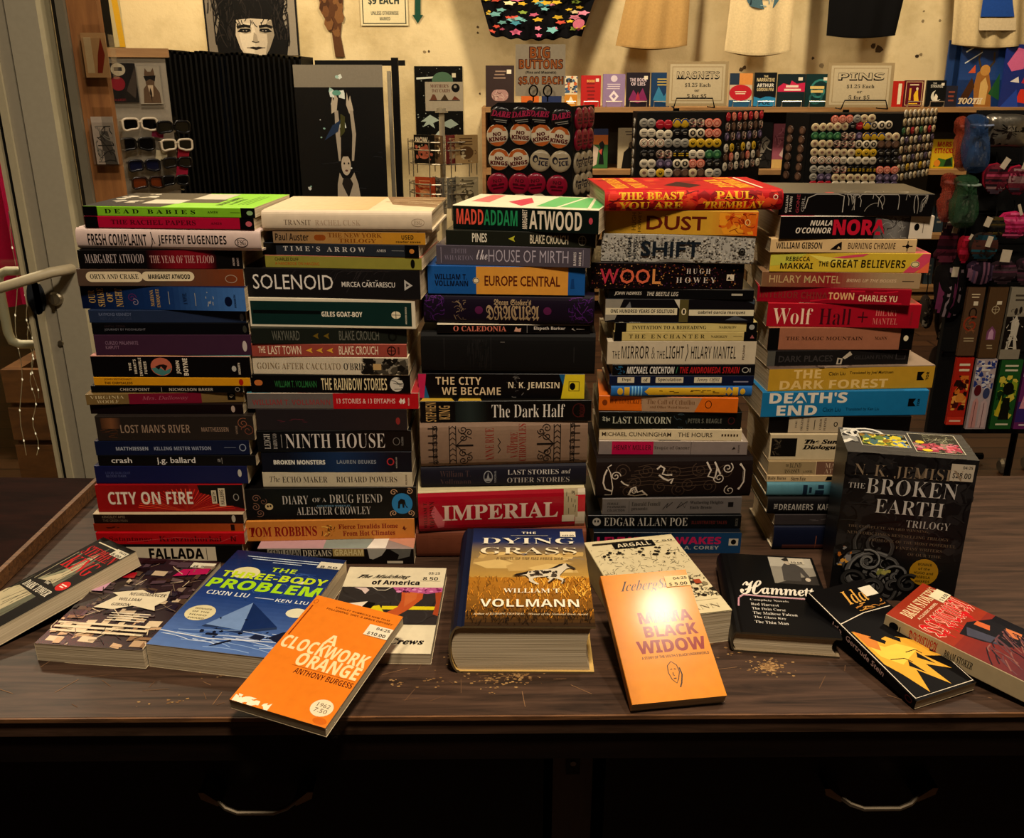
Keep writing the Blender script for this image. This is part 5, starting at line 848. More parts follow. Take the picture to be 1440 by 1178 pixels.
flame = lambda u0, v0, s: [(u0, v0), (u0 + .1 * s, v0 - .1 * s), (u0 + .3 * s, v0 - .22 * s), (u0 + .42 * s, v0 - .12 * s), (u0 + .4 * s, v0 - .3 * s), (u0 + .2 * s, v0 - .42 * s), (u0 + .05 * s, v0 - .3 * s)]
lay('paperback_book', 'black paperback with yellow flames and a thin white border',
    dict(nl=(1289, 986, .0125), nr=(1382, 967, .0125), fl=(1135, 834, .042)), .0118, base='#100d0d', mat=M_DEEP,
    spine=[tx('#c8a8a0', 'Ida', .27, .36, .2, .8, 'sans', .005), tx('#c8a8a0', 'Gertrude Stein', .4, .74, .16, .8, 'sans', .005), ('O', '#5a2a28', .001, .92, .97, .2, .8)],
    cover=[('R', '#100d0d', 0, 1, 0, 1), ('L', WH, .0011, [(.02, 1), (.02, .02), (.98, .02), (.98, .34)]), ('L', WH, .0011, [(.03, .68), (.5, .72), (.98, .72)]),
           ('P', '#d8a43c', [(.06, .6), (.2, .5), (.3, .48), (.5, .5), (.7, .44), (.9, .36), (.84, .3), (.95, .24), (.7, .28), (.88, .14), (.6, .22), (.66, .04), (.4, .2), (.28, .03), (.16, .2), (.06, .3)]), ('P', '#e4c052', [(.1, .5), (.3, .42), (.5, .42), (.7, .34), (.5, .3), (.3, .26), (.12, .36)]), ('P', '#c8803a', [(.08, .6), (.3, .5), (.2, .4), (.08, .46)]),
           ('P', '#100d0d', [(.2, .52), (.34, .44), (.4, .46), (.3, .52)]), ('P', '#100d0d', [(.44, .5), (.58, .42), (.62, .45), (.54, .5)]), ('P', '#100d0d', [(.36, .24), (.5, .16), (.42, .28)]), ('P', '#100d0d', [(.58, .28), (.74, .2), (.64, .32)]), ('L', '#100d0d', .0012, [(.2, .32), (.4, .3), (.46, .26)]), ('L', '#100d0d', .0012, [(.5, .34), (.66, .34), (.7, .3)]),
           tx('#d0a050', 'Ida', .42, .8, .81, .94, 'bi', -.01), ('S', ['#d0a050', '#b07a3a'], 12, .014, .0011, .42, .95, .74, .8, 4, (-.3, .3), .6)],
    stickers=[(.78, 1.0, .84, .93, ['', ''], '#d8d0bc')])

fl_ = PZ(1246, 863.5, ZT + .044); d_ = (PZ(1440, 958, ZT + .031) - fl_).normalized(); nl_ = fl_ + d_ * .172
a_ = PIX(nl_)
lay('paperback_book', 'cream spined paperback with a red gothic cover, lying across the flame one',
    dict(fl=(1246, 863.5, .044), nl=(a_[0], a_[1], nl_.z - ZT), fr=(1301, 833, .044)), .024, W=.098, base='#b8a684', mat=M_SHINY,
    spine=[('I', '#14100e', .035, .1, .35, .78), ('R', '#14100e', .105, .112, .35, .7), tx('#a81c22', 'DRACULA', .17, .36, .22, .82, 'frak', .01), tx('#1c1612', 'BRAM STOKER', .41, .59, .3, .68, SP), ('R', '#3a2c20', .93, .98, .2, .7)],
    cover=[('R', '#9a3822', 0, 1, 0, 1), ('V', '#4a2a34', '#8a3024', 0, 1, 0, .55), tx('#dccaa0', "BRAM STOKER'S", .14, .98, .86, .95, SP, .0), tx('#d8c4a4', 'A CLASSIC NOVEL', .2, .7, .82, .84), tx('#dcb8a0', 'DRACULA', .04, .98, .62, .8, 'frak', .03), tx('#c81c24', 'DRACULA', .05, .97, .625, .795, 'frak', .005), ('S', ['#c81c24'], 20, .02, .0014, .1, .9, .55, .66, 5, (1.5, 1.65), .05),
           ('P', '#1c1a20', [(.3, .58), (.6, .6), (.9, .5), (.95, .3), (.7, .2), (.5, .3), (.36, .45)]), ('P', '#4a4a58', [(.34, .54), (.5, .58), (.56, .4), (.44, .36)]), ('P', '#c86a3c', [(.62, .56), (.72, .56), (.74, .48), (.64, .46)]), ('P', '#c87a4c', [(.7, .36), (.84, .4), (.86, .3), (.72, .28)]), ('P', '#d8c4a4', [(.74, .26), (.98, .28), (.98, .12), (.94, .2), (.8, .2)]), ('P', '#14121a', [(.86, .5), (1, .5), (1, .2), (.9, .24)]), ('S', ['#6a4448', '#8a5a50', '#2a1a22'], 50, .03, .0016, 0, .8, 0, .4, 6, (.6, 1.2), .2)],
    stickers=[(.76, 1.0, .8, .9, ['', '$ 8.50'], '#d4c8a8')])

# ---------------------------------------------------------------- the boxed set
p0, p1 = PZ(1165, 835, ZT), PZ(1339, 852, ZT)
bw = (p1 - p0).length; bh, bd = .198, .086
box = thing('box_set', (p0.x, p0.y, ZT), 'dark slipcase of fantasy books standing upright at the right end', 'box set', None, math.atan2(p1.y - p0.y, p1.x - p0.x))
m = MB(); m.box((0, 0, 0), (bw, bd, bh), '#1b1a1b')
q = Print(bw, bh)
q.els([('V', '#121112', '#201f20', 0, 1, 0, 1), ('X', ['#262526', '#1a191a', '#2e2c2c'], 160, .012, 0, 1, .3, 1, 4), ('S', ['#2a2929', '#121112'], 60, .03, .0016, 0, 1, .1, 1, 5, (0, 6), .6)])
rd = random.Random(3)
for u, v, r, t, a, sg, c, w in ((.33, .38, .030, 1.6, 2, 1, '#5a5856', .005), (.2, .26, .024, 1.4, 0, -1, '#6a6866', .006), (.42, .24, .022, 1.5, 3, 1, '#7a7876', .005), (.3, .17, .034, 1.3, 1, 1, '#8a8886', .007), (.52, .18, .018, 1.4, 4, -1, '#8a8886', .004), (.5, .1, .02, 1.5, 2, 1, '#6a6866', .004), (.16, .12, .02, 1.2, 5, 1, '#4a4846', .005), (.36, .07, .026, 1.3, 0, -1, '#5a5856', .005), (.28, .27, .016, 1.5, 2, -1, '#a8a6a2', .003), (.62, .13, .014, 1.3, 1, 1, '#4a4846', .004)):
    q.curl('#0c0b0b', w * 1.6, u, v - .006, r, t, a, sg); q.curl(mix(c, '#181717', .6), w * .8, u, v, r, t, a, sg); q.curl(mix(c, '#181717', .2), w * .22, u + .004, v + .004, r, t * .8, a, sg)
q.els([('X', ['#a8a05a', '#c8c0a0', '#8a8a4a'], 12, .004, .36, .48, .16, .22, 6), ('X', ['#b8702a', '#8a8684', '#d8a04a'], 14, .004, .03, .14, .22, .36, 7),
       tx('#8a7a66', 'N. K. JEMISIN', .07, .9, .845, .93, SP, -.018), tx('#b0aca6', 'THE', .04, .17, .765, .8, SP, -.014), tx('#b8b4ae', 'BROKEN', .18, .88, .735, .84, SP, -.014), tx('#b8b4ae', 'EARTH', .27, .8, .61, .705, SP, -.014), tx('#a8a49e', 'TRILOGY', .53, .87, .525, .575, SP, -.014),
       tx('#6a5c4c', 'THE COMPLETE AWARD-WINNING,', .08, .74, .52, .55, SP, -.01) if 0 else tx('#6a5c4c', 'THE COMPLETE AWARD WINNING,', .08, .72, .495, .515, SP, -.01), tx('#6a5c4c', 'NEW YORK TIMES BESTSELLING TRILOGY', .08, .88, .452, .472, SP, -.01), tx('#6a5c4c', 'FROM ONE OF THE MOST POWERFUL', .26, .94, .41, .43, SP, -.01), tx('#6a5c4c', 'FANTASY WRITERS', .48, .84, .37, .39, SP, -.01), tx('#6a5c4c', 'OF OUR TIME', .58, .84, .33, .35, SP, -.01)])
q.put(m, lambda u, v, h: (u * bw, -h, v * bh))
q = Print(bw, bd)
q.els([('R', '#4c4a46', 0, 1, 0, 1), ('S', ['#5a5852', '#3c3a36'], 40, .03, .0012, 0, 1, 0, 1, 4, (-.1, .1), .1), ('P', '#c8c4b8', [(0, .35), (.1, .5), (.14, .98), (.04, .98), (0, .7)]), ('X', ['#2a2826', '#8a8880'], 20, .006, 0, .12, .4, .95, 5), ('C', '#c8c4b8', .004, .2, .78, .022, 1.6, 0, 1), ('C', '#161412', .003, .2, .76, .014, 1.4, 2, 1), ('C', '#c8c4b8', .003, .08, .8, .014, 1.3, 2, -1),
       ('R', '#2a2c22', .14, .52, .3, .8), ('X', ['#6a7a3a', '#c8b83a', '#8a6a2a', '#4a6a6a', '#d8d060'], 70, .006, .15, .51, .32, .78, 6), ('X', ['#c8b02c', '#d8c84a', '#5a7aa0'], 30, .005, .4, .51, .3, .6, 9), ('F', '#b8b29c', .0012, .14, .52, .3, .8), ('R', '#34322c', .55, .92, .16, .9), ('X', ['#b8505c', '#c87a84', '#a03c50', '#8a7a6a'], 90, .005, .56, .91, .2, .55, 7), ('S', ['#8a8a70', '#a8a488', '#5a5a4a'], 40, .012, .0008, .66, .91, .55, .86, 8), ('E', '#d0b838', .58, .65, .5, .62), ('E', '#d0b838', .6, .68, .2, .3), ('F', '#b8b29c', .0012, .55, .92, .16, .9)])
q.put(m, lambda u, v, h: (u * bw, v * bd, bh + h))
m.build('slipcase', M_GLOSS, box)
m = MB(); q = Print(.034, .034)
q.els([('E', '#a8801e', 0, 1, 0, 1)] + [tx('#3a2c0c', s, .5 - w / 2, .5 + w / 2, .74 - .16 * k, .84 - .16 * k) for k, (s, w) in enumerate((('WINNER', .5), ('of the', .4), ('HUGO and', .66), ('NEBULA', .5), ('AWARDS', .5)))])
q.put(m, lambda u, v, h: (bw * .615 + u * .034, -.0008 - h, bh * .13 + v * .037)); m.build('medal_seal', M_SHINY, box)['label'] = 'gold oval seal'
m = MB(); q = Print(.026, .022); q.els([('R', '#b4aa98', 0, 1, 0, 1), tx('#2a2624', '04/25', .5, .92, .72, .9), tx('#2a2624', '$28.00', .1, .9, .12, .5)])
q.put(m, lambda u, v, h: (bw * .8 + u * .026, -.0009 - h, bh * .86 + v * .022)); m.build('price_sticker', M_MATT, box)['label'] = 'pale price sticker'

# ---------------------------------------------------------------- the counter
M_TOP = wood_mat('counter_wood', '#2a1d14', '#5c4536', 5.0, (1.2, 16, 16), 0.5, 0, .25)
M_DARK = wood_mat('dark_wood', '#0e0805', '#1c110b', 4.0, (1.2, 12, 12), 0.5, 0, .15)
M_EDGE = wood_mat('worn_edge_wood', '#4a301c', '#8a6038', 6.0, (3, 30, 30), 0.6)
e0, e1 = PZ(0, 1009, ZT), PZ(1440, 1000.5, ZT)
ang = math.atan2(e1.y - e0.y, e1.x - e0.x)
mid = (e0 + e1) / 2
ctr = thing('shop_counter', (mid.x, mid.y, 0), 'dark wooden counter with worn top carrying the book stacks', 'counter', None, ang)
X0, X1, DEP = -1.25, 1.35, .61
m = MB()
m.box((X0, 0, ZT - .024), (X1, DEP, ZT), '#3a281c')
rd = random.Random(9); q = Print(X1 - X0, DEP, h0=.0002)
for px, py, n_, r_ in ((1082, 940, 170, .012), (1080, 938, 60, .02), (1115, 905, 20, .02), (730, 950, 90, .02), (650, 935, 60, .03), (690, 955, 60, .03), (605, 955, 12, .02), (1030, 920, 12, .02), (240, 985, 12, .025), (310, 945, 8, .02), (560, 960, 12, .02)):
    w = PZ(px, py, ZT); cu = ((w.x - mid.x) - X0) / (X1 - X0); cv = (w.y - mid.y) / DEP
    for i in range(n_):
        a = rd.uniform(0, 6.3); r = r_ * abs(rd.gauss(0, .55)); z = rd.uniform(.0004, .0019)
        uu, vv = cu + 1.5 * r * math.cos(a) / (X1 - X0), cv + r * math.sin(a) / DEP
        if vv < .01: continue
        q.poly(rd.choice(['#a8875a', '#8a6a44', '#7a5c3c', '#9a7a50']), [(uu + 1.6 * z * rd.uniform(.5, 1) * math.cos(k) / (X1 - X0), vv + z * rd.uniform(.5, 1) * math.sin(k) / DEP) for k in (0, 1.05, 2.1, 3.14, 4.2, 5.25)])
for i in range(60):
    px, py = rd.uniform(20, 1420), rd.uniform(930, 1000)
    w = PZ(px, py, ZT); cu = ((w.x - mid.x) - X0) / (X1 - X0); cv = (w.y - mid.y) / DEP; a = rd.uniform(0, 3.1); l = rd.uniform(.004, .03)
    if cv < .02: continue
    q.line(rd.choice(['#8a6a4c', '#6e523a']), .0007, [(cu, cv), (cu + l * math.cos(a) / (X1 - X0), min(.98, max(.01, cv + l * math.sin(a) / DEP)))])
q.put(m, lambda u, v, h: (X0 + u * (X1 - X0), v * DEP, ZT + .0001 + h * .05), 1)
m.build('counter_top', [M_TOP, M_DULL], ctr)
m = MB(); m.box((X0, -.0025, ZT - .005), (X1, .0, ZT - .0003), '#6a4e34'); m.build('edge_strip', M_EDGE, ctr)
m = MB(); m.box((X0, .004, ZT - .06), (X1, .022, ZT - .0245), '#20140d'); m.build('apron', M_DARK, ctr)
zb = .08
xh = [PY(366, 1115, mid.y + .04).x - mid.x, PY(1234, 1115, mid.y + .04).x - mid.x]
for xa, xb in ((X0, X0 + .02), (X1 - .02, X1)):
    m = MB(); m.box((xa, .03, 0), (xb, DEP - .01, ZT - .0245), '#20140d'); m.build('side_panel', M_DARK, ctr)
m = MB(); m.box((X0 + .02, DEP - .03, .02), (X1 - .02, DEP - .012, ZT - .0245), '#20140d'); m.build('back_panel', M_DARK, ctr)
pL, pR = PY(768, 1110, mid.y + .08).x - mid.x, PY(842, 1110, mid.y + .08).x - mid.x
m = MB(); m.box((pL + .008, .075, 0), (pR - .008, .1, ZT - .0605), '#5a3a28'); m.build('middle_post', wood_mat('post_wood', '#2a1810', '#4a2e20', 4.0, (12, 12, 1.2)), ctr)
m = MB(); xm = (pL + pR) / 2; m.box((xm - .008, .071, ZT - .14), (xm + .008, .0749, ZT - .068), '#2a2c2c')
for k in range(3): m.lathe([(.0035, 0), (.0035, .0012)], '#6a6a66', 10, M=Matrix.Translation((xm, .0709, ZT - .08 - .022 * k)) @ Matrix.Rotation(math.pi / 2, 4, 'X'))
m.build('hinge_plate', M_METAL, ctr)
for k, (a, b) in enumerate(((X0 + .021, pL), (pR, X1 - .021))):
    for r_, (za, zz) in enumerate(((ZT - .29, ZT - .0625), (.1, ZT - .295))):
        m = MB(); m.box((a + .004, .05, za), (b - .004, .07, zz), '#20140d')
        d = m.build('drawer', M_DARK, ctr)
        m = MB()
        hx = xh[k]; hz = PY(366, 1113, mid.y + .04).z if r_ == 0 else za + .2
        hw = .064
        for s in (-1, 1):
            m.prism([(hx + s * hw, hz + .012), (hx + s * (hw - .006), hz + .012), (hx + s * (hw - .024), hz - .004), (hx + s * (hw - .02), hz - .007), (hx + s * (hw - .002), hz + .003)], .028, .0498, '#7a7060', axis=1)
        m.tube([(hx - hw + .016, .034, hz), (hx - hw + .03, .024, hz - .006), (hx - .02, .02, hz - .009), (hx + .02, .02, hz - .009), (hx + hw - .03, .024, hz - .006), (hx + hw - .016, .034, hz)], .0028, '#8a7e6c', 8)
        m.build('drawer_handle', M_METAL, d, smooth=.6)
# hinged leaf at the left
zl = ZT + .0225
a, b = PZ(133, 672, zl), PZ(0, 797, zl)
dd = (b - a).normalized(); b = b + dd * .35
c2 = Vector((-1.6, b.y, zl)); d2 = Vector((-1.6, a.y + .02, zl))
leaf = thing('counter_leaf', (a.x, a.y, ZT), 'reddish brown counter leaf with a worn edge at the left', 'counter leaf')
m = MB(); pts = [p - a for p in (a, d2, c2, b)]
m.prism([(p.x, p.y) for p in pts], .0012, .0222, '#3a281c', axis=2); m.build('leaf_panel', wood_mat('leaf_wood', '#1c0e0a', '#321a13', 3.0, (2, 10, 10), .75, 0, .05), leaf)
nrm = Vector((-dd.y, dd.x, 0)); nrm = nrm if nrm.x > 0 else -nrm
m = MB(); q0, q1 = Vector((0, 0, 0)) + nrm * .0003, (b - a) + nrm * .0003
m.prism([(q0.x, q0.y), (q1.x, q1.y), (q1.x + nrm.x * .007, q1.y + nrm.y * .007), (q0.x + nrm.x * .007, q0.y + nrm.y * .007)], .0015, .0225, '#8a6a48', axis=2)
m.build('edge_banding', M_EDGE, leaf)

# ---------------------------------------------------------------- the room
YB, XR, ZC = 6.25, 4.2, 3.2
def structure(o, label=None, cat='room'):
    o['kind'] = 'structure'
    if label: o['label'] = label; o['category'] = cat
    return o
def plaster():
    m, nt, b = new_mat('old_plaster')
    tc = N(nt, 'ShaderNodeTexCoord')
    n1 = N(nt, 'ShaderNodeTexNoise', Scale=2.2, Detail=6.0, Roughness=0.65)
    n2 = N(nt, 'ShaderNodeTexNoise', Scale=11.0, Detail=5.0, Roughness=0.7)
    nt.links.new(tc.outputs['Object'], n1.inputs['Vector']); nt.links.new(tc.outputs['Object'], n2.inputs['Vector'])
    cr = N(nt, 'ShaderNodeValToRGB')
    e = cr.color_ramp.elements
    e[0].position = .36; e[0].color = (*C('#b9a880'), 1); e[1].position = .58; e[1].color = (*C('#d3c39c'), 1)
    nt.links.new(n1.outputs['Fac'], cr.inputs['Fac'])
    c2 = N(nt, 'ShaderNodeValToRGB')
    e = c2.color_ramp.elements
    e[0].position = .66; e[0].color = (0, 0, 0, 1); e[1].position = .74; e[1].color = (.5, .5, .5, 1)
    nt.links.new(n2.outputs['Fac'], c2.inputs['Fac'])
    mx = N(nt, 'ShaderNodeMix', data_type='RGBA')
    nt.links.new(c2.outputs['Color'], mx.inputs[0]); nt.links.new(cr.outputs['Color'], mx.inputs[6]); mx.inputs[7].default_value = (*C('#9a8a66'), 1)
    nt.links.new(mx.outputs[2], b.inputs['Base Color'])
    bp = N(nt, 'ShaderNodeBump', Strength=.5, Distance=.01); nt.links.new(n2.outputs['Fac'], bp.inputs['Height']); nt.links.new(bp.outputs['Normal'], b.inputs['Normal'])
    b.inputs['Roughness'].default_value = .85; b.inputs['Specular IOR Level'].default_value = .15
    return m
M_WALL = plaster()
def floor_mat():
    m, nt, b = new_mat('floor_boards')
    tc = N(nt, 'ShaderNodeTexCoord')
    br = N(nt, 'ShaderNodeTexBrick', Scale=1.0)
    br.inputs['Brick Width'].default_value = 1.6; br.inputs['Row Height'].default_value = .11; br.inputs['Mortar Size'].default_value = .004
    br.inputs['Color1'].default_value = (*C('#5c4029'), 1); br.inputs['Color2'].default_value = (*C('#463020'), 1); br.inputs['Mortar'].default_value = (*C('#150d08'), 1)
    mp = N(nt, 'ShaderNodeMapping'); mp.inputs['Scale'].default_value = (1.5, 30, 1)
    no = N(nt, 'ShaderNodeTexNoise', Scale=2.0, Detail=5.0)
    nt.links.new(tc.outputs['Object'], br.inputs['Vector']); nt.links.new(tc.outputs['Object'], mp.inputs['Vector']); nt.links.new(mp.outputs['Vector'], no.inputs['Vector'])
    mx = N(nt, 'ShaderNodeMix', data_type='RGBA', blend_type='MULTIPLY'); mx.inputs[0].default_value = .8
    cr = N(nt, 'ShaderNodeValToRGB'); cr.color_ramp.elements[0].color = (.35, .33, .3, 1); cr.color_ramp.elements[1].color = (1.2, 1.15, 1.1, 1)
    nt.links.new(no.outputs['Fac'], cr.inputs['Fac'])
    nt.links.new(br.outputs['Color'], mx.inputs[6]); nt.links.new(cr.outputs['Color'], mx.inputs[7]); nt.links.new(mx.outputs[2], b.inputs['Base Color'])
    b.inputs['Roughness'].default_value = .4
    return m
def slab(name, a, b, c, mat):
    m = MB(); m.box(a, b, c); return structure(m.build(name, mat))
slab('floor', (-4.2, -1.8, -.06), (XR, YB, 0), '#463020', floor_mat())
M_DIM = wood_mat('dark_boards', '#2a1e14', '#453424', 2.0, (1, 8, 8), .7, 0, .2)
slab('ceiling', (-4.2, -1.8, ZC), (XR, YB + .1, ZC + .06), '#c8b890', M_DIM)
slab('wall_back', (-4.2, YB, 0), (XR, YB + .1, ZC), '#c8b890', M_WALL)
slab('wall_right', (XR, -1.8, 0), (XR + .1, YB + .1, ZC), '#c8b890', M_WALL)
slab('wall_front', (-4.2, -1.9, 0), (XR, -1.8, ZC), '#c8b890', M_DIM)
slab('wall_left', (-4.3, -1.9, 0), (-4.2, YB + .1, ZC), '#c8b890', M_WALL)

def X_at(px, py, Y): return PY(px, py, Y).x
YD = 2.1
# diagonal partition running back from the door post
dx0, dx1 = X_at(128, 250, 2.3), X_at(140, 250, YB)
m = MB(); m.mesh([(dx0, 2.3, 0), (dx1, YB, 0), (dx1 - .08, YB, 0), (dx0 - .08, 2.3, 0), (dx0, 2.3, ZC), (dx1, YB, ZC), (dx1 - .08, YB, ZC), (dx0 - .08, 2.3, ZC)], [(0, 1, 5, 4), (1, 2, 6, 5), (2, 3, 7, 6), (3, 0, 4, 7), (4, 5, 6, 7), (3, 2, 1, 0)], '#c8b890')
structure(m.build('wall_partition', M_WALL))
# glazed door
ALU, ALU2 = '#a09886', '#aca490'
xs = {k: X_at(v, 250, YD) for k, v in dict(zip((11, 29, 33, 37, 48, 50, 60, 94, 100, 108, 112, 129), (11, 17, 27, 37, 53, 55.5, 64, 97, 103, 111, 115, 130))).items()}
door = structure(thing('door_1', (xs[29], YD, 0), 'glazed shop door with a pale metal frame at the left edge', 'door'))
o_ = Vector((xs[29], YD, 0))
DH = 2.35
def part(name, mat, parent, fn, org=o_, smooth=None, label=None):
    m = MB(Matrix.Translation(-org)); fn(m); o = m.build(name, mat, parent, smooth=smooth)
    if label: o['label'] = label
    return o
dl = xs[29] - .95
def stile(m):
    m.box((xs[33], YD - .022, 0), (xs[48], YD + .03, DH), ALU)
    m.box((xs[33], YD - .03, .2), (xs[37], YD - .0225, DH), '#b8ae92')
    m.box((xs[48], YD - .012, 0), (xs[50], YD + .03, DH), '#15130f')
    m.box((xs[50], YD - .024, 0), (xs[94], YD + .03, DH), ALU2)
    m.prism([(xs[94], YD - .024), (xs[94] + .006, YD - .015), (xs[94] + .006, YD + .03), (xs[94], YD + .03)], 0, DH, '#b4aa8c', axis=2)
part('door_stile', M_PAINT, door, stile)
part('gasket', M_DULL, door, lambda m: m.box((xs[29], YD - .012, .2), (xs[33], YD + .02, DH - .05), '#12110f'))
part('glazing_bead', M_PAINT, door, lambda m: m.box((xs[11], YD - .02, .2), (xs[29], YD - .001, DH - .05), '#c8bc9c'))
part('glass_pane', M_GLASS, door, lambda m: m.box((dl, YD, .2), (xs[29], YD + .006, DH - .05), '#ffffff'))
part('door_stile', M_PAINT, door, lambda m: m.box((dl - .1, YD - .024, 0), (dl, YD + .03, DH), ALU))
part('bottom_rail', M_PAINT, door, lambda m: m.box((dl, YD - .022, 0), (xs[33], YD + .03, .2), ALU))
part('top_rail', M_PAINT, door, lambda m: m.box((dl, YD - .022, DH - .05), (xs[33], YD + .03, DH), ALU))
hz = PY(95, 381, YD - .05)
part('push_bar', M_PAINT, door, lambda m: m.tube([(xs[60] + .035, YD - .024, hz.z), (xs[60] + .035, YD - .07, hz.z + .005), (xs[60] + .02, YD - .085, hz.z + .004), (X_at(0, 405, YD - .13), YD - .13, PY(0, 405, YD - .13).z), (dl + .1, YD - .13, hz.z - .012), (dl + .1, YD - .02, hz.z - .012)], .0115, '#b8ac90', 12), smooth=.8, label='tubular push bar')
pz = [PY(62, 381, YD + .1).z, PY(62, 484, YD + .1).z]
px0, px1 = X_at(4, 430, YD + .1), X_at(62, 430, YD + .05)
part('pull_handle', M_PAINT, door, lambda m: m.tube([(px1, YD + .02, pz[0]), (px1 - .01, YD + .1, pz[0]), (px0 + .025, YD + .1, pz[0]), (px0 + .006, YD + .1, pz[0] - .008), (px0, YD + .1, pz[0] - .03), (px0, YD + .1, pz[1] + .03), (px0 + .006, YD + .1, pz[1] + .008), (px0 + .025, YD + .1, pz[1]), (px1 - .01, YD + .1, pz[1]), (px1, YD + .02, pz[1])], .011, '#c4bca4', 12), smooth=.8, label='pale outside pull handle')
lk = PY(78, 420, YD - .03)
part('lock_cylinder', M_METAL, door, lambda m: (m.lathe([(.016, 0), (.016, .008), (.013, .012), (.0, .012)], '#b0a690', 18, M=Matrix.Translation((lk.x, YD - .024, lk.z)) @ Matrix.Rotation(math.pi / 2, 4, 'X')), m.box((lk.x - .003, YD - .046, lk.z - .01), (lk.x + .004, YD - .036, lk.z + .012), '#9a907a')))
l2 = PY(84, 483, YD - .03)
part('bolt_head', M_METAL, door, lambda m: m.lathe([(.007, 0), (.006, .004), (0, .004)], '#a49a84', 14, M=Matrix.Translation((l2.x, YD - .024, l2.z)) @ Matrix.Rotation(math.pi / 2, 4, 'X')))
def sticker(m):
    x0, x1 = X_at(20, 340, YD), X_at(32, 340, YD) - .002
    z1, z0 = PY(25, 297, YD).z, PY(25, 386, YD).z
    m.box((x0, YD - .002, z0), (x1, YD - .0002, z1), '#c8c0a8')
    q = Print(x1 - x0, z1 - z0); cc = ['#2a4a8a', '#a82a1c', '#c8a02a', '#2a3a5a', '#8a2a2a', '#3a5a7a']
    for k in range(6): q.rect(cc[k], .15, .85, .06 + .14 * k, .16 + .14 * k)
    q.put(m, lambda u, v, h: (x0 + u * (x1 - x0), YD - .002 - h, z0 + v * (z1 - z0)))
part('card_sticker', M_GLOSS, door, sticker, label='strip of small coloured payment card marks')
b0 = PY(40, 415, YD - .004)
part('hanging_tag', M_DULL, door, lambda m: m.lathe([(.02, 0), (.02, .006), (0, .006)], '#2a2e34', 16, M=Matrix.Translation((xs[33] + .004, YD - .024, b0.z)) @ Matrix.Scale(2.0, 4, (0, 0, 1)) @ Matrix.Rotation(math.pi / 2, 4, 'X')))
# jamb, weather strip and the wooden post next to the door
m = MB(); m.box((xs[100] + .012, YD + .0, 0), (xs[108] + .01, YD + .08, ZC), '#2c2820'); structure(m.build('trim_1', print_mat('grimy_seal', .9, .1, var=.5, bump=.8)))
m = MB(); m.box((xs[108] + .011, YD - .01, 0), (xs[129] - .001, YD + .1, ZC), '#7e7766'); structure(m.build('trim_2', M_PAINT))
m = MB(); m.box((xs[129], YD + .0, 0), (X_at(149, 100, YD), YD + .022, ZC), '#9a6a3c'); structure(m.build('trim_3', wood_mat('post_pine', '#8a5c34', '#b07c48', 3.0, (14, 14, 1.2), .6)))
slab('wall_entrance', (-4.2, YD, 0), (dl - .1, YD + .1, ZC), '#c8b890', M_WALL)
slab('wall_header', (dl - .1, YD, DH), (xs[100] + .012, YD + .1, ZC), '#c8b890', M_WALL)

# outside the door
m = MB(); y_ = 3.25
x0, x1 = X_at(-150, 200, y_), X_at(24, 200, y_)
n_ = 26; V = []; F = []
for k in range(n_ + 1):
    t = k / n_; yy = y_ + .03 * math.sin(k * 1.3)
    V += [(x0 + (x1 - x0) * t, yy, PY(0, 430, y_).z), (x0 + (x1 - x0) * t, yy, 2.6)]
F = [(2 * k, 2 * k + 2, 2 * k + 3, 2 * k + 1) for k in range(n_)]
b0 = Vector(((x0 + x1) / 2, y_, PY(0, 430, y_).z)); m.M = Matrix.Translation(-b0); m.mesh(V, F, '#a01848'); m.mesh([(a, b + .006, c) for a, b, c in V], F, '#a01848', flip=True)
tag(m.build('curtain', M_CLOTH, None, b0, smooth=1.0), 'magenta curtain hanging outside behind the door glass', 'curtain')
m = MB(); pts = [(20, 470), (82, 520), (82, 560), (20, 600)]
yb_ = 3.05
bx = [PY(8, 560, yb_), PY(80, 520, yb_)]
o2 = Vector((bx[0].x, yb_, 0))
bench = thing('packing_crate', o2, 'brown wooden crate standing outside behind the door glass', 'crate')
w_ = bx[1].x - bx[0].x
M_CR = wood_mat('crate_wood', '#54371c', '#7c5630', 3, (2, 8, 8), .7)
for za, zz in ((.06, .2), (.22, .34), (.36, bx[1].z)):
    m = MB(); m.box((0, 0, za), (w_, .025, zz), '#6a4626'); m.build('plank', M_CR, bench)
for xa in (0, w_ - .06):
    m = MB(); m.box((xa, .026, .0), (xa + .06, .4, bx[1].z), '#6a4626'); m.build('corner_post', M_CR, bench)
zf = PY(60, 662, 3.0).z
a0, a1 = X_at(-120, 640, 2.75), X_at(92, 640, 2.75)
m = MB(); m.box((-.5 * (a1 - a0), -.35, 0), (.5 * (a1 - a0), .02, .004), '#b09a68')
tag(m.build('floor_mat', M_DULL, None, ((a0 + a1) / 2, 2.75, .001)), 'pale mat on the ground outside the door', 'mat')
m = MB(); m.box((-.6, -.12, 0), (.6, .12, .004), '#b8901c')
tag(m.build('yellow_strip', M_DULL, None, ((a0 + a1) / 2, 2.25, .0062)), 'yellow strip across the threshold outside the door', 'strip')
rd = random.Random(4)
M_BULB, nt_, b_ = new_mat('fairy_bulb')
b_.inputs['Emission Color'].default_value = (1, .8, .5, 1); b_.inputs['Emission Strength'].default_value = .8
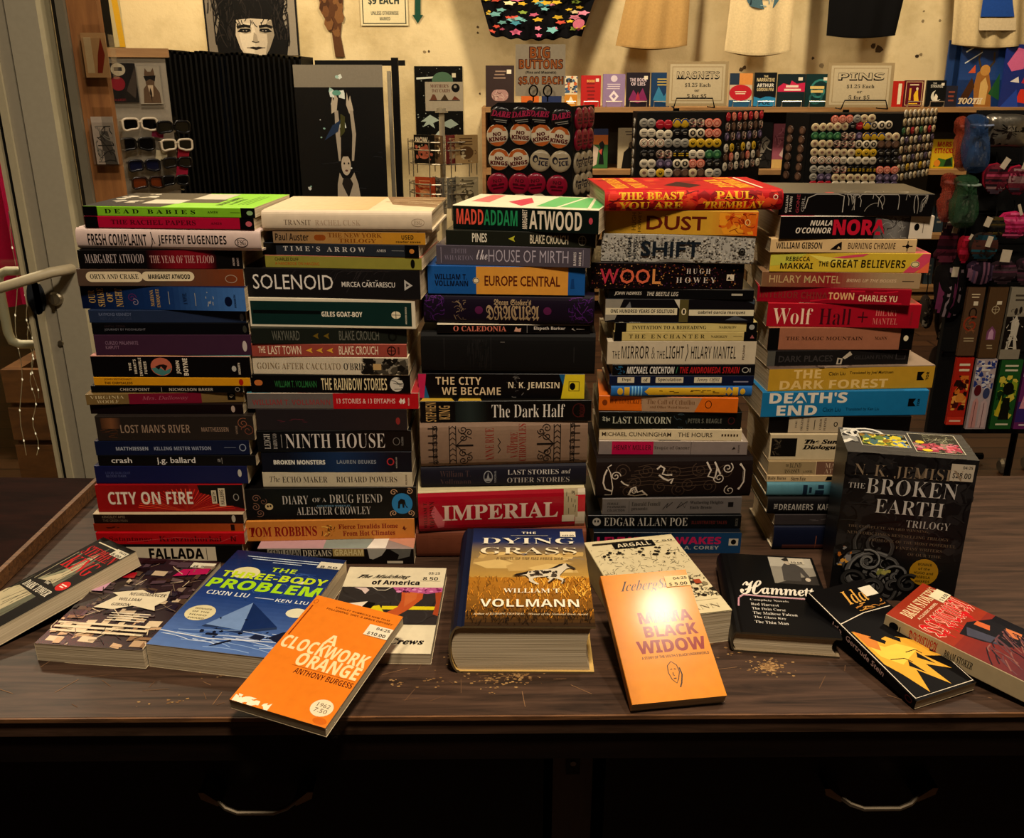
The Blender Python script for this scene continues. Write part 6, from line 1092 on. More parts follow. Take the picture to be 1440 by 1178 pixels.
for k, (p0_, p1_) in enumerate((((4, 60), (34, 640)), ((20, 250), (52, 560)), ((36, 380), (52, 640)))):
    yy = YD + .16 + .02 * k
    a, b = PY(p0_[0], p0_[1], yy), PY(p1_[0], p1_[1], yy)
    st = thing('string_light', (b.x, yy, b.z), ['long strand of fairy lights nearest the door hinge side', 'middle strand of fairy lights behind the door glass', 'short strand of fairy lights behind the pull handle'][k], 'string light', 'fairy lights behind the door glass')
    P_ = [a.lerp(b, i / 24) + Vector((.006 * math.sin(i * 1.1 + k), 0, 0)) - b for i in range(25)]
    m = MB(); m.tube(P_, .0009, '#c8c0a8', 5); m.build('wire', M_PAINT, st)
    m = MB()
    for i in range(1, 25, 2): m.lathe([(.0, -.004), (.0018, -.002), (.002, 0), (.0012, .003), (0, .004)], '#ffe0b0', 6, M=Matrix.Translation(P_[i]))
    o = m.build('bulb_chain', M_BULB, st)

# ---------------------------------------------------------------- things along the back wall
def card(name, label, cat, x0, y0, x1, y1, Y, th, els=(), base='#c8bea8', mat=None, group=None, lean=0.0, rz=0.0, side=None, parent=None, step=None):
    """a flat thing facing the room: pixel rectangle at depth Y, real thickness th, artwork on its front"""
    ym = (y0 + y1) / 2; xm = (x0 + x1) / 2
    a, b = PY(x0, ym, Y), PY(x1, ym, Y)
    W = b.x - a.x; z1, z0 = PY(xm, y0, Y).z, PY(xm, y1, Y).z; H = z1 - z0
    m = MB(); m.box((-W / 2, 0, 0), (W / 2, th, H), side or base); m.face([(-W / 2, -.0001, 0), (W / 2, -.0001, 0), (W / 2, -.0001, H), (-W / 2, -.0001, H)], base)
    q = Print(W, H, step=.00004, h0=.0002).els(els)
    q.put(m, lambda u, v, h: ((u - .5) * W, -h, v * H))
    o = m.build(name, mat or M_GLOSS, parent, ((a.x + b.x) / 2, Y, z0))
    o.rotation_euler = (-lean, 0, rz)
    if not parent: tag(o, label, cat, group)
    o['w'] = W; o['h'] = H
    return o
YW = YB - .004
# exposed patch and plaster scars
def scar(px, cols, n, seed):
    m = MB(); pts = [PY(a, b, YB - .001) for a, b in px]; c = sum((p.x for p in pts)) / len(pts)
    m.prism([(p.x, p.z) for p in pts], YB - .012, YB - .0005, cols[0], axis=1)
    q = Print(1, 1); rd = random.Random(seed)
    for i in range(n):
        t = rd.random(); k = rd.randrange(len(pts)); p = pts[k].lerp(pts[(k + len(pts) // 2) % len(pts)], rd.uniform(.1, .9)); r = rd.uniform(.008, .03)
        m.face([(p.x + r * math.cos(w), YB - .0125 - i * 1e-5, p.z + r * 1.6 * math.sin(w)) for w in (0, 1.2, 2.3, 3.3, 4.4, 5.3)], rd.choice(cols))
    structure(m.build('wall_scar', M_DULL), 'exposed brown patch where the plaster has fallen away', 'wall patch')
scar([(445, -60), (484, -60), (482, 20), (479, 50), (485, 80), (472, 80), (467, 45), (455, 22), (449, 0)], ['#5a3a20', '#6e4a2a', '#4a2e18', '#7a5632'], 26, 3)
m = MB(); rd = random.Random(21)
for px, py, r_ in ((1298, 30, .012), (1295, 77, .012), (1290, 79, .016), (1322, 29, .01), (1299, 16, .008), (672, 38, .01), (672, 46, .008), (597, 73, .012), (603, 72, .01), (675, 132, .008), (1047, 95, .014), (1042, 98, .018), (1155, 92, .02), (1143, 82, .012), (1228, 65, .02), (1236, 70, .03)):
    p = PY(px, py, YB)
    m.face([(p.x + r_ * rd.uniform(.6, 1.1) * math.cos(w), YB - .0008, p.z + r_ * rd.uniform(.6, 1.1) * math.sin(w)) for w in (0, 1, 2, 3, 4, 5.2)], rd.choice(['#3a2e20', '#5a4a34', '#8a7a5c']) if py < 85 or px < 1100 else '#94866a')
structure(m.build('wall_nail_holes', M_DULL), 'small nail holes and chips in the old plaster', 'wall marks')
card('display_poster', 'black and yellow poster edge on the wall above the sunglasses', 'poster', 126, -80, 167, 66, YW - .003, .003, [('R', '#100f0e', 0, .62, 0, 1), ('P', '#c09a2c', [(.62, 1), (.8, 0), (1, 0), (.84, 1)])], '#b0a47e', M_GLOSS)
# portrait poster
def low(e):
    f = lambda v: v * .58 - .015
    if e[0] in 'PL' and e[-1] is not e[1] and isinstance(e[-1], list) and len(e[-1]) != 13: return (*e[:-1], [(u, f(v)) for u, v in e[-1]])
    if e[0] == 'I': return (*e[:4], f(e[4]), f(e[5]))
    return e
card('portrait_poster', 'black and white portrait poster on the wall above the flip rack', 'poster', 283, -110, 415, 78, YW - .003, .0015,
     [low(e) for e in [('R', '#1a1816', 0, 1, 0, 1), ('R', '#7a7266', .02, .3, .0, .6), ('R', '#8a8274', .82, .98, 0, .5), ('S', ['#3a3632', '#5a544c'], 40, .1, .006, .02, .26, .3, .7, 4, (1.2, 1.9), .2), ('P', '#100e0d', [(.12, 0), (.1, .25), (.16, .5), (.14, .8), (.3, 1), (.7, 1), (.88, .8), (.84, .5), (.9, .3), (.86, 0)]), ('S', ['#2c2724', '#1c1917', '#3a3430'], 120, .12, .004, .12, .88, .1, 1, 5, (1.1, 2.1), .3),
      ('P', '#b8ac98', [(.42, .0), (.62, .0), (.68, .12), (.74, .3), (.72, .5), (.5, .52), (.34, .5), (.32, .3), (.36, .12)]), ('P', '#c8bda8', [(.42, .04), (.5, .02), (.54, .3), (.52, .46), (.4, .46), (.36, .3), (.38, .14)]), ('P', '#8f8574', [(.62, .0), (.68, .12), (.74, .3), (.72, .5), (.66, .46), (.66, .2)]), ('P', '#9c917e', [(.34, .36), (.36, .42), (.5, .4), (.49, .33), (.42, .31)]), ('P', '#948a78', [(.58, .33), (.58, .4), (.7, .42), (.72, .34), (.65, .31)]), ('P', '#9c917e', [(.52, .34), (.5, .21), (.56, .2), (.55, .3)]),
      ('P', '#14110f', [(.34, .34), (.38, .385), (.48, .385), (.49, .35), (.44, .33)]), ('P', '#14110f', [(.58, .35), (.59, .385), (.68, .385), (.72, .34), (.64, .33)]), ('I', '#8a8278', .4, .45, .35, .365), ('I', '#8a8278', .61, .66, .35, .365), ('I', '#0c0a09', .415, .435, .345, .37), ('I', '#0c0a09', .625, .645, .345, .37), ('L', '#14110f', .016, [(.34, .4), (.42, .425), (.49, .41)]), ('L', '#14110f', .016, [(.58, .41), (.66, .425), (.72, .4)]),
      ('L', '#4a4238', .006, [(.49, .215), (.53, .2), (.57, .21)]), ('P', '#2a201d', [(.44, .13), (.5, .145), (.53, .138), (.56, .145), (.62, .13), (.53, .1)]), ('L', '#14110f', .004, [(.43, .13), (.63, .13)]), ('P', '#14110f', [(.3, .4), (.33, .5), (.38, .46), (.4, .5), (.46, .44), (.5, .52), (.55, .43), (.6, .5), (.64, .45), (.7, .48), (.73, .38), (.8, .7), (.3, .7)]), ('S', ['#14110f'], 26, .05, .005, .3, .76, .22, .36, 9, (4.2, 5.2), .3), ('S', ['#2c2724', '#0c0b0a'], 60, .14, .006, .1, .32, .05, .6, 12, (1.2, 2.2), .5), ('S', ['#2c2724', '#0c0b0a'], 60, .14, .006, .74, .9, .05, .6, 13, (1.0, 2.0), .5)]], '#1a1816', M_MATT)
card('price_sign', 'white price sign for nine dollars beside the green arrow', 'sign', 506, -40, 573, 36, YW - .006, .004,
     [('F', '#3a4036', .006, .05, .95, .04, .96), tx('#2c3a34', '$9 EACH', .17, .82, .38, .54, 'sb', .02), tx('#2c3a34', 'UNLESS OTHERWISE', .22, .8, .2, .27), tx('#2c3a34', 'MARKED', .4, .62, .1, .16)], '#cfc4a0')
m = MB(); P_ = [PY(a, b, YW) for a, b in ((584, -60), (591.5, -60), (591.5, 21), (595, 21), (587.5, 33), (580, 21), (583.5, 21))]
pc = P_[4]; m.prism([(p.x - pc.x, p.z - pc.z) for p in P_], -.006, 0, '#1e4a3a', axis=1)
tag(m.build('wall_arrow', M_MATT, None, (pc.x, YW, pc.z)), 'green arrow pointing down on the wall beside the price sign', 'sign')
rd = random.Random(8)
card('space_poster', 'black poster of pale spaceships behind the card spinner', 'poster', 584, 93, 651, 190, YW - .003, .002,
     [('R', '#0c0d0c', 0, 1, 0, 1), ('X', ['#8a9088'], 50, .004, .03, .97, .03, .97, 4), ('P', '#c0c4b8', [(.04, .84), (.6, .86), (.62, .84), (.04, .81)]), ('E', '#4e6a54', .36, .8, .66, .92), ('R', '#c0b8a0', .78, .86, .84, .9), ('P', '#98a498', [(.1, .2), (.3, .3), (.5, .22), (.36, .18), (.4, .1), (.28, .16), (.14, .12), (.22, .2)]), ('P', '#88948a', [(.5, .16), (.74, .24), (.9, .16), (.72, .1)]), ('P', '#a8b0a4', [(.4, 0), (.52, .1), (.56, 0)])], '#0c0d0c', M_SHINY)

def garment(name, label, xt0, xt1, xh0, xh1, yhem, Y, col, hem=0.03, folds=5, seed=1, art=None, mat=None, amp=.02, depth=.07, rag=0.0, cat='shirt', zt=2.35):
    """a shirt hung on the wall: front and back sheets joined at the sides, folds and a sagging hem"""
    rd = random.Random(seed)
    zh = PY((xh0 + xh1) / 2, yhem, Y).z
    b0, b1 = PY(xh0, yhem, Y).x, PY(xh1, yhem, Y).x
    yy0 = 0.0
    t0, t1 = PY(xt0, 0, Y).x, PY(xt1, 0, Y).x
    z0 = PY(700, 0, Y).z
    nx, nz = 36, 12
    ph = [rd.uniform(0, 6.28) for _ in range(4)]
    cx = (b0 + b1) / 2
    root = thing(name, (cx, Y, zh), label, cat, 'garments hung on the back wall')
    def P3(i, j, back):
        t = i / nx; s = j / nz
        z = zh + (zt - zh) * s
        k = (z - zh) / (z0 - zh)
        xl = b0 + (t0 - b0) * k; xr = b1 + (t1 - b1) * k
        if s > .8: 
            q = (s - .8) / .2; w = (xr - xl); xl += w * .3 * q; xr -= w * .3 * q
        x = xl + (xr - xl) * t
        f = amp * (1 - .7 * s) * (math.sin(t * 6.28 * folds + ph[0]) * .6 + math.sin(t * 6.28 * folds * .53 + ph[1]) * .5)
        e = math.sin(math.pi * t) ** .5
        y = -depth * e * (.5 if not back else -.15) - (f if not back else -f * .3)
        dz = 0
        if j == 0: dz = -hem * math.sin(math.pi * t) * (1.0 if not back else 1.25) + rag * math.sin(t * 40 + ph[2]) * .5
        return Vector((x - cx, y, z + dz - zh))
    m = MB()
    for back in (False, True):
        V = [P3(i, j, back) for j in range(nz + 1) for i in range(nx + 1)]
        F = [(j * (nx + 1) + i, j * (nx + 1) + i + 1, (j + 1) * (nx + 1) + i + 1, (j + 1) * (nx + 1) + i) for j in range(nz) for i in range(nx)]
        m.mesh(V, F, col, flip=back)
    if art:
        q = Print(abs(b1 - b0), zt - zh, step=.0004, h0=.002).els(art)
        def on(u, v, h):
            i = u * nx; j = v * nz; i0 = min(nx - 1, int(i)); j0 = min(nz - 1, int(j)); a, b = i - i0, j - j0
            p = P3(i0, j0, False) * (1 - a) * (1 - b) + P3(i0 + 1, j0, False) * a * (1 - b) + P3(i0, j0 + 1, False) * (1 - a) * b + P3(i0 + 1, j0 + 1, False) * a * b
            return p + Vector((0, -h - .001, 0))
        q.put(m, on)
    m.build('body', mat or M_CLOTH, root, smooth=1.2)
    m = MB()
    V = [P3(i, 0, False) + Vector((0, -.0012, .0)) for i in range(nx + 1)] + [P3(i, 0, False).lerp(P3(i, 1, False), .13) + Vector((0, -.002, 0)) for i in range(nx + 1)]
    m.mesh(V, [(i, i + 1, nx + 2 + i, nx + 1 + i) for i in range(nx)], mix(col, '#000000', .1)); m.build('hem', mat or M_CLOTH, root, smooth=1.2)
    m = MB(); zz = zt - zh - .02; m.tube([(-.2, -.01, zz - .06), (0, -.01, zz + .01), (.2, -.01, zz - .06)], .006, '#2a2420', 6); m.tube([(0, -.01, zz + .01), (0, -.01, zz + .06), (.02, 0, zz + .09)], .003, '#8a8478', 6)
    m.build('hanger', M_METAL, root)
    return root
rd = random.Random(2)
flor = []
for i in range(96):
    u, v = rd.uniform(.03, .97), rd.uniform(.02, .5); c = rd.choice(['#c86a8a', '#d88aa0', '#c8a83a', '#4a8a9a', '#d8c8a0', '#8aa04a', '#c85a4a', '#7ab0b0'])
    a = rd.uniform(0, 6); r = rd.uniform(.026, .056)
    flor.append(('P', c, [(u + r * 1.3 * math.cos(a + k * .628) * (1 if k % 2 else .6), v + r * .42 * math.sin(a + k * .628) * (1 if k % 2 else .6)) for k in range(10)]))
flor += [('E', '#d07a90', .86, .98, .055, .13), ('E', '#3a1a20', .91, .93, .085, .1)]
garment('floral_blouse', 'black blouse with bright floral pattern on the back wall', 676, 836, 690, 818, 50, 6.0, '#0d0c10', hem=.02, folds=6, seed=3, art=flor, amp=.035, rag=.012, cat='blouse')
garment('t_shirt', 'tan shirt on the back wall right of the floral blouse', 880, 970, 866, 966, 64, 6.05, '#a88a5a', hem=.02, folds=3, seed=5, amp=.02)
garment('t_shirt', 'cream shirt with a blue grey print on the back wall', 1027, 1117, 1018, 1112, 72, 6.05, '#c6b48e', hem=.025, folds=3, seed=9, amp=.016, art=[('P', '#48626a', [(.24, .36), (.3, .32), (.5, .3), (.66, .31), (.74, .36), (.72, .5), (.3, .5)]), ('S', ['#2a3a42', '#7a9498'], 20, .05, .006, .26, .72, .32, .5, 4)])
garment('t_shirt', 'black shirt on the back wall above the right sign', 1166, 1270, 1162, 1258, 50, 6.05, '#0b0a0b', hem=.012, folds=3, seed=11, amp=.012)
garment('t_shirt', 'cream shirt with a blue jacketed figure printed on it', 1342, 1452, 1338, 1450, 62, 5.95, '#b8a680', hem=.02, folds=4, seed=13, amp=.022, art=[('P', '#24488a', [(.3, .2), (.34, .4), (.44, .44), (.58, .44), (.68, .4), (.72, .2)]), ('P', '#d0c4a8', [(.46, .44), (.51, .36), (.56, .44)]), ('E', '#8a6a4c', .44, .58, .44, .54), ('P', '#14120f', [(.49, .42), (.51, .4), (.53, .42), (.53, .43), (.49, .43)]), ('R', '#c0b090', .28, .74, .1, .19), ('R', '#14120f', .36, .62, .15, .18), ('R', '#14120f', .32, .7, .11, .13)])

# ---------------------------------------------------------------- shelving against the back wall
M_SHELF = wood_mat('shelf_pine', '#8e6a42', '#ad8656', 3.0, (1.2, 12, 12), .55)
YS = 5.8
zs = [PY(1000, y, YS).z for y in (151, 239, 330, 404)]
sx0, sx1 = X_at(683, 200, YS), 4.1
unit = thing('shelf_unit', (sx0, YS, 0), 'long pale wooden shelf unit along the back wall', 'shelf')
for z in zs + [.12]:
    m = MB(); m.box((0, 0, z - .028), (sx1 - sx0, YB - YS - .012, z), '#9a7850'); m.build('shelf_board', M_SHELF, unit)
m = MB(); m.box((-.022, .0, 0), (-.0005, YB - YS - .012, zs[0]), '#9a7850'); m.build('side_panel', M_SHELF, unit)
for px in (1048, 1351):
    xx = X_at(px, 300, YS + .2) - sx0
    for za, zz in zip([.12] + zs[::-1][:-1], zs[::-1]):
        m = MB(); m.box((xx, .12, za + .0005), (xx + .02, YB - YS - .013, zz - .0285), '#4a3a28'); m.build('divider', M_SHELF, unit)
m = MB(); m.box((0, YB - YS - .011, .1), (sx1 - sx0, YB - YS - .003, zs[0] - .0285), '#4a443c'); m.build('back_panel', M_DULL, unit)['label'] = 'dark grey back panel'

def faceout(x0, y0, x1, y1, base, els, label, Y=None, z=None, group='books facing out on the upper shelf', th=.018, prop=True):
    """a book facing out, leaning back a little in a wire stand"""
    Y = Y or YS + .1
    z = zs[0] if z is None else z
    xm = (x0 + x1) / 2
    a, b = PY(x0, (y0 + y1) / 2, Y), PY(x1, (y0 + y1) / 2, Y)
    W = b.x - a.x; H = max(.12, PY(xm, y0, Y).z - z)
    root = thing('paperback_book', ((a.x + b.x) / 2, Y, z + .001), label, 'book', group)
    root.rotation_euler = (-.09, 0, 0)
    m = MB(); m.box((-W / 2, 0, 0), (W / 2, .0012, H), base); m.box((-W / 2, th - .0012, 0), (W / 2, th, H), base); m.box((-W / 2, 0, 0), (-W / 2 + .0012, th, H), base)
    Print(W, H, step=.00005, h0=.0003).els(els).put(m, lambda u, v, h: ((u - .5) * W, -h, v * H)); m.build('cover', M_GLOSS, root)
    m = MB(); m.box((-W / 2 + .0013, .0013, .0005), (W / 2 - .0005, th - .0013, H - .0005), PALE); m.build('page_block', M_PAGES, root)
    if prop:
        s = thing('wire_book_stand', ((a.x + b.x) / 2, Y - .012, z), 'pale wire stand under ' + label[0].lower() + label[1:], 'book stand', 'wire stands on the upper shelf')
        m = MB(); w = W * .36; m.tube([(-w, -.02, .003), (-w, -.02, .032), (w, -.02, .032), (w, -.02, .003)], .0028, '#b8b0a0', 6); m.tube([(-w, -.02, .004), (-w, .0, .004)], .0028, '#b8b0a0', 6); m.tube([(w, -.02, .004), (w, .0, .004)], .0028, '#b8b0a0', 6); m.build('wire_frame', M_METAL, s)
    return root
def lines(c, n, u0, u1, v0, v1):
    rd = random.Random(n * 7 + int(u0 * 100)); return [('R', c, u0 + rd.uniform(0, .1), u1 - rd.uniform(0, .1), v1 - (v1 - v0) * (k + .7) / n, v1 - (v1 - v0) * (k + .3) / n) for k in range(n)]
stk = lambda c='#d0c8b4': [('R', c, .74, .9, .8, .9)]
faceout(683, 92, 723, 146, '#33221e', lines('#8a7464', 3, .25, .75, .66, .9) + [('I', '#9a7a74', .2, .8, .14, .42), ('S', ['#5a3a36', '#b09a90'], 12, .03, .004, .24, .76, .16, .4, 4)] + stk(), 'dark brown book with a pale emblem at the shelf left end', prop=False)
faceout(733, 104, 758, 147, '#b8601c', [('E', '#2a1c14', .3, .7, .02, .2)], 'orange book half behind the big buttons sign', prop=False)
faceout(762, 106, 790, 147, '#1c2c54', [], 'blue book behind the big buttons sign', prop=False)
faceout(794, 107, 812, 147, '#c8bca0', [('X', ['#2a2a2a', '#b8602a', '#3a5a7a'], 40, .01, 0, 1, .45, 1, 3), ('R', '#b8802a', 0, 1, 0, .4), ('P', '#d8ccb0', [(.2, .1), (.5, .35), (.8, .1)])], 'patterned book with a white lotus right of the buttons sign')
faceout(817, 106, 845, 150, '#a8201c', lines('#7a1410', 5, .25, .75, .2, .8) + [tx('#d8b060', 'BOOK', .3, .7, .78, .86)] + stk(), 'bright red book on the upper shelf')
faceout(848, 104, 879, 150, '#8a7696', [('E', '#c8bcc4', .35, .65, .76, .96), ('P', '#d8ccd0', [(.28, .32), (.5, .5), (.72, .32), (.5, .14)]), ('P', '#8a7696', [(.4, .32), (.5, .4), (.6, .32), (.5, .24)])] + lines('#c8bcc4', 3, .14, .86, .52, .72), 'lilac book with a white diamond')
faceout(881, 102, 914, 151, '#1e1420', [tx('#c8b8c0', 'THE BOOK', .14, .86, .74, .84), tx('#c8b8c0', 'OF LIES', .2, .8, .62, .72), ('P', '#7a2a5a', [(.1, .2), (.3, .5), (.5, .3), (.7, .55), (.9, .2), (.5, .1)]), ('P', '#a03040', [(.4, .2), (.5, .45), (.6, .2)])] + stk(), 'dark purple book with a pink flourish')
faceout(916, 102, 942, 150, '#163a5e', [('P', '#3a7a9a', [(.1, .2), (.4, .6), (.7, .3), (.9, .5), (.9, .1)])] + lines('#b8a050', 3, .3, .9, .6, .85), 'blue book at the left of the magnets sign')
faceout(1026, 103, 1058, 151, '#b8a890', [('R', '#2a5a7a', 0, 1, 0, .2), ('E', '#b02430', .0, 1, .18, .66), ('R', '#c88a4a', .42, 1, .66, 1), ('R', '#2a3a4a', 0, .42, .66, 1)] + lines('#d8c8b0', 2, .2, .8, .36, .48), 'book with a big red heart shape beside the magnets sign')
faceout(1061, 102, 1092, 151, '#101418', [tx('#c8b890', 'THE', .4, .6, .86, .92), tx('#c8b890', 'NARRATIVE', .1, .9, .74, .84), tx('#d8d4c8', 'ARTHUR', .12, .88, .58, .68), tx('#c8b890', 'GORDON PYM', .12, .88, .46, .55), ('R', '#2f7fa8', 0, 1, .02, .3), ('P', '#101418', [(0, .3), (.3, .24), (.6, .32), (1, .26), (1, .36), (0, .38)]), tx('#101c28', 'POE', .24, .76, .06, .18)], 'black and blue book with a wave along its base')
faceout(1094, 104, 1132, 151, '#1a2a2e', [('P', '#b82a50', [(0, .6), (.2, .72), (.44, .66), (.5, .8), (.7, .7), (1, .74), (1, .46), (0, .46)]), ('R', '#d8c8b8', .3, .76, .59, .66), ('R', '#d8c8b8', .24, .86, .49, .55)] + stk(), 'dark teal book with a pink band')
faceout(1133, 104, 1166, 151, '#173434', [('C', '#3a7a74', .012, .6, .5, .07, 1.4, 0, 1), ('C', '#2a5a58', .012, .4, .3, .06, 1.2, 2, -1), ('R', '#c8b070', .2, .8, .55, .63), ('R', '#c8b070', .24, .76, .43, .51)] + stk(), 'teal swirled book at the left of the pins sign')
faceout(1255, 114, 1271, 151, '#a82a20', [('R', '#d0c4a8', .5, .8, .1, .9)], 'narrow red book right of the pins sign', prop=False)
faceout(1272, 113, 1299, 151, '#5a1626', [('F', '#c8b080', .003, .08, .92, .06, .94), ('R', '#c8a040', .26, .36, .24, .7), ('P', '#d8b030', [(.55, .2), (.5, .45), (.6, .6), (.7, .66), (.74, .4), (.8, .2)]), ('E', '#d8c8a0', .6, .72, .62, .74)] + lines('#d8c8a0', 1, .2, .8, .78, .88) + lines('#d8b030', 1, .2, .8, .08, .16), 'maroon book with a yellow dressed figure')
faceout(1303, 113, 1330, 152, '#121416', [('E', '#c8c4b4', .26, .8, .18, .62), ('E', '#121416', .4, .86, .26, .66), ('P', '#d8d0bc', [(.4, .3), (.5, .5), (.62, .4), (.6, .2)]), tx('#b8b4a8', 'THE', .3, .5, .86, .92), tx('#b8b4a8', 'STRANGE', .2, .84, .72, .84)] + stk(), 'black book with a pale crescent')
faceout(1330, 122, 1346, 152, '#2a2a36', lines('#8a4a3a', 3, .2, .8, .2, .8), 'small dark book before the tall comic', prop=False)
# second shelf
g2 = 'books facing out on the second shelf'
faceout(829, 181, 855, 238, '#3a6a3a', [('R', '#c8742a', 0, 1, .6, .84), ('R', '#2a3a6a', 0, 1, .84, 1), ('P', '#c0b0a0', [(0, 0), (.4, .1), (.5, .5), (.2, .6), (0, .5)]), ('P', '#14120f', [(.5, .1), (.6, .5), (.5, .62), (.7, .7), (.82, .6), (.74, .4), (.8, .1)]), ('P', '#c85a4a', [(.5, .44), (.7, .5), (.66, .34)])], 'colourful book with a dark standing figure, second shelf', z=zs[1], group=g2, prop=False)
faceout(869, 180, 898, 238, '#b0a488', [('P', '#14120f', [(.2, 0), (.3, .4), (.5, .5), (.6, .62), (.76, .6), (.76, .46), (1, .3), (1, 0)]), ('E', '#5a4a3a', .54, .74, .5, .66)] + lines('#5a4a3a', 2, .3, .8, .8, .94), 'beige book with a seated portrait, second shelf', z=zs[1], group=g2, prop=False)
faceout(1062, 172, 1086, 238, '#2a2826', [('P', '#8a8478', [(0, .1), (.5, .3), (.9, .6), (.6, .7), (0, .5)]), ('S', ['#a8a294', '#1a1816'], 20, .06, .006, 0, 1, 0, .7, 4)], 'dark grey book with a horse, second shelf', z=zs[1], group=g2, prop=False)
faceout(1087, 174, 1120, 239, '#9a5a68', [('R', '#c8a86a', 0, 1, 0, .2), ('P', '#c8b0a8', [(.3, .3), (.5, .5), (.8, .44), (.9, .3), (.5, .22)]), ('S', ['#7a3a4a', '#b87a86'], 12, .06, .006, .1, .9, .5, .9, 4)], 'dusty pink book with a straw base, second shelf', z=zs[1], group=g2, prop=False)
faceout(1311, 196, 1344, 239, '#c8a824', [tx('#a8281c', 'MARS', .2, .8, .74, .92, 'sb', .03), tx('#a8281c', 'ATTACKS', .08, .92, .52, .7, 'sb', .03), ('P', '#3a6a2c', [(.1, .06), (.3, .36), (.6, .3), (.9, .4), (.95, .05)]), ('E', '#d0882c', .12, .4, .06, .3), ('P', '#1c2c1c', [(.55, .06), (.64, .3), (.82, .34), (.92, .1)])], 'yellow book with red capitals on the second shelf', z=zs[1], group=g2, prop=False)
rd = random.Random(31)
for k in range(6):
    x = 1300 + 15 * (k % 3)
    z = zs[2] if k < 3 else zs[3]
    yb2 = 330 if k < 3 else 404
    h = rd.uniform(38, 56)
    c = rd.choice(['#2a3a44', '#3a2a2a', '#54585a', '#1c2a3a', '#5a4a3a', '#3a4a54'])
    faceout(x, yb2 - h, x + rd.uniform(12, 14), yb2, c, lines('#8a8478', 3, .2, .8, .3, .8), f'dim book, {["first", "second", "third"][k % 3]} from left on the {"third" if k < 3 else "fourth"} shelf behind the pouches', z=z, group='dim books on the lower shelves', prop=False)
# tall comics at the right end
def comic(x0, y0, x1, y1, base, els, label, Y=5.95, **k):
    return card('comic_book', label, 'comic book', x0, y0, x1, y1, Y, .012, els, base, M_SHINY, 'comic books at the right end of the shelf', .06, **k)
comic(1350, 53, 1414, 151, '#1e3a6a', [('V', '#2a4a82', '#16284c', 0, 1, .4, 1), ('P', '#9a6a34', [(.42, .0), (.36, .3), (.4, .5), (.52, .56), (.66, .5), (.74, .3), (.8, 0)]), ('P', '#c8a86a', [(.5, .04), (.5, .36), (.6, .44), (.68, .3), (.66, .04)]), ('L', '#4a3a24', .012, [(.48, .55), (.4, .7), (.44, .84)]), ('L', '#4a3a24', .012, [(.62, .55), (.74, .66), (.72, .8)]), ('E', '#b88a4a', .46, .68, .46, .62), ('P', '#4a2e1c', [(.06, .1), (.3, .44), (.38, .3), (.2, .04)]), ('P', '#2a5a34', [(.7, .2), (.9, .5), (.96, .1)]), ('L', '#d8d8cc', .008, [(.1, .8), (.5, .97)]), ('L', '#c8ccc8', .006, [(.1, .64), (.46, .8)]), ('P', '#c05a3a', [(.2, .5), (.34, .62), (.36, .5)]), tx('#d8c8a8', 'TOOTH', .06, .6, .05, .14, 'bi', .03), ('R', '#d8d0bc', .84, .92, .88, .94)], 'blue comic book with a horned tan creature')
comic(1412, 62, 1466, 152, '#22347a', [('P', '#c86a94', [(.06, .7), (.3, .95), (.6, .9), (.5, .62), (.2, .58)]), ('P', '#c83a2a', [(.4, .1), (.5, .3), (.8, .3), (.8, .06)]), ('P', '#2a4aa0', [(.0, .0), (.4, .3), (.5, .0)]), ('P', '#b82a34', [(.5, .4), (.6, .56), (.9, .5), (.8, .36)]), ('P', '#d8d4d0', [(.2, .42), (.4, .5), (.44, .4)])], 'blue and pink comic book at the frame edge', Y=5.9)
comic(1428, 18, 1480, 60, '#3a3430', lines('#6a6258', 3, .2, .8, .2, .8), 'dark grey comic book high at the frame edge', Y=5.98)
comic(1331, 56, 1352, 152, '#24406e', [('R', '#182a4a', .5, 1, 0, 1)], 'narrow blue comic book behind the horned creature one', Y=5.99)

# ---------------------------------------------------------------- badges and their racks
def badge_mesh(r, base, els, th=.006):
    m = MB()
    m.lathe([(r, 0), (r, th * .4), (r * .93, th * .8), (r * .7, th), (0.0001, th * 1.12)], base, 20)
    if els:
        q = Print(2 * r, 2 * r, step=.00003, h0=.0002).els(els)
        q.put(m, lambda u, v, h: ((u - .5) * 2 * r, (v - .5) * 2 * r, th * (1.13 - .16 * min(1, math.hypot(u - .5, v - .5) * 2) ** 2) + h))
    me = m.data('button_badge', M_SHINY, 1.0)
    return me
_bm = {}
def badge(key, r, base, els, pos, rz, label, group):
    """a round badge facing -y turned by rz about z; copies share one mesh"""
    if key not in _bm: _bm[key] = badge_mesh(r, base, els)
    o = bpy.data.objects.new('button_badge', _bm[key])
    o.matrix_world = Matrix.Translation(pos) @ Matrix.Rotation(rz, 4, 'Z') @ Matrix.Rotation(math.pi / 2, 4, 'X')
    link(o); tag(o, label, 'badge', group)
    return o
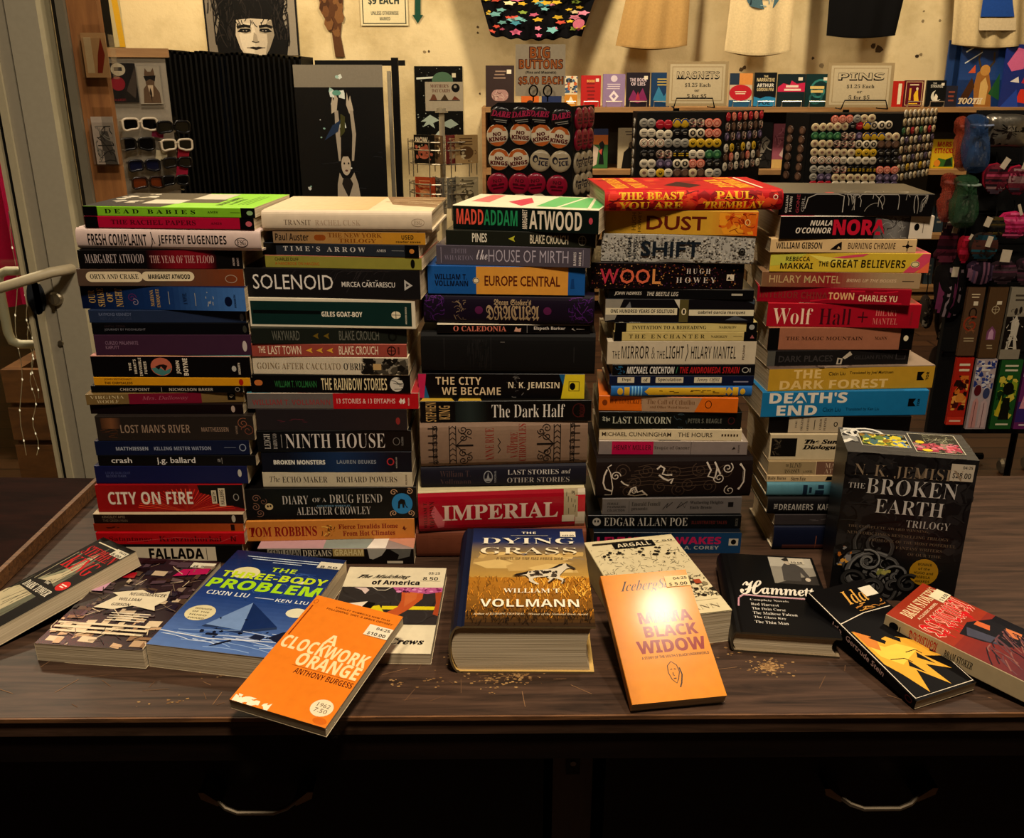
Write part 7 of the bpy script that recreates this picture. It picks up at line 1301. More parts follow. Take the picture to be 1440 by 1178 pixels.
KIND = {
 'grey': ('#8c8880', [('E', '#5a5854', .25, .75, .25, .75), ('R', '#a8a49a', .3, .7, .45, .56)]),
 'white': ('#bdb4a2', [('R', '#4a4440', .24, .76, .52, .62), ('R', '#4a4440', .3, .7, .36, .45)]),
 'cream': ('#b8a888', [('E', '#8a6a5a', .3, .7, .3, .7), ('R', '#5a463c', .3, .7, .46, .54)]),
 'red': ('#9a1c2c', [('R', '#c86a6a', .25, .75, .46, .56)]),
 'coral': ('#b05a4a', [('O', '#d8b8a0', .002, .14, .86, .14, .86), ('E', '#c88a78', .3, .7, .3, .7)]),
 'yellow': ('#b8982c', [('E', '#3a3418', .3, .7, .3, .66), ('R', '#b8982c', .4, .6, .5, .6)]),
 'black': ('#141214', [('R', '#8a8680', .3, .7, .5, .6), ('R', '#6a6660', .35, .65, .34, .42)]),
 'green': ('#2c5a3c', [('E', '#5a8a5a', .28, .72, .3, .7)]),
 'blue-topped': ('#b8982c', [('P', '#24407a', [(.02, .45), (.98, .6), (.8, .9), (.5, 1), (.2, .9)])]),
 'slashed': ('#c0b6a4', [('O', '#8a2420', .0024, .12, .88, .12, .88), ('L', '#1c1818', .0028, [(.3, .3), (.7, .7)]), ('L', '#1c1818', .0028, [(.3, .62), (.62, .3)])]),
 'striped': ('#16130f', [('R', '#b8982c', .1, .9, .54, .66), ('R', '#b8982c', .1, .9, .34, .44)]),
 'speckled': ('#6a5a52', [('X', ['#b89a8a', '#2a2422', '#8a4a4a', '#c8b8a0'], 26, .006, .12, .88, .12, .88, 3)]),
 'violet': ('#4a4056', [('E', '#8a7a96', .3, .7, .3, .7)]),
 'brown': ('#4a362c', [('E', '#6a5244', .2, .8, .2, .8)]),
 'ringed': ('#c4baa6', [('E', '#1c1818', .2, .8, .2, .8), ('E', '#a89a86', .36, .64, .36, .7)]),
}
ROWN = ['top', 'second', 'third', 'fourth', 'fifth', 'sixth', 'seventh', 'eighth', 'ninth']
def rack_badges(which, face, rows, p0, ux, rz, r, group):
    """rows: list of (px y offset list or z, [kinds]); p0 left end, ux unit vector along the row, pitch in metres"""
    for k, (z, pitch, kinds, x0, dz) in enumerate(rows):
        for i, kd in enumerate(kinds):
            p = Vector((p0.x, p0.y, z + dz * i)) + ux * (x0 + pitch * i)
            b, e = KIND[kd]
            badge((kd, round(r, 4)), r, b, e, p, rz, f'{kd} round badge in the {ROWN[k]} row, {face} of the {which} badge rack', group)
YR = 5.3
def board(root, name, a, b, z0, z1, th, col, side=0):
    """upright panel from a to b (xy, relative), thickness behind it"""
    d = (Vector(b) - Vector(a)); n = Vector((-d.y, d.x)).normalized() * th
    m = MB(); m.prism([(a[0], a[1]), (b[0], b[1]), (b[0] + n.x, b[1] + n.y), (a[0] + n.x, a[1] + n.y)], z0, z1, col, axis=2)
    return m.build(name, M_MATT, root)
def rack(name, label, pxl, pxr, pyt, sidepx, leftpx, bot, post_top=True, Y=YR):
    xl, xr = X_at(pxl, pyt, Y), X_at(pxr, pyt, Y)
    zt = PY((pxl + pxr) / 2, pyt, Y).z; zb = bot
    root = thing(name, ((xl + xr) / 2, Y, 0), label, 'badge rack')
    c = Vector(((xl + xr) / 2, Y))
    ys = Y + .36
    sx = X_at(sidepx, pyt, ys); lx = X_at(leftpx, pyt, Y + .16)
    A, B, D, E_ = (xl - c.x, 0), (xr - c.x, 0), (sx - c.x, .36), (lx - c.x, .16)
    board(root, 'front_panel', A, B, zb, zt, .012, '#0e0d0d'); board(root, 'side_panel', (B[0] + .002, B[1] + .001), D, zb, zt, .012, '#0e0d0d'); board(root, 'side_panel', E_, (A[0] - .002, A[1] + .001), zb, zt, .012, '#0e0d0d')
    m = MB(); m.tube([(0, .18, .04), (0, .18, zt + .02)], .018, '#1a1918', 12); m.build('post', M_METAL, root)
    m = MB()
    for a in range(4): m.tube([(0, .18, .04), (.25 * math.cos(a * 1.571 + .4), .18 + .25 * math.sin(a * 1.571 + .4), .018)], .014, '#1a1918', 8)
    m.build('base', M_METAL, root)
    m = MB(); m.prism([A, B, D, E_], zt + .0005, zt + .006, '#131212', axis=2); m.build('top_plate', M_MATT, root)
    return root, c, zt, A, B, D, E_, Y
W_, G_ = 'white', 'grey'
# left rack (magnets)
R1 = rack('badge_rack', 'black badge rack under the magnets sign', 897, 1020, 159, 1074, 890, .45)
root, c, zt, A, B, D, E_, Y = R1
r = 6.1 * Y / FPX
rowsY = [173, 187, 201, 217, 230, 243]
cols = [905.5, 916, 928.4, 939.5, 952, 963, 974, 985, 997, 1008]
K1 = [['grey', 'grey', 'red', 'red', 'blue-topped', 'blue-topped', 'speckled', 'speckled', 'coral', 'coral'], ['white'] * 4 + ['black', 'black', 'ringed', 'ringed', 'coral', 'coral'],
      ['slashed'] * 3 + ['grey'] * 3 + ['yellow'] * 4, ['black', 'black', 'speckled', 'speckled', 'striped', 'striped', 'white', 'white', 'green', 'green'], ['white', 'white', 'violet', 'violet', 'ringed', 'ringed', 'coral', 'coral', 'black', 'black'], ['cream', 'white', 'yellow', 'white', 'brown', 'brown', 'cream', 'brown', 'white', 'grey']]
for k, (py, ks) in enumerate(zip(rowsY, K1)):
    for i, (px, kd) in enumerate(zip(cols, ks)):
        p = PY(px, py + (2 if i in (2, 3) and k < 2 else 0), Y); b, e = KIND[kd]
        badge((kd, round(r, 4)), r, b, e, (p.x, Y - .0005, p.z), 0, f'{kd} round badge in the {ROWN[k]} row, front of the left badge rack', 'badges on the left badge rack')
def side_badges(Rk, which, A, D, rows_z, kinds, n, group, where, rr):
    d = Vector((D[0] - A[0], D[1] - A[1])); L = d.length; d.normalize()
    rz = math.atan2(d.y, d.x); nn = Vector((d.y, -d.x))
    for k, z in enumerate(rows_z):
        for i in range(n):
            t = (i + .5) / n * L
            kd = kinds[k][i % len(kinds[k])]; b, e = KIND[kd]
            p = Vector((Rk[1].x + A[0], Rk[7] + A[1])) + d * t + nn * .001
            badge((kd, round(rr, 4)), rr, b, e, (p.x, p.y, z), rz, f'{kd} round badge in the {ROWN[k]} row, {where} of the {which} badge rack', group)
zr = [PY(960, y, Y).z for y in rowsY]
side_badges(R1, 'left', B, D, [z + .03 for z in zr], [['red', 'coral'], ['speckled', 'brown'], ['violet', 'speckled'], ['white', 'yellow', 'black', 'yellow'], ['brown', 'coral', 'white'], ['white', 'speckled']], 7, 'badges on the left badge rack', 'right side', r * .98)
side_badges(R1, 'left', E_, A, zr, [['grey']] * 6, 1, 'badges on the left badge rack', 'left edge', r * .98)
# right rack (pins)
R2 = rack('badge_rack', 'black badge rack under the pins sign', 1140, 1270, 161, 1318, 1106, .45)
root, c, zt, A, B, D, E_, Y = R2
rows2 = [168, 179, 191, 202, 214, 225, 238, 249, 259]
K2 = [['coral'] * 3 + ['grey'] + ['cream'] * 2, ['cream'] * 5 + ['black', 'red', 'blue-topped'] + ['ringed'] * 3, ['green'] * 4 + ['speckled'] * 2 + ['violet', 'blue-topped', 'blue-topped', 'blue-topped', 'cream', 'cream'], ['cream'] * 3 + ['speckled'] * 3 + ['ringed'] * 3 + ['brown'] * 3,
      ['cream'] * 6 + ['yellow'] * 3 + ['black'] * 3, ['slashed'] * 4 + ['white'] * 5 + ['black'] * 3, ['grey'] * 3 + ['speckled'] * 2 + ['striped'] * 4 + ['coral'] * 3, ['grey', 'violet', 'violet'] + ['cream'] * 6 + ['violet'] * 3, ['red'] * 3 + ['white'] * 6 + ['violet'] * 3]
for k, (py, ks) in enumerate(zip(rows2, K2)):
    x0 = 1147 - .5 * k + (27 if k == 0 else 0)
    for i, kd in enumerate(ks):
        px = x0 + 10.3 * i; p = PY(px, py + (-.35 * i if k in (0, 1) else .1 * i), Y); b, e = KIND[kd]
        badge((kd, 'p'), 5.4 * Y / FPX, b, e, (p.x, Y - .0005 - .0045 * (i % 2), p.z), 0, f'{kd} round badge in the {ROWN[k]} row, front of the right badge rack', 'badges on the right badge rack')
zr = [PY(1200, y, Y).z for y in (168, 180, 193, 206, 219, 232, 245, 258)]
side_badges(R2, 'right', B, D, [z + .03 for z in zr], [['white', 'cream'], ['cream', 'white'], ['green', 'cream', 'red', 'cream'], ['white', 'violet', 'cream'], ['cream', 'speckled'], ['violet', 'cream', 'grey'], ['cream', 'grey', 'yellow'], ['white', 'cream', 'grey']], 8, 'badges on the right badge rack', 'right side', 5.2 * Y / FPX)
side_badges(R2, 'right', E_, A, [PY(1120, y, Y).z for y in (184, 197, 210, 223, 236, 249)], [['brown']] * 6, 2, 'badges on the right badge rack', 'left side', 6 * Y / FPX)

def easel(label, x0, x1, y0, y1, Y):
    a, b = X_at(x0, y1, Y), X_at(x1, y1, Y); z1, z0 = PY(x0, y0, Y).z, PY(x0, y1, Y).z
    c = Vector(((a + b) / 2, Y, z0)); w = (b - a) / 2; h = z1 - z0
    root = thing('wire_easel', c, label, 'easel')
    m = MB(); m.tube([(-w, -.03, .004), (-w * .88, -.03, h), (w * .88, -.03, h), (w, -.03, .004)], .004, '#141312', 6)
    m.build('front_wire', M_METAL, root)
    for s in (-1, 1):
        m = MB(); m.tube([(s * w, -.03, .004), (s * w * .9, .1, .004), (s * w * .7, .06, h * 3.2)], .004, '#141312', 6); m.build('leg', M_METAL, root)
    return root
def price_card(label, x0, y0, x1, y1, title, Y, slant):
    els = [('R', '#a08e6c', 0, 1, 0, 1), ('R', '#bcae90', .05, .95, .06, .94), ('F', '#a08e6c', .004, .09, .91, .12, .88)]
    els += [tx('#17130f', title, .16, .86, .6, .78, 'sb', .035), tx('#bcae90', title, .165, .85, .63, .77, 'sb', -.01), tx('#2a221a', '$1.25 Each', .3, .72, .42, .52, SP), tx('#2a221a', 'or', .46, .54, .32, .37, SP), tx('#2a221a', '5 for $5', .34, .66, .17, .27, SP)]
    return card('price_sign', label, 'sign', x0, y0, x1, y1, Y, .004, els, '#a08e6c', M_MATT, lean=.1)
yz = R1[7] + .16
price_card('beige price sign for magnets on a black wire easel', 938, 86, 1024, 149, 'MAGNETS', yz, 0)
easel('black wire easel under the magnets sign', 946, 1003, 138, 152, yz)
price_card('beige price sign for pins on a black wire easel', 1164, 88, 1257, 151, 'PINS', yz, 0)
easel('black wire easel under the pins sign', 1180, 1245, 141, 154, yz)

# big buttons stand
YBg = 4.0
xl, xr, zt_ = X_at(690, 150, YBg), X_at(806, 150, YBg), PY(745, 144, YBg).z
c = Vector(((xl + xr) / 2, YBg, 0))
bb = thing('button_stand', c, 'black two sided stand of large round buttons', 'badge stand')
hw = (xr - xl) / 2
prof = [(-hw, .62), (hw, .62), (hw, zt_ - .02), (hw - .03, zt_), (-hw + .03, zt_), (-hw, zt_ - .02)]
m = MB(); m.prism(prof, 0, .012, '#100f0f', axis=1); m.build('front_panel', M_GLOSS, bb)
sx_ = X_at(836, 150, YBg + .24) - c.x
board(bb, 'side_panel', (hw + .002, .001), (sx_, .24), .62, zt_ - .015, .012, '#100f0f')
m = MB(); m.tube([(.02, .12, .03), (.02, .12, zt_ - .01)], .016, '#1c1b1a', 10); m.build('post', M_METAL, bb)
m = MB(); m.lathe([(.2, 0), (.2, .012), (.03, .03), (.0, .03)], '#1c1b1a', 24, M=Matrix.Translation((.02, .12, 0))); m.build('base', M_METAL, bb)
rb = 14.6 * YBg / FPX
BIG = {
 'dark': ('#131014', [tx('#a02850', 'DARE', .06, .96, .5, .76, 'bi', .03), ('R', '#8a8680', .2, .8, .34, .38), ('R', '#8a8680', .3, .8, .26, .29)], 'black large button with a pink scrawl'),
 'kings': ('#c8bca6', [('P', '#b0602c', [(.06, .66), (.94, .66), (.8, .9), (.5, .985), (.2, .9)]), ('P', '#b0602c', [(.14, .2), (.86, .2), (.7, .07), (.5, .02), (.3, .07)]), tx('#5a1a1c', 'NO', .3, .68, .47, .64, 'sb', .03), tx('#5a1a1c', 'KINGS', .1, .9, .25, .44, 'sb', .03)], 'white and orange large button with dark red capitals'),
 'ice': ('#a89c84', [('E', '#2c2a34', .12, .38, .4, .74), ('E', '#a89c84', .2, .33, .44, .62), tx('#2c2a3c', 'ICE', .4, .86, .3, .52, 'sb', .02), ('R', '#2c2a3c', .42, .86, .58, .66)], 'beige large button with a small dark face'),
 'magenta': ('#8c1434', [tx('#4c0a1c', 'NO', .3, .7, .56, .72), ('R', '#4c0a1c', .2, .8, .4, .5), ('R', '#4c0a1c', .25, .75, .26, .34)], 'magenta large button with darker lettering'),
 'plain': ('#b0a690', [('O', '#5a5248', .006, .12, .88, .12, .88), ('E', '#14110f', .2, .8, .2, .8)], 'white rimmed dark large button'),
}
spots = [(164, [(704, 'dark'), (733, 'dark'), (758, 'dark'), (789, 'dark')]), (190, [(699.5, 'kings'), (732, 'kings'), (761, 'kings'), (786.5, 'kings')]), (224, [(702, 'kings'), (729, 'kings'), (760, 'ice'), (788, 'ice')]), (258, [(700, 'magenta'), (730, 'magenta'), (753, 'magenta'), (783, 'magenta')]), (287, [(701, 'plain'), (731, 'plain'), (757, 'plain'), (786, 'plain')])]
for k, (py, row) in enumerate(spots):
    for i, (px, kd) in enumerate(row):
        p = PY(px, py + (3 if i == 3 else 0) + (2 if i == 2 and k == 2 else 0) + (-2 if i == 1 and k == 1 else 0), YBg); b, e, w = BIG[kd]
        key = ('big', kd)
        if key not in _bm: _bm[key] = badge_mesh(rb, b, e, .009)
        o = bpy.data.objects.new('large_button', _bm[key]); o.matrix_world = Matrix.Translation((p.x, YBg - .001 - .004 * (i % 2), p.z)) @ Matrix.Rotation((.12, -.1, .06, -.14)[(i + k) % 4], 4, 'Y') @ Matrix.Rotation(math.pi / 2, 4, 'X'); link(o)
        tag(o, f'{w}, {ROWN[k]} row, {["leftmost", "second from left", "third from left", "rightmost"][i]}', 'button', 'large buttons on the black stand')
for k, (py, kd) in enumerate(((166, 'magenta'), (196, 'magenta'), (228, 'ice'), (258, 'ice'))):
    for i in range(3):
        d = Vector((sx_ - hw - .002, .239)); L = d.length; dn = d.normalized(); nn = Vector((dn.y, -dn.x))
        p = Vector((c.x + hw, YBg)) + dn * (L * (.22 + .28 * i)) + nn * .002
        o = bpy.data.objects.new('large_button', _bm[('big', kd)]); o.matrix_world = Matrix.Translation((p.x, p.y, PY(810, py, YBg + .1).z)) @ Matrix.Rotation(math.atan2(dn.y, dn.x), 4, 'Z') @ Matrix.Rotation(math.pi / 2, 4, 'X'); link(o)
        tag(o, f'{BIG[kd][2].split(" large")[0]} large button on the right side of the stand, {ROWN[k]} row', 'button', 'large buttons on the side of the black stand')
els = [('R', '#b0a692', 0, 1, 0, 1), tx('#5a2a1c', 'BIG', .27, .7, .72, .96, 'sb', .05), tx('#b06a34', 'BIG', .29, .68, .735, .945, 'sb', -.005), tx('#5a2a1c', 'BUTTONS', .06, .96, .52, .72, 'sb', .05), tx('#b06a34', 'BUTTONS', .08, .94, .535, .705, 'sb', -.005), tx('#241c16', '(Pins and Magnets)', .2, .82, .42, .49, 'sb', .02), tx('#5a2a1c', '$5.00 EACH', .05, .97, .2, .39, 'sb', .05), tx('#b06a34', '$5.00 EACH', .07, .95, .215, .375, 'sb', -.005)]
card('price_sign', 'grey card sign for big buttons with orange lettering', 'sign', 725, 62, 795, 135, YBg + .05, .003, els, '#b0a692', M_MATT, lean=.05)
lz = PY(760, 128, YBg).z
hold = thing('sign_holder', (X_at(760, 140, YBg + .04), YBg + .04, zt_ + .0005), 'black wire loops holding the big buttons sign', 'sign holder')
for px in (750, 770):
    m = MB(); cxx = X_at(px, 128, YBg + .04) - X_at(760, 140, YBg + .04); rr = 5.5 * YBg / FPX
    m.tube([(cxx + rr * math.cos(w), -.006, lz - zt_ + rr * math.sin(w) * 1.25) for w in [i * .3927 for i in range(16)]], .0035, '#131211', 6, closed=True)
    m.tube([(cxx, -.006, lz - zt_ - rr * 1.25), (cxx, -.006, .002)], .0035, '#131211', 6); m.build('wire_loop', M_METAL, hold)

# ---------------------------------------------------------------- card spinner
YC = 4.5
px_ = X_at(622, 200, YC)
sp = thing('card_spinner', (px_, YC, 0), 'wire card spinner with a pale post left of the button stand', 'card rack')
ztop = PY(622, 152, YC).z
m = MB(); m.tube([(0, 0, .02), (0, 0, ztop)], .013, '#b8ae96', 12); m.lathe([(.03, 0), (.03, .02), (.012, .028)], '#b8ae96', 14, M=Matrix.Translation((0, 0, ztop - .02))); m.build('post', M_PAINT, sp)
m = MB(); m.lathe([(.24, 0), (.24, .02), (.05, .04), (.0, .04)], '#a89e86', 24); m.build('base', M_PAINT, sp)
cards_ = [(('black', '#161414', '#c8745a'), ('brown', '#7a6248', '#4a3a2a'), ('maroon', '#7a2a30', '#b8906a'), ('tan', '#b09468', '#6a5034')), (('orange', '#b8502c', '#d89a6a'), ('grey', '#77736a', '#4a4844'), ('silver', '#8a867a', '#5a564e'), ('cream', '#b8ac8c', '#6a604a'))]
for tier, (yt, yb, row) in enumerate(((188, 227, cards_[0]), (246, 286, cards_[1]))):
    zt2, zb2 = PY(622, yt, YC).z, PY(622, yb, YC).z
    for ang_i, (nm, cc, c2_) in enumerate(row):
        pxc = (596, 614, 636, 656)[ang_i]; wpx = (28, 16, 14, 30)[ang_i]; rz = (-.35, -1.0, .9, .3)[ang_i]
        yy = YC - .13 + (.02, .0, .0, .02)[ang_i]
        xx = X_at(pxc, 200, yy); w = wpx * yy / FPX / max(.5, math.cos(rz)); h = zt2 - zb2
        m = MB(); m.box((-w / 2, 0, 0), (w / 2, .006, h), cc)
        q = Print(w, h, step=.00005, h0=.0003)
        q.els([('R', cc, 0, 1, 0, 1), ('E', c2_, .2, .8, .15, .6), ('X', [c2_, '#cdbf9c', cc], 20, .01, .05, .95, .05, .95, ang_i + tier * 3)] + ([tx('#d8cdb4', 'NOW', .08, .7, .74, .92, 'sb', .02)] if nm == 'black' else lines(c2_, 3, .15, .85, .62, .92)))
        q.put(m, lambda u, v, hh: ((u - .5) * w, -hh, v * h))
        o = m.build('greeting_card', M_SHINY, None, (xx, yy, zb2 + .001)); o.rotation_euler = (0, 0, rz)
        tag(o, f'{nm} greeting card in the {["upper", "lower"][tier]} tier of the wire spinner', 'card', 'greeting cards on the spinner')
    for zz, rr in ((zb2 - .002, .15), (zt2 - .03, .158), (zb2 + .06, .158)):
        m = MB(); m.tube([(rr * math.cos(w), rr * math.sin(w), zz) for w in [i * .262 for i in range(24)]], .0032, '#b0a894', 6, closed=True)
        for a in range(6): m.tube([(0, 0, zz), (rr * math.cos(a * 1.047), rr * math.sin(a * 1.047), zz)], .0025, '#b0a894', 5)
        m.build('wire_ring', M_METAL, sp)
    for a in range(10): m = MB(); m.tube([(.16 * math.cos(a * .628), .16 * math.sin(a * .628), zb2 - .06), (.16 * math.cos(a * .628), .16 * math.sin(a * .628), zt2 - .02)], .0025, '#b0a894', 5); m.build('upright_wire', M_METAL, sp)
card('card_sign', 'white sign with red lettering on top of the card spinner', 'sign', 598, 115, 651, 156, YC - .02, .003,
     [('R', '#cfc4ac', 0, 1, 0, 1), tx('#7a2a1c', "MOTHER'S", .14, .62, .8, .92, SP), tx('#7a2a1c', 'DAY CARDS', .18, .66, .64, .76, SP), ('E', '#1c1a1a', .7, .92, .64, .94), ('E', '#bdb29a', .76, .84, .78, .88), ('P', '#8a5a44', [(.12, .36), (.2, .58), (.26, .56), (.32, .36)]), ('P', '#5a4a34', [(.4, .36), (.52, .58), (.62, .36)]), ('P', '#8a4a34', [(.7, .38), (.78, .52), (.92, .38)]), ('L', '#3a3024', .003, [(.1, .36), (.92, .36)])], '#bdb29a', M_MATT)

# ---------------------------------------------------------------- poster flip rack
YP = 5.45
xa, xb = X_at(236, 120, YP), X_at(424, 120, YP)
zt_ = PY(330, 79, YP).z
xp = X_at(557, 150, YP)
pr = thing('poster_rack', ((xa + xp) / 2, YP, 0), 'black poster flip rack with one sleeve opened towards the room', 'poster rack')
ox = (xa + xp) / 2
n_ = 27
for k in range(n_):
    x = xa + (xb - xa) * k / (n_ - 1) - ox
    z1 = zt_ + (.02 * math.cos(k * .9)) * .3 + (.03 * (1 - k / n_))
    m = MB(); d = .34
    cc = '#040405'
    for (ya, yb2, za, zz) in ((0, .014, .34, z1), (d - .014, d, .34, z1), (0, d, .34, .355), (0, d, z1 - .014, z1)): m.box((x - .0055, ya, za), (x + .0055, yb2, zz), '#060607')
    m.box((x - .003, .014, .355), (x + .003, d - .014, z1 - .014), '#12243f' if k in (10, 11) else cc)
    o = m.build('sleeve_frame', M_MATT, pr)
    if k in (10, 11): o['label'] = 'frame holding a blue poster'
m = MB(); z1 = zt_ - .01
m.box((xp - ox - .018, .0, .02), (xp - ox + .018, .04, PY(557, 81, YP).z), '#0c0c0c'); m.build('upright_post', M_MATT, pr)
m = MB(); m.box((xa - ox - .05, d, .02), (xa - ox - .01, d + .04, zt_), '#0c0c0c'); m.build('upright_post', M_MATT, pr)
m = MB(); m.box((xb - ox + .01, .36, PY(490, 83, YP).z - .03), (xp - ox + .018, .39, PY(490, 83, YP).z), '#0c0c0c'); m.build('cross_rail', M_MATT, pr); m = MB(); m.box((xa - ox, d + .001, .3), (xp - ox, d + .03, .335), '#0c0c0c'); m.build('cross_rail', M_MATT, pr)
m = MB(); m.box((xp - ox - .2, .05, .001), (xp - ox + .05, .4, .019), '#0c0c0c'); m.box((xa - ox - .1, .05, .001), (xa - ox + .15, .4, .019), '#0c0c0c'); m.build('foot', M_MATT, pr)
m = MB(); m.box((xp - ox - .05, .05, .4), (xp - ox - .03, .08, PY(548, 100, YP).z), '#b0a894'); m.build('pale_rail', M_PAINT, pr)
fig = [('R', '#17181a', 0, 1, 0, 1), ('R', '#8a8478', 0, 1, .865, 1), ('S', ['#2a2c30', '#222428', '#1c1a1c'], 30, .1, .004, .05, .95, .05, .84, 4, (-.2, .2), .1),
       ('X', ['#d8e0dc', '#a8c8c0'], 9, .022, .38, .56, .76, .98, 3), ('P', '#a89e90', [(.45, .36), (.475, .36), (.488, .52), (.475, .7), (.435, .7), (.43, .55)]), ('P', '#b8ae9e', [(.4, .68), (.46, .7), (.48, .78), (.45, .82), (.43, .76), (.42, .8), (.4, .74)]), ('P', '#b8ae9e', [(.6, .68), (.65, .7), (.62, .8), (.6, .76), (.585, .82), (.57, .74)]), ('P', '#a89e90', [(.6, .36), (.625, .36), (.665, .54), (.645, .7), (.605, .7), (.622, .54)]),  # pale specks near the hands: highlight glints painted onto the sleeve
       ('E', '#b8ac9c', .475, .585, .26, .4), ('P', '#141212', [(.47, .36), (.48, .42), (.54, .44), (.59, .41), (.59, .36), (.56, .39), (.5, .39)]), ('E', '#2a2422', .5, .52, .335, .35), ('E', '#2a2422', .55, .57, .335, .35), ('E', '#6a4a44', .515, .55, .285, .3), ('P', '#a89e90', [(.45, .28), (.48, .24), (.58, .24), (.62, .28), (.66, .2), (.7, 0), (.4, 0), (.42, .2)]), ('P', '#2a2624', [(.49, .24), (.57, .24), (.6, .2), (.54, .1), (.47, .2)]), ('X', ['#c8ccc8', '#8ab0a8', '#d8d8d0'], 16, .012, .05, .6, .3, .84, 7), ('E', '#6aa090', .42, .52, .8, .835), ('P', '#2a3c5a', [(.3, .5), (.46, .56), (.5, .64), (.4, .6)]), ('P', '#4a4a2a', [(.48, .52), (.54, .56), (.55, .66), (.5, .68)])]
def sq(e):
    f = lambda v: .52 + .48 * v
    if e[0] == 'P': return ('P', e[1], [(u, f(v)) for u, v in e[2]])
    if e[0] == 'E': return ('E', e[1], e[2], e[3], f(e[4]), f(e[5]))
    return e
fig = [fig[0], ('R', '#8a8478', 0, 1, .93, 1), ('E', '#17181a', .2, .8, .0, .3)] + [sq(e) for e in fig[2:]]
o = card('poster_sleeve', '', '', 428, 91, 546, 500, YP - .1, .008, fig, '#17181a', M_SHINY, rz=.1, parent=None)
del o['category']; del o['label']; o.parent = pr; o.matrix_parent_inverse = Matrix.Translation((-ox, -YP, 0)); o['label'] = 'opened sleeve with a black and white picture of a figure reaching up'

# ---------------------------------------------------------------- sunglasses display at the left
YG = 3.5
g0, g1 = PY(150, 150, YG), PY(240, 150, YG + .09)
gz = math.atan2(g1.y - g0.y, g1.x - g0.x); gw = math.hypot(g1.x - g0.x, g1.y - g0.y)
gd = thing('sunglasses_display', (g0.x, g0.y, 0), 'grey white display panel with wooden cap holding sunglasses', 'display panel', None, gz)
ztp = PY(150, 80, YG).z
m = MB(); m.box((0, 0, .25), (gw, .03, ztp), '#968e80'); m.build('back_panel', M_MATT, gd)
m = MB(); m.box((-.02, -.012, ztp), (gw + .015, .05, ztp + .03), '#8a6438'); m.build('wood_cap', M_SHELF, gd)
for s in (0, gw - .03):
    m = MB(); m.box((s, .002, 0), (s + .03, .1, .249), '#968e80'); m.build('leg', M_MATT, gd)
GM = gd.matrix_basis.copy() if False else (Matrix.Translation((g0.x, g0.y, 0)) @ Matrix.Rotation(gz, 4, 'Z'))
def on_panel(px, py, off=0.0):
    """point on the panel plane (off metres in front) behind a pixel"""
    n = Vector((math.sin(gz), -math.cos(gz), 0)); p0 = Vector((g0.x, g0.y, 0)) + n * off
    d = ray(px, py); t = (p0 - Vector((0, 0, CZ))).dot(n) / d.dot(n)
    return Vector((0, 0, CZ)) + d * t
ph = thing('photo_holder', on_panel(191, 148, .012), 'clear acrylic holder with two pictures on the display panel', 'picture holder', None, gz)
pa, pb_ = on_panel(151, 148, .012), on_panel(235, 148, .012); pw = (pb_ - pa).length; phh = on_panel(191, 84, .012).z - on_panel(191, 148, .012).z
m = MB(); m.box((-pw / 2, -.002, -.004), (pw / 2, -.0005, phh), '#ffffff'); m.box((-pw / 2, -.02, -.004), (pw / 2, -.002, -.001), '#ffffff'); m.build('acrylic_front', M_CLEAR, ph)
m = MB(); w = pw * .55; h = phh * .86
m.box((-pw / 2 + .004, .001, .01), (-pw / 2 + .004 + w, .003, .01 + h), '#121011'); Print(w, h, h0=.0002).els([('R', '#121011', 0, 1, 0, 1), ('E', '#b0a690', -.0, .2, .72, 1), ('E', '#b8ae96', .26, .7, .68, 1.0), ('R', '#3a3430', .36, .6, .8, .9), ('E', '#8c1c2c', .2, .64, .3, .66), ('E', '#a02a38', 0, .14, .34, .6), ('P', '#4a4038', [(.66, .3), (.98, .9), (1, .5), (.9, .1)]), tx('#8c1c2c', 'DARE', .2, .6, .04, .1, 'bi')]).put(m, lambda u, v, hh: (-pw / 2 + .004 + u * w, .001 - hh, .01 + v * h)); m.build('picture', M_GLOSS, ph)['label'] = 'picture of red and white buttons'
m = MB(); x0_ = -pw / 2 + .008 + w; w2 = pw - w - .014
m.box((x0_, .001, .004), (x0_ + w2, .003, h), '#a89e8a'); Print(w2, h, h0=.0002).els([('R', '#a8a090', 0, 1, 0, 1), ('P', '#6a5440', [(.15, .02), (.2, .4), (.34, .5), (.3, .8), (.36, .95), (.46, .86), (.6, .86), (.72, .96), (.76, .8), (.7, .5), (.9, .3), (.92, .02)]), ('P', '#c8b498', [(.4, .5), (.64, .5), (.6, .2), (.46, .2)]), ('P', '#14110f', [(.26, .74), (.8, .76), (.74, .6), (.56, .66), (.5, .66), (.34, .6)]), ('P', '#3a2c20', [(.44, .3), (.5, .44), (.56, .3), (.52, .04)])]).put(m, lambda u, v, hh: (x0_ + u * w2, .001 - hh, .004 + v * (h - .004))); m.build('picture', M_GLOSS, ph)['label'] = 'picture of a cat wearing sunglasses'

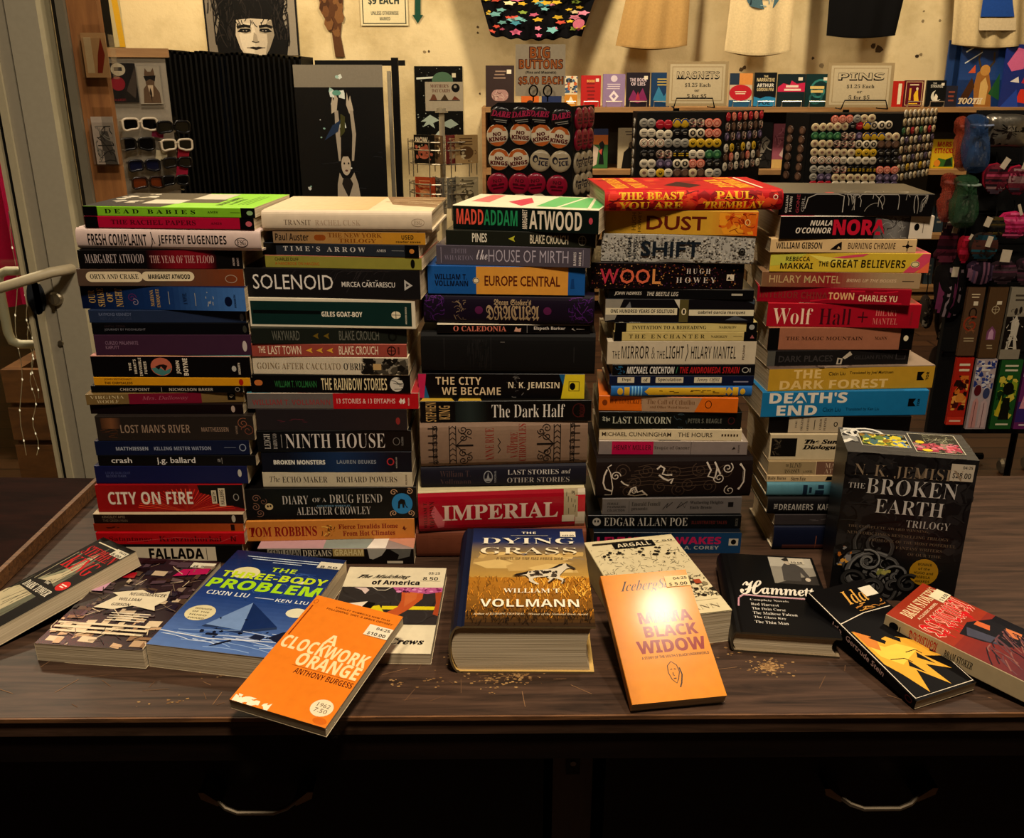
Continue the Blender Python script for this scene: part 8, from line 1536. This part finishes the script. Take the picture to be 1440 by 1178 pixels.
def sunglasses(px, py, wpx, frame, lens, label, roll=0.0, off=.05):
    p = on_panel(px, py, off)
    W = wpx * p.y / FPX
    root = thing('sunglasses', p, label, 'sunglasses', 'sunglasses on the display panel', gz + .15)
    root.rotation_euler = (0, roll, gz + .15)
    lw, lh = W * .44, W * .3
    for s in (-1, 1):
        cxx = s * W * .26
        pts = [(cxx + lw / 2 * (abs(math.cos(a)) ** .5) * (1 if math.cos(a) > 0 else -1), 0, lh / 2 * (abs(math.sin(a)) ** .55) * (1 if math.sin(a) > 0 else -1) - (.12 * lh if math.sin(a) < 0 and s * math.cos(a) > 0 else 0)) for a in [i * .3142 for i in range(20)]]
        m = MB(); m.tube(pts, .0042, frame, 7, closed=True); m.build('rim', M_SHINY, root, smooth=1)
        m = MB(); m.mesh([(x, .001, z) for x, y, z in pts], [tuple(range(20))], lens); m.mesh([(x, .0025, z) for x, y, z in pts], [tuple(range(20))], lens, flip=True); m.build('lens', M_LENS, root)
        m = MB(); m.tube([(s * W * .49, 0, lh * .3), (s * W * .5, .02, lh * .3), (s * W * .47, .043 if off < .06 else .09, lh * .22)], .0035, frame, 6); m.build('temple', M_SHINY, root)
    m = MB(); m.tube([(-W * .06, 0, lh * .12), (0, -.003, lh * .2), (W * .06, 0, lh * .12)], .004, frame, 7); m.build('bridge', M_SHINY, root)
M_LENS = print_mat('dark_lens', .05, .8, .4, var=.02)
for px, py, w, fr_, le, lb in ((197, 174, 46, '#c8bca8', '#0a0a0a', 'white framed sunglasses, top row left'), (244, 178, 44, '#0f0e0e', '#080808', 'black sunglasses with round lenses, top row right'), (193, 202, 46, '#0f0e0e', '#0a0a0c', 'black wide sunglasses, second row left'), (249, 203, 42, '#c8bca8', '#0a0a0a', 'white framed sunglasses, second row right'),
                           (203, 232, 42, '#14141c', '#141a34', 'black sunglasses with blue lenses, third row left'), (250, 228, 38, '#121010', '#0a0808', 'black sunglasses, third row right'), (209, 256, 44, '#2a1a12', '#6a3418', 'tortoiseshell sunglasses with amber lenses, lowest row left'), (247, 253, 36, '#0f0e0e', '#0a0a0a', 'black sunglasses, lowest row right')):
    sunglasses(px, py, w, fr_, le, lb)
for px, py, c_, lb in ((222, 186, '#8c2a50', 'magenta paper tag under the top row of sunglasses'), (227, 219, '#b0a68c', 'cream price tag between the sunglasses rows'), (258, 216, '#a02238', 'red tag under the white sunglasses'), (256, 242, '#b02448', 'pink flower shaped tag among the sunglasses')):
    p = on_panel(px, py, .03); m = MB(); m.box((-.02, -.001, -.018), (.02, .001, .018), c_); m.tube([(0, 0, .018), (0, .025, .024)], .001, '#c8c0b0', 5)
    o = m.build('price_tag', M_MATT, None, p); o.rotation_euler = (0, .2, gz); tag(o, lb, 'tag', 'tags on the display panel')
m = MB(); st = thing('glasses_tray', on_panel(215, 268, .012), 'clear stepped acrylic tray behind the sunglasses', 'display tray', None, gz)
for k, py in enumerate((186, 214, 243, 268)):
    z = on_panel(215, py).z - on_panel(215, 268).z; m.box((-.11, -.026, z), (.11, .0, z + .003), '#ffffff')
m.box((-.11, -.002, 0), (.11, 0, on_panel(215, 165).z - on_panel(215, 268).z), '#ffffff'); m.build('acrylic_tray', M_CLEAR, st)
# leaflet holders on the post
for k, (x0, y0, x1, y1, lb, els, cc) in enumerate(((112, 32, 155, 112, 'upper clear leaflet holder on the wooden post', [('P', '#7a3020', [(.5, .1), (.6, .5), (.8, .9), (.9, .5), (.7, .1)]), ('R', '#b8a078', .1, .4, .1, .9)], '#a8845a'), (127, 150, 166, 234, 'lower clear leaflet holder with magazines on the wooden post', [('R', '#b8a898', .0, .5, 0, 1), ('P', '#5a544c', [(.4, .0), (.3, .7), (.7, .7), (1, 0)]), ('S', ['#8a8478', '#3a3630'], 20, .04, .002, .1, .9, .05, .8, 4)], '#9a8e80'))):
    yy = YD - .035; a, b = X_at(x0, (y0 + y1) / 2, yy), X_at(x1, (y0 + y1) / 2, yy); z1, z0 = PY(x0, y0, yy).z, PY(x0, y1, yy).z
    lh_ = thing('leaflet_holder', ((a + b) / 2, YD - .002, z0), lb, 'leaflet holder'); w = b - a; h = z1 - z0
    m = MB(); m.box((-w / 2, -.034, 0), (w / 2, -.032, h * .82), '#ffffff'); m.box((-w / 2, -.003, 0), (w / 2, -.001, h), '#ffffff'); m.box((-w / 2, -.032, 0), (w / 2, -.003, .002), '#ffffff')
    for s in (-1, 1): m.box((s * w / 2 - .001, -.032, .002), (s * w / 2 + .001, -.003, h * .8), '#ffffff')
    m.build('acrylic_pocket', M_CLEAR, lh_)
    lf = card('leaflet', ['reddish leaflet standing in the upper clear holder', 'grey magazine standing in the lower clear holder'][k], 'leaflet', x0 + 5, y0 + 14, x1 - 4, y1 - 3, YD - .022, .004, els, cc)
    lf.location.z = max(lf.location.z, z0 + .003)

# ---------------------------------------------------------------- pouch and incense rack at the right
YI = 3.05
ra, rb_ = X_at(1366, 300, YI), X_at(1520, 300, YI)
ir = thing('grid_rack', (ra, YI + .06, 0), 'black hanging rack at the right edge holding pouches and incense', 'display rack')
zt_, zb_ = PY(1400, 156, YI).z, PY(1360, 618, YI).z
m = MB(); m.box((0, 0, zb_), (rb_ - ra, .02, zt_), '#0b0a0a'); m.build('back_panel', M_DULL, ir)
m = MB(); m.tube([(.02, .01, zb_), (.02, .01, .02)], .012, '#0d0c0c', 8); m.build('leg', M_METAL, ir)
m = MB(); m.tube([(rb_ - ra - .03, .01, zb_), (rb_ - ra - .03, .01, .02)], .012, '#0d0c0c', 8); m.build('leg', M_METAL, ir)
m = MB()
for yy in (-.25, .25): m.tube([(-.12, yy, .03), (rb_ - ra, yy, .03)], .014, '#0d0c0c', 8)
m.tube([(.02, -.25, .03), (.02, .25, .03)], .014, '#0d0c0c', 8); m.build('foot', M_METAL, ir)
for px, py in ((1412, 655), (1446, 650)):
    p = PZ(px, py, .03); m = MB(); m.lathe([(.02, -.02), (.03, -.012), (.03, .012), (.02, .02)], '#8a8478', 14, M=Matrix.Rotation(math.pi / 2, 4, 'Y'))
    o = m.build('caster', M_METAL, ir, (p.x - ra, max(-.24, min(.2, p.y - YI - .06)), .0305))
m = MB()
for py in (232, 300, 345, 398, 500): m.tube([(0.0, -.02, PY(1400, py, YI).z), (rb_ - ra, -.02, PY(1400, py, YI).z)], .004, '#141312', 6); m.tube([(.01, -.02, PY(1400, py, YI).z), (.01, .0, PY(1400, py, YI).z)], .004, '#141312', 6)
m.build('hang_rail', M_METAL, ir)

def blob(name, label, cat, pts, Y, depth, col, mat=None, els=None, group=None, fold=0.0):
    """a stuffed soft thing: outline in pixels (convex-ish) at depth Y, bulging towards and away from the viewer"""
    P_ = [PY(a, b, Y) for a, b in pts]; c = sum(P_, Vector()) / len(P_); c.z = min(p.z for p in P_)
    root = thing(name, (c.x, Y, c.z), label, cat, group)
    o_ = [Vector((p.x - c.x, 0, p.z - c.z)) for p in P_]
    # resample
    out = []
    n = len(o_)
    for i in range(n):
        a, b, cc, d = o_[i - 1], o_[i], o_[(i + 1) % n], o_[(i + 2) % n]
        for k in range(4):
            t = k / 4
            out.append(.5 * ((2 * b) + (cc - a) * t + (2 * a - 5 * b + 4 * cc - d) * t * t + (3 * b - 3 * cc + d - a) * t ** 3))
    ctr = sum(out, Vector()) / len(out)
    m = MB()
    rings = [(1.0, 0), (.92, .45), (.72, .8), (.4, .97), (.05, 1.0)]
    rd = random.Random(int(pts[0][0] * 7 + pts[0][1]))
    for sgn in (-1, 1):
        V = []
        for s, h in rings:
            for q in out:
                p = ctr + (q - ctr) * s; V.append((p.x, sgn * depth * h * (1 + rd.uniform(-.1, .1) + fold * math.sin(p.x * 420 + p.z * 60)), p.z))
        k = len(out)
        F = [(i * k + j, i * k + (j + 1) % k, (i + 1) * k + (j + 1) % k, (i + 1) * k + j) for i in range(len(rings) - 1) for j in range(k)] + [tuple((len(rings) - 1) * k + j for j in range(k))]
        m.mesh(V, F, (lambda fi: col[(fi // k + fi % k) % len(col)] if False else col[0]) if isinstance(col, list) else col, flip=sgn < 0)
    if els:
        xs_ = [p.x for p in out]; zs_ = [p.z for p in out]; x0, x1, z0, z1 = min(xs_), max(xs_), min(zs_), max(zs_)
        q = Print(x1 - x0, z1 - z0, step=.00015, h0=.0012).els(els)
        def on(u, v, h):
            x, z = x0 + u * (x1 - x0), z0 + v * (z1 - z0)
            rr = min(1.0, math.hypot((x - ctr.x) / ((x1 - x0) / 2), (z - ctr.z) / ((z1 - z0) / 2)) ** 1.5)
            return (x, -depth * (1.02 - .5 * rr) - h, z)
        q.put(m, on)
    m.build('body', mat or M_CLOTH, root, smooth=1.2)
    return root, c
def cord(root, a, b, Y, c, col='#0d0c0c', r=.002):
    p, q = PY(*a, Y), PY(*b, Y + .03); o = Vector((c.x, Y, c.z)); m = MB()
    m.tube([p - o, (p - o).lerp(q - o, .5) + Vector((.002, -.004, 0)), q - o], r, col, 6); m.build('cord', M_CLOTH, root)
def tagcard(root, c, Y, x0, y0, x1, y1, roll, col='#b8ac98'):
    a, b = PY(x0, y1, Y - .03), PY(x1, y0, Y - .03); m = MB(); w, h = (b.x - a.x) / 2, (b.z - a.z) / 2
    m.box((-w, -.0008, -h), (w, .0008, h), col); o = m.build('price_tag', M_MATT, root, ((a.x + b.x) / 2 - c.x, -.045, (a.z + b.z) / 2 - c.z)); o.rotation_euler = (0, roll, 0); o['label'] = 'pale price tag'
def organza(name, tint):
    m, nt, b = new_mat(name); b.inputs['Base Color'].default_value = (*C(tint), 1); b.inputs['Roughness'].default_value = .6
    b.inputs['Alpha'].default_value = .62
    no = N(nt, 'ShaderNodeTexNoise', Scale=40.0); mr = N(nt, 'ShaderNodeMapRange'); mr.inputs['To Min'].default_value = .4; mr.inputs['To Max'].default_value = .75
    bp = N(nt, 'ShaderNodeBump', Strength=.9, Distance=.01); n2 = N(nt, 'ShaderNodeTexNoise', Scale=22.0, Distortion=2.0); nt.links.new(n2.outputs['Fac'], bp.inputs['Height']); nt.links.new(bp.outputs['Normal'], b.inputs['Normal'])
    nt.links.new(no.outputs['Fac'], mr.inputs['Value']); nt.links.new(mr.outputs['Result'], b.inputs['Alpha'])
    return m
def bag(label, pts, Y, col, cin):
    r_, c = blob('drawstring_bag', label, 'bag', pts, Y, .035, col, organza('organza_' + label.split()[0], col), fold=.3, group='sheer drawstring bags')
    xs_ = [p[0] for p in pts]; ys_ = [p[1] for p in pts]
    x0, x1, y0, y1 = min(xs_), max(xs_), min(ys_), max(ys_)
    b0_ = PY((x0 + x1) / 2, y1 - 6, Y) - Vector((c.x, Y, c.z)); w = (x1 - x0) * Y / FPX * .3; h = (y1 - y0) * Y / FPX * .5
    m = MB(); m.box((b0_.x - w, -.012, b0_.z), (b0_.x + w, .012, b0_.z + h), cin); Print(1, 1).els([('X', ['#8a867c', '#3a3632', '#5a5650'], 30, .1, .05, .95, .05, .95, 3)]).put(m, lambda u, v, hh: (b0_.x - w + 2 * w * u, -.0125 - hh * .3, b0_.z + h * v)); m.build('contents', M_DULL, r_)
    m = MB(); zc = PY(x0, y0 + (y1 - y0) * .2, Y).z - c.z; m.tube([(b0_.x + (x1 - x0) * Y / FPX * .36 * math.cos(a), .03 * math.sin(a), zc) for a in [i * .524 for i in range(12)]], .004, mix(col, '#ffffff', .2), 6, closed=True); m.build('drawstring', M_CLOTH, r_)
    return r_, c
r_, c = bag('orange sheer drawstring bag beside the blue one', [(1346, 166), (1356, 163), (1362, 172), (1360, 186), (1364, 214), (1360, 238), (1346, 238), (1342, 214), (1350, 186), (1344, 174)], YI + .02, '#c04a1c', '#5a4a44')
r_, c = bag('blue sheer drawstring bag high on the rack', [(1360, 164), (1374, 160), (1388, 165), (1386, 178), (1390, 210), (1384, 240), (1358, 240), (1353, 210), (1360, 180)], YI - .04, '#1c548c', '#4a5058')
r_, c = bag('orange red sheer drawstring bag beside the green one', [(1326, 246), (1340, 243), (1346, 252), (1341, 264), (1344, 290), (1338, 310), (1322, 310), (1320, 288), (1330, 264)], YI + .02, '#b8401c', '#6a5a50')
r_, c = bag('green sheer drawstring bag below the blue one', [(1344, 250), (1360, 245), (1374, 250), (1370, 262), (1374, 292), (1366, 318), (1340, 318), (1335, 292), (1346, 264)], YI - .04, '#1c5a2c', '#4a5048')
r_, c = blob('foil_pouch', 'crinkled silver foil pouch at the top of the rack', 'pouch', [(1388, 162), (1412, 160), (1442, 163), (1444, 184), (1440, 206), (1414, 207), (1387, 205), (1385, 184)], YI - .03, .025, '#8a8478', print_mat('crinkled_foil', .28, .8, metal=.8, var=.4, bump=1.0), [('X', ['#2a2422', '#4a403c', '#1c1816'], 40, .014, .12, .88, .1, .7, 4), ('R', '#b8b0a0', .44, .6, .5, .66)])
stripes = lambda cols, n, vert=False, s=5: [(('R', random.Random(s * 31 + k).choice(cols), k / n, (k + 1) / n, .04, .96) if vert else ('R', random.Random(s * 31 + k).choice(cols), .04, .96, k / n, (k + 1) / n)) for k in range(n)]
def pouch(label, pts, cols, tagbox=None, vert=False, Y=YI - .03, rim=None, dep=.02):
    xs_ = [p[0] for p in pts]; ys_ = [p[1] for p in pts]
    n = 12; E_ = []
    cx_, cy_ = (min(xs_) + max(xs_)) / 2, (min(ys_) + max(ys_)) / 2
    for k, e in enumerate(stripes(cols, n, vert, int(cx_))):
        # keep the stripes inside the oval outline
        t = (k + .5) / n; w = math.sqrt(max(.04, 1 - (2 * t - 1) ** 2)) * .46
        E_.append(('V' if vert else 'G', e[1], e[1], (.5 - w) if not vert else e[2], (.5 + w) if not vert else e[3], (.5 - w) if vert else e[4], (.5 + w) if vert else e[5]))
    r_, c = blob('woven_pouch', label, 'pouch', pts, Y, dep, cols[0], None, E_, 'small woven pouches on the rack')
    if rim:
        P_ = [PY(a, b, Y) - Vector((c.x, Y, c.z)) for a, b in pts]; m = MB(); m.tube(P_, .0045, rim, 6, closed=True); m.build('trim', M_CLOTH, r_)
    cord(r_, (cx_, min(ys_) + 3), (cx_ + 2, min(ys_) - 16), Y, c)
    if tagbox: tagcard(r_, c, Y, *tagbox)
    return r_
ov = lambda cx, cy, a, b, n=9, rot=0: [(cx + a * math.cos(2 * math.pi * i / n + rot) * 1.0, cy - b * math.sin(2 * math.pi * i / n + rot)) for i in range(n)]
RS = ['#5a1a2a', '#8a6a6a', '#2a1a22', '#a0405a', '#4a3a44', '#6a2a34']
DS = ['#2a1c22', '#4a3a40', '#1a1216', '#5a3444', '#3a2a30']
pouch('round dark red striped pouch left of its twin', ov(1399, 251, 17, 21), RS, (1405, 221, 1416, 237, .5), rim='#8a1a30')
pouch('round dark red striped pouch at the frame edge', ov(1430, 253, 16, 20), RS, (1434, 222, 1446, 238, .2), rim='#a01c38')
pouch('magenta striped pouch near the frame edge', ov(1424, 316, 24, 18), ['#a01c50', '#b83a6a', '#5a1a34', '#c85a80', '#8a1c40'], (1428, 286, 1435, 302, -.4), rim='#b82a5c')
pouch('black and brass zipped pouch', ov(1400, 318, 17, 14, 7, .4), ['#2a261c', '#6a5a2a', '#14120f', '#4a3c1c'], (1381, 304, 1392, 318, .3))
pouch('teal and brown fringed pouch', ov(1382, 346, 20, 20, 8), ['#2a2420', '#24505a', '#4a2c24', '#1c3a44', '#3a2a22'], (1383, 331, 1393, 346, .2), Y=YI - .035)
pouch('narrow red zipped pouch', ov(1355, 350, 8, 19, 8), ['#8a1428', '#a82440', '#6a0c1c'], (1360, 328, 1365, 336, .4), Y=YI + .0)
pouch('maroon plaid wrap pouch hanging lower left', [(1336, 316), (1346, 330), (1346, 356), (1336, 372), (1318, 366), (1312, 358), (1326, 340)], ['#3a1420', '#5a2030', '#24101a', '#6a3040'], (1336, 317, 1345, 327, .1), Y=YI + .06)
pouch('dark violet striped pouch, tilted', [(1360, 372), (1378, 366), (1396, 388), (1378, 400), (1364, 390)], ['#2a1c2c', '#4a3a50', '#1c141e', '#6a4a5a'], None, True)
pouch('dark violet striped pouch with a big tag', [(1394, 370), (1424, 368), (1425, 394), (1394, 396)], DS, (1403, 350, 1420, 367, .08))
pouch('dark striped pouch cut by the frame edge', [(1430, 366), (1452, 366), (1452, 396), (1430, 396)], DS, (1440, 350, 1455, 364, 0))
pouch('black and pink beaded purse bundle', [(1318, 374), (1346, 372), (1358, 380), (1354, 420), (1340, 446), (1322, 440), (1314, 410)], ['#14100f', '#2a2024', '#6a3050', '#1c1618', '#8a7a80'], (1335, 374, 1346, 388, .05), True, Y=YI + .05, dep=.04)
for k, (cx_, cy_, a, b, lb) in enumerate(((1302, 438, 9, 24, 'knit mitten with cream pattern, left of the pair'), (1326, 452, 11, 30, 'knit mitten with cream pattern, right of the pair'), (1318, 520, 12, 34, 'dull brown knit scarf hanging lowest'))):
    r_, c = blob('knit_mitten' if k < 2 else 'knit_scarf', lb, 'mitten' if k < 2 else 'scarf', ov(cx_, cy_, a, b, 10), YI + .3, .03, '#3a322c' if k < 2 else '#2a201a', None, [('X', ['#8a8070', '#5a5048', '#1c1814'], 46, .012, .16, .84, .1, .9, k)] , 'knitted things hanging at the right')
    cord(r_, (cx_, cy_ - b + 3), (cx_ + 3, cy_ - b - 30), YI + .3, c)
# incense packets
def packet(x0, y0, x1, y1, base, els, label, Y=YI - .04):
    return card('incense_packet', label, 'incense packet', x0, y0, x1, y1, Y, .012, els, base, M_SHINY, 'incense packets on the rack', 0.0)
packet(1354, 404, 1378, 500, '#4e3a2a', [('R', '#5a4432', 0, 1, 0, 1), ('O', '#2a1c14', .005, .3, .7, .55, .7), ('C', '#8a3a24', .006, .5, .46, .03, 1.3, 1, 1), ('S', ['#2a1c14', '#8a5a3a'], 10, .02, .002, .2, .8, .3, .6, 4), ('R', '#c8bca4', .44, .7, .74, .8)] + lines('#c8b898', 2, .2, .8, .84, .92) + lines('#a89878', 2, .15, .85, .2, .28), 'brown incense packet with a red swirl')
packet(1384, 404, 1410, 503, '#4e3a26', [('R', '#58422c', 0, 1, 0, 1), ('O', '#b8a888', .002, .3, .68, .64, .74), ('L', '#b8a888', .0015, [(.49, .62), (.49, .76)]), ('L', '#b8a888', .0015, [(.28, .69), (.7, .69)]), ('P', '#7a4a6a', [(.24, .26), (.24, .38), (.48, .46), (.72, .38), (.72, .26)]), ('P', '#b890a8', [(.34, .27), (.36, .37), (.48, .42), (.6, .37), (.62, .27)]), ('R', '#c8bca4', .5, .76, .76, .81)] + lines('#a89878', 2, .3, .7, .12, .2), 'brown incense packet with a small purple arch')
packet(1414, 404, 1442, 505, '#8a8272', [('R', '#8a8272', 0, 1, 0, 1), ('R', '#1c1816', 0, 1, .14, .6), ('P', '#b8b0a0', [(.2, .14), (.34, .36), (.3, .52), (.5, .62), (.7, .5), (.66, .3), (.8, .14), (.62, .14), (.5, .34), (.36, .14)]), ('E', '#2a2420', .34, .5, .62, .72), ('E', '#2a2420', .56, .72, .64, .74), ('S', ['#3a342e', '#c8c0b0'], 20, .02, .0018, .1, .9, .16, .7, 4)] + lines('#4a4238', 2, .2, .8, .8, .92), 'black and grey incense packet with figures')
packet(1338, 503, 1362, 597, '#9a2418', [('R', '#a82a1c', 0, 1, 0, 1), ('X', ['#4a1410', '#c8742c', '#2a1410', '#d89a4a'], 46, .012, .08, .92, .22, .74, 5), ('E', '#c8843a', .3, .8, .34, .48), ('P', '#2a0e0c', [(.2, .5), (.5, .66), (.8, .54), (.5, .58)]), ('R', '#c03a28', 0, 1, .0, .12)] + lines('#d8ccb0', 2, .15, .85, .78, .94) + lines('#d8b8a0', 1, .1, .9, .03, .09), 'red incense packet with a dark patterned figure')
packet(1366, 505, 1394, 603, '#a89a98', [('R', '#a89a9c', 0, 1, 0, 1), ('X', ['#2a3a7a', '#c8c4c8', '#3a4a8a'], 70, .008, .02, .98, .56, .98, 5), ('E', '#5a1c24', .1, .46, .48, .64), ('E', '#3a4468', .56, .9, .44, .6), ('P', '#b88a86', [(.1, .02), (.14, .4), (.3, .46), (.42, .4), (.46, .02)]), ('P', '#b8a0a0', [(.54, .02), (.56, .38), (.72, .44), (.88, .38), (.92, .02)]), ('R', '#5a2a34', .26, .29, .02, .4), ('R', '#5a2a34', .7, .73, .02, .38)] + lines('#d8d0c8', 2, .2, .8, .82, .94), 'white and blue incense packet with two figures')
packet(1400, 506, 1430, 603, '#1c4a24', [('R', '#24582a', 0, 1, 0, 1), ('X', ['#0e2a14', '#8a9a2c', '#c8b84a', '#12361a'], 40, .014, .06, .94, .14, .78, 6), ('E', '#12180f', .3, .8, .5, .68), ('P', '#b8a82c', [(.1, .2), (.3, .5), (.36, .2)]), ('P', '#12180f', [(.3, .14), (.4, .46), (.7, .46), (.8, .14)])] + lines('#c8c4a8', 2, .15, .85, .82, .95) + lines('#c8c4a8', 1, .15, .85, .04, .1), 'green incense packet with a dark standing figure')
packet(1434, 506, 1462, 603, '#5a2a5a', [('R', '#6a2c62', 0, 1, 0, 1), ('R', '#3a2a6a', 0, 1, .1, .4), ('R', '#a08898', 0, 1, .76, 1), ('P', '#c88a9a', [(.1, .3), (.3, .6), (.5, .4), (.8, .64), (.9, .3)])] + lines('#c8b8b8', 1, .15, .85, .03, .09), 'purple incense packet cut by the frame edge')

_seen = {}
for o in S.objects:
    l = o.get('label')
    if l and o.parent is None:
        _n = len(l.split())
        if not 4 <= _n <= 16: print('LABEL LENGTH', _n, l)
        if l in _seen: print('SAME LABEL', l)
        _seen[l] = o
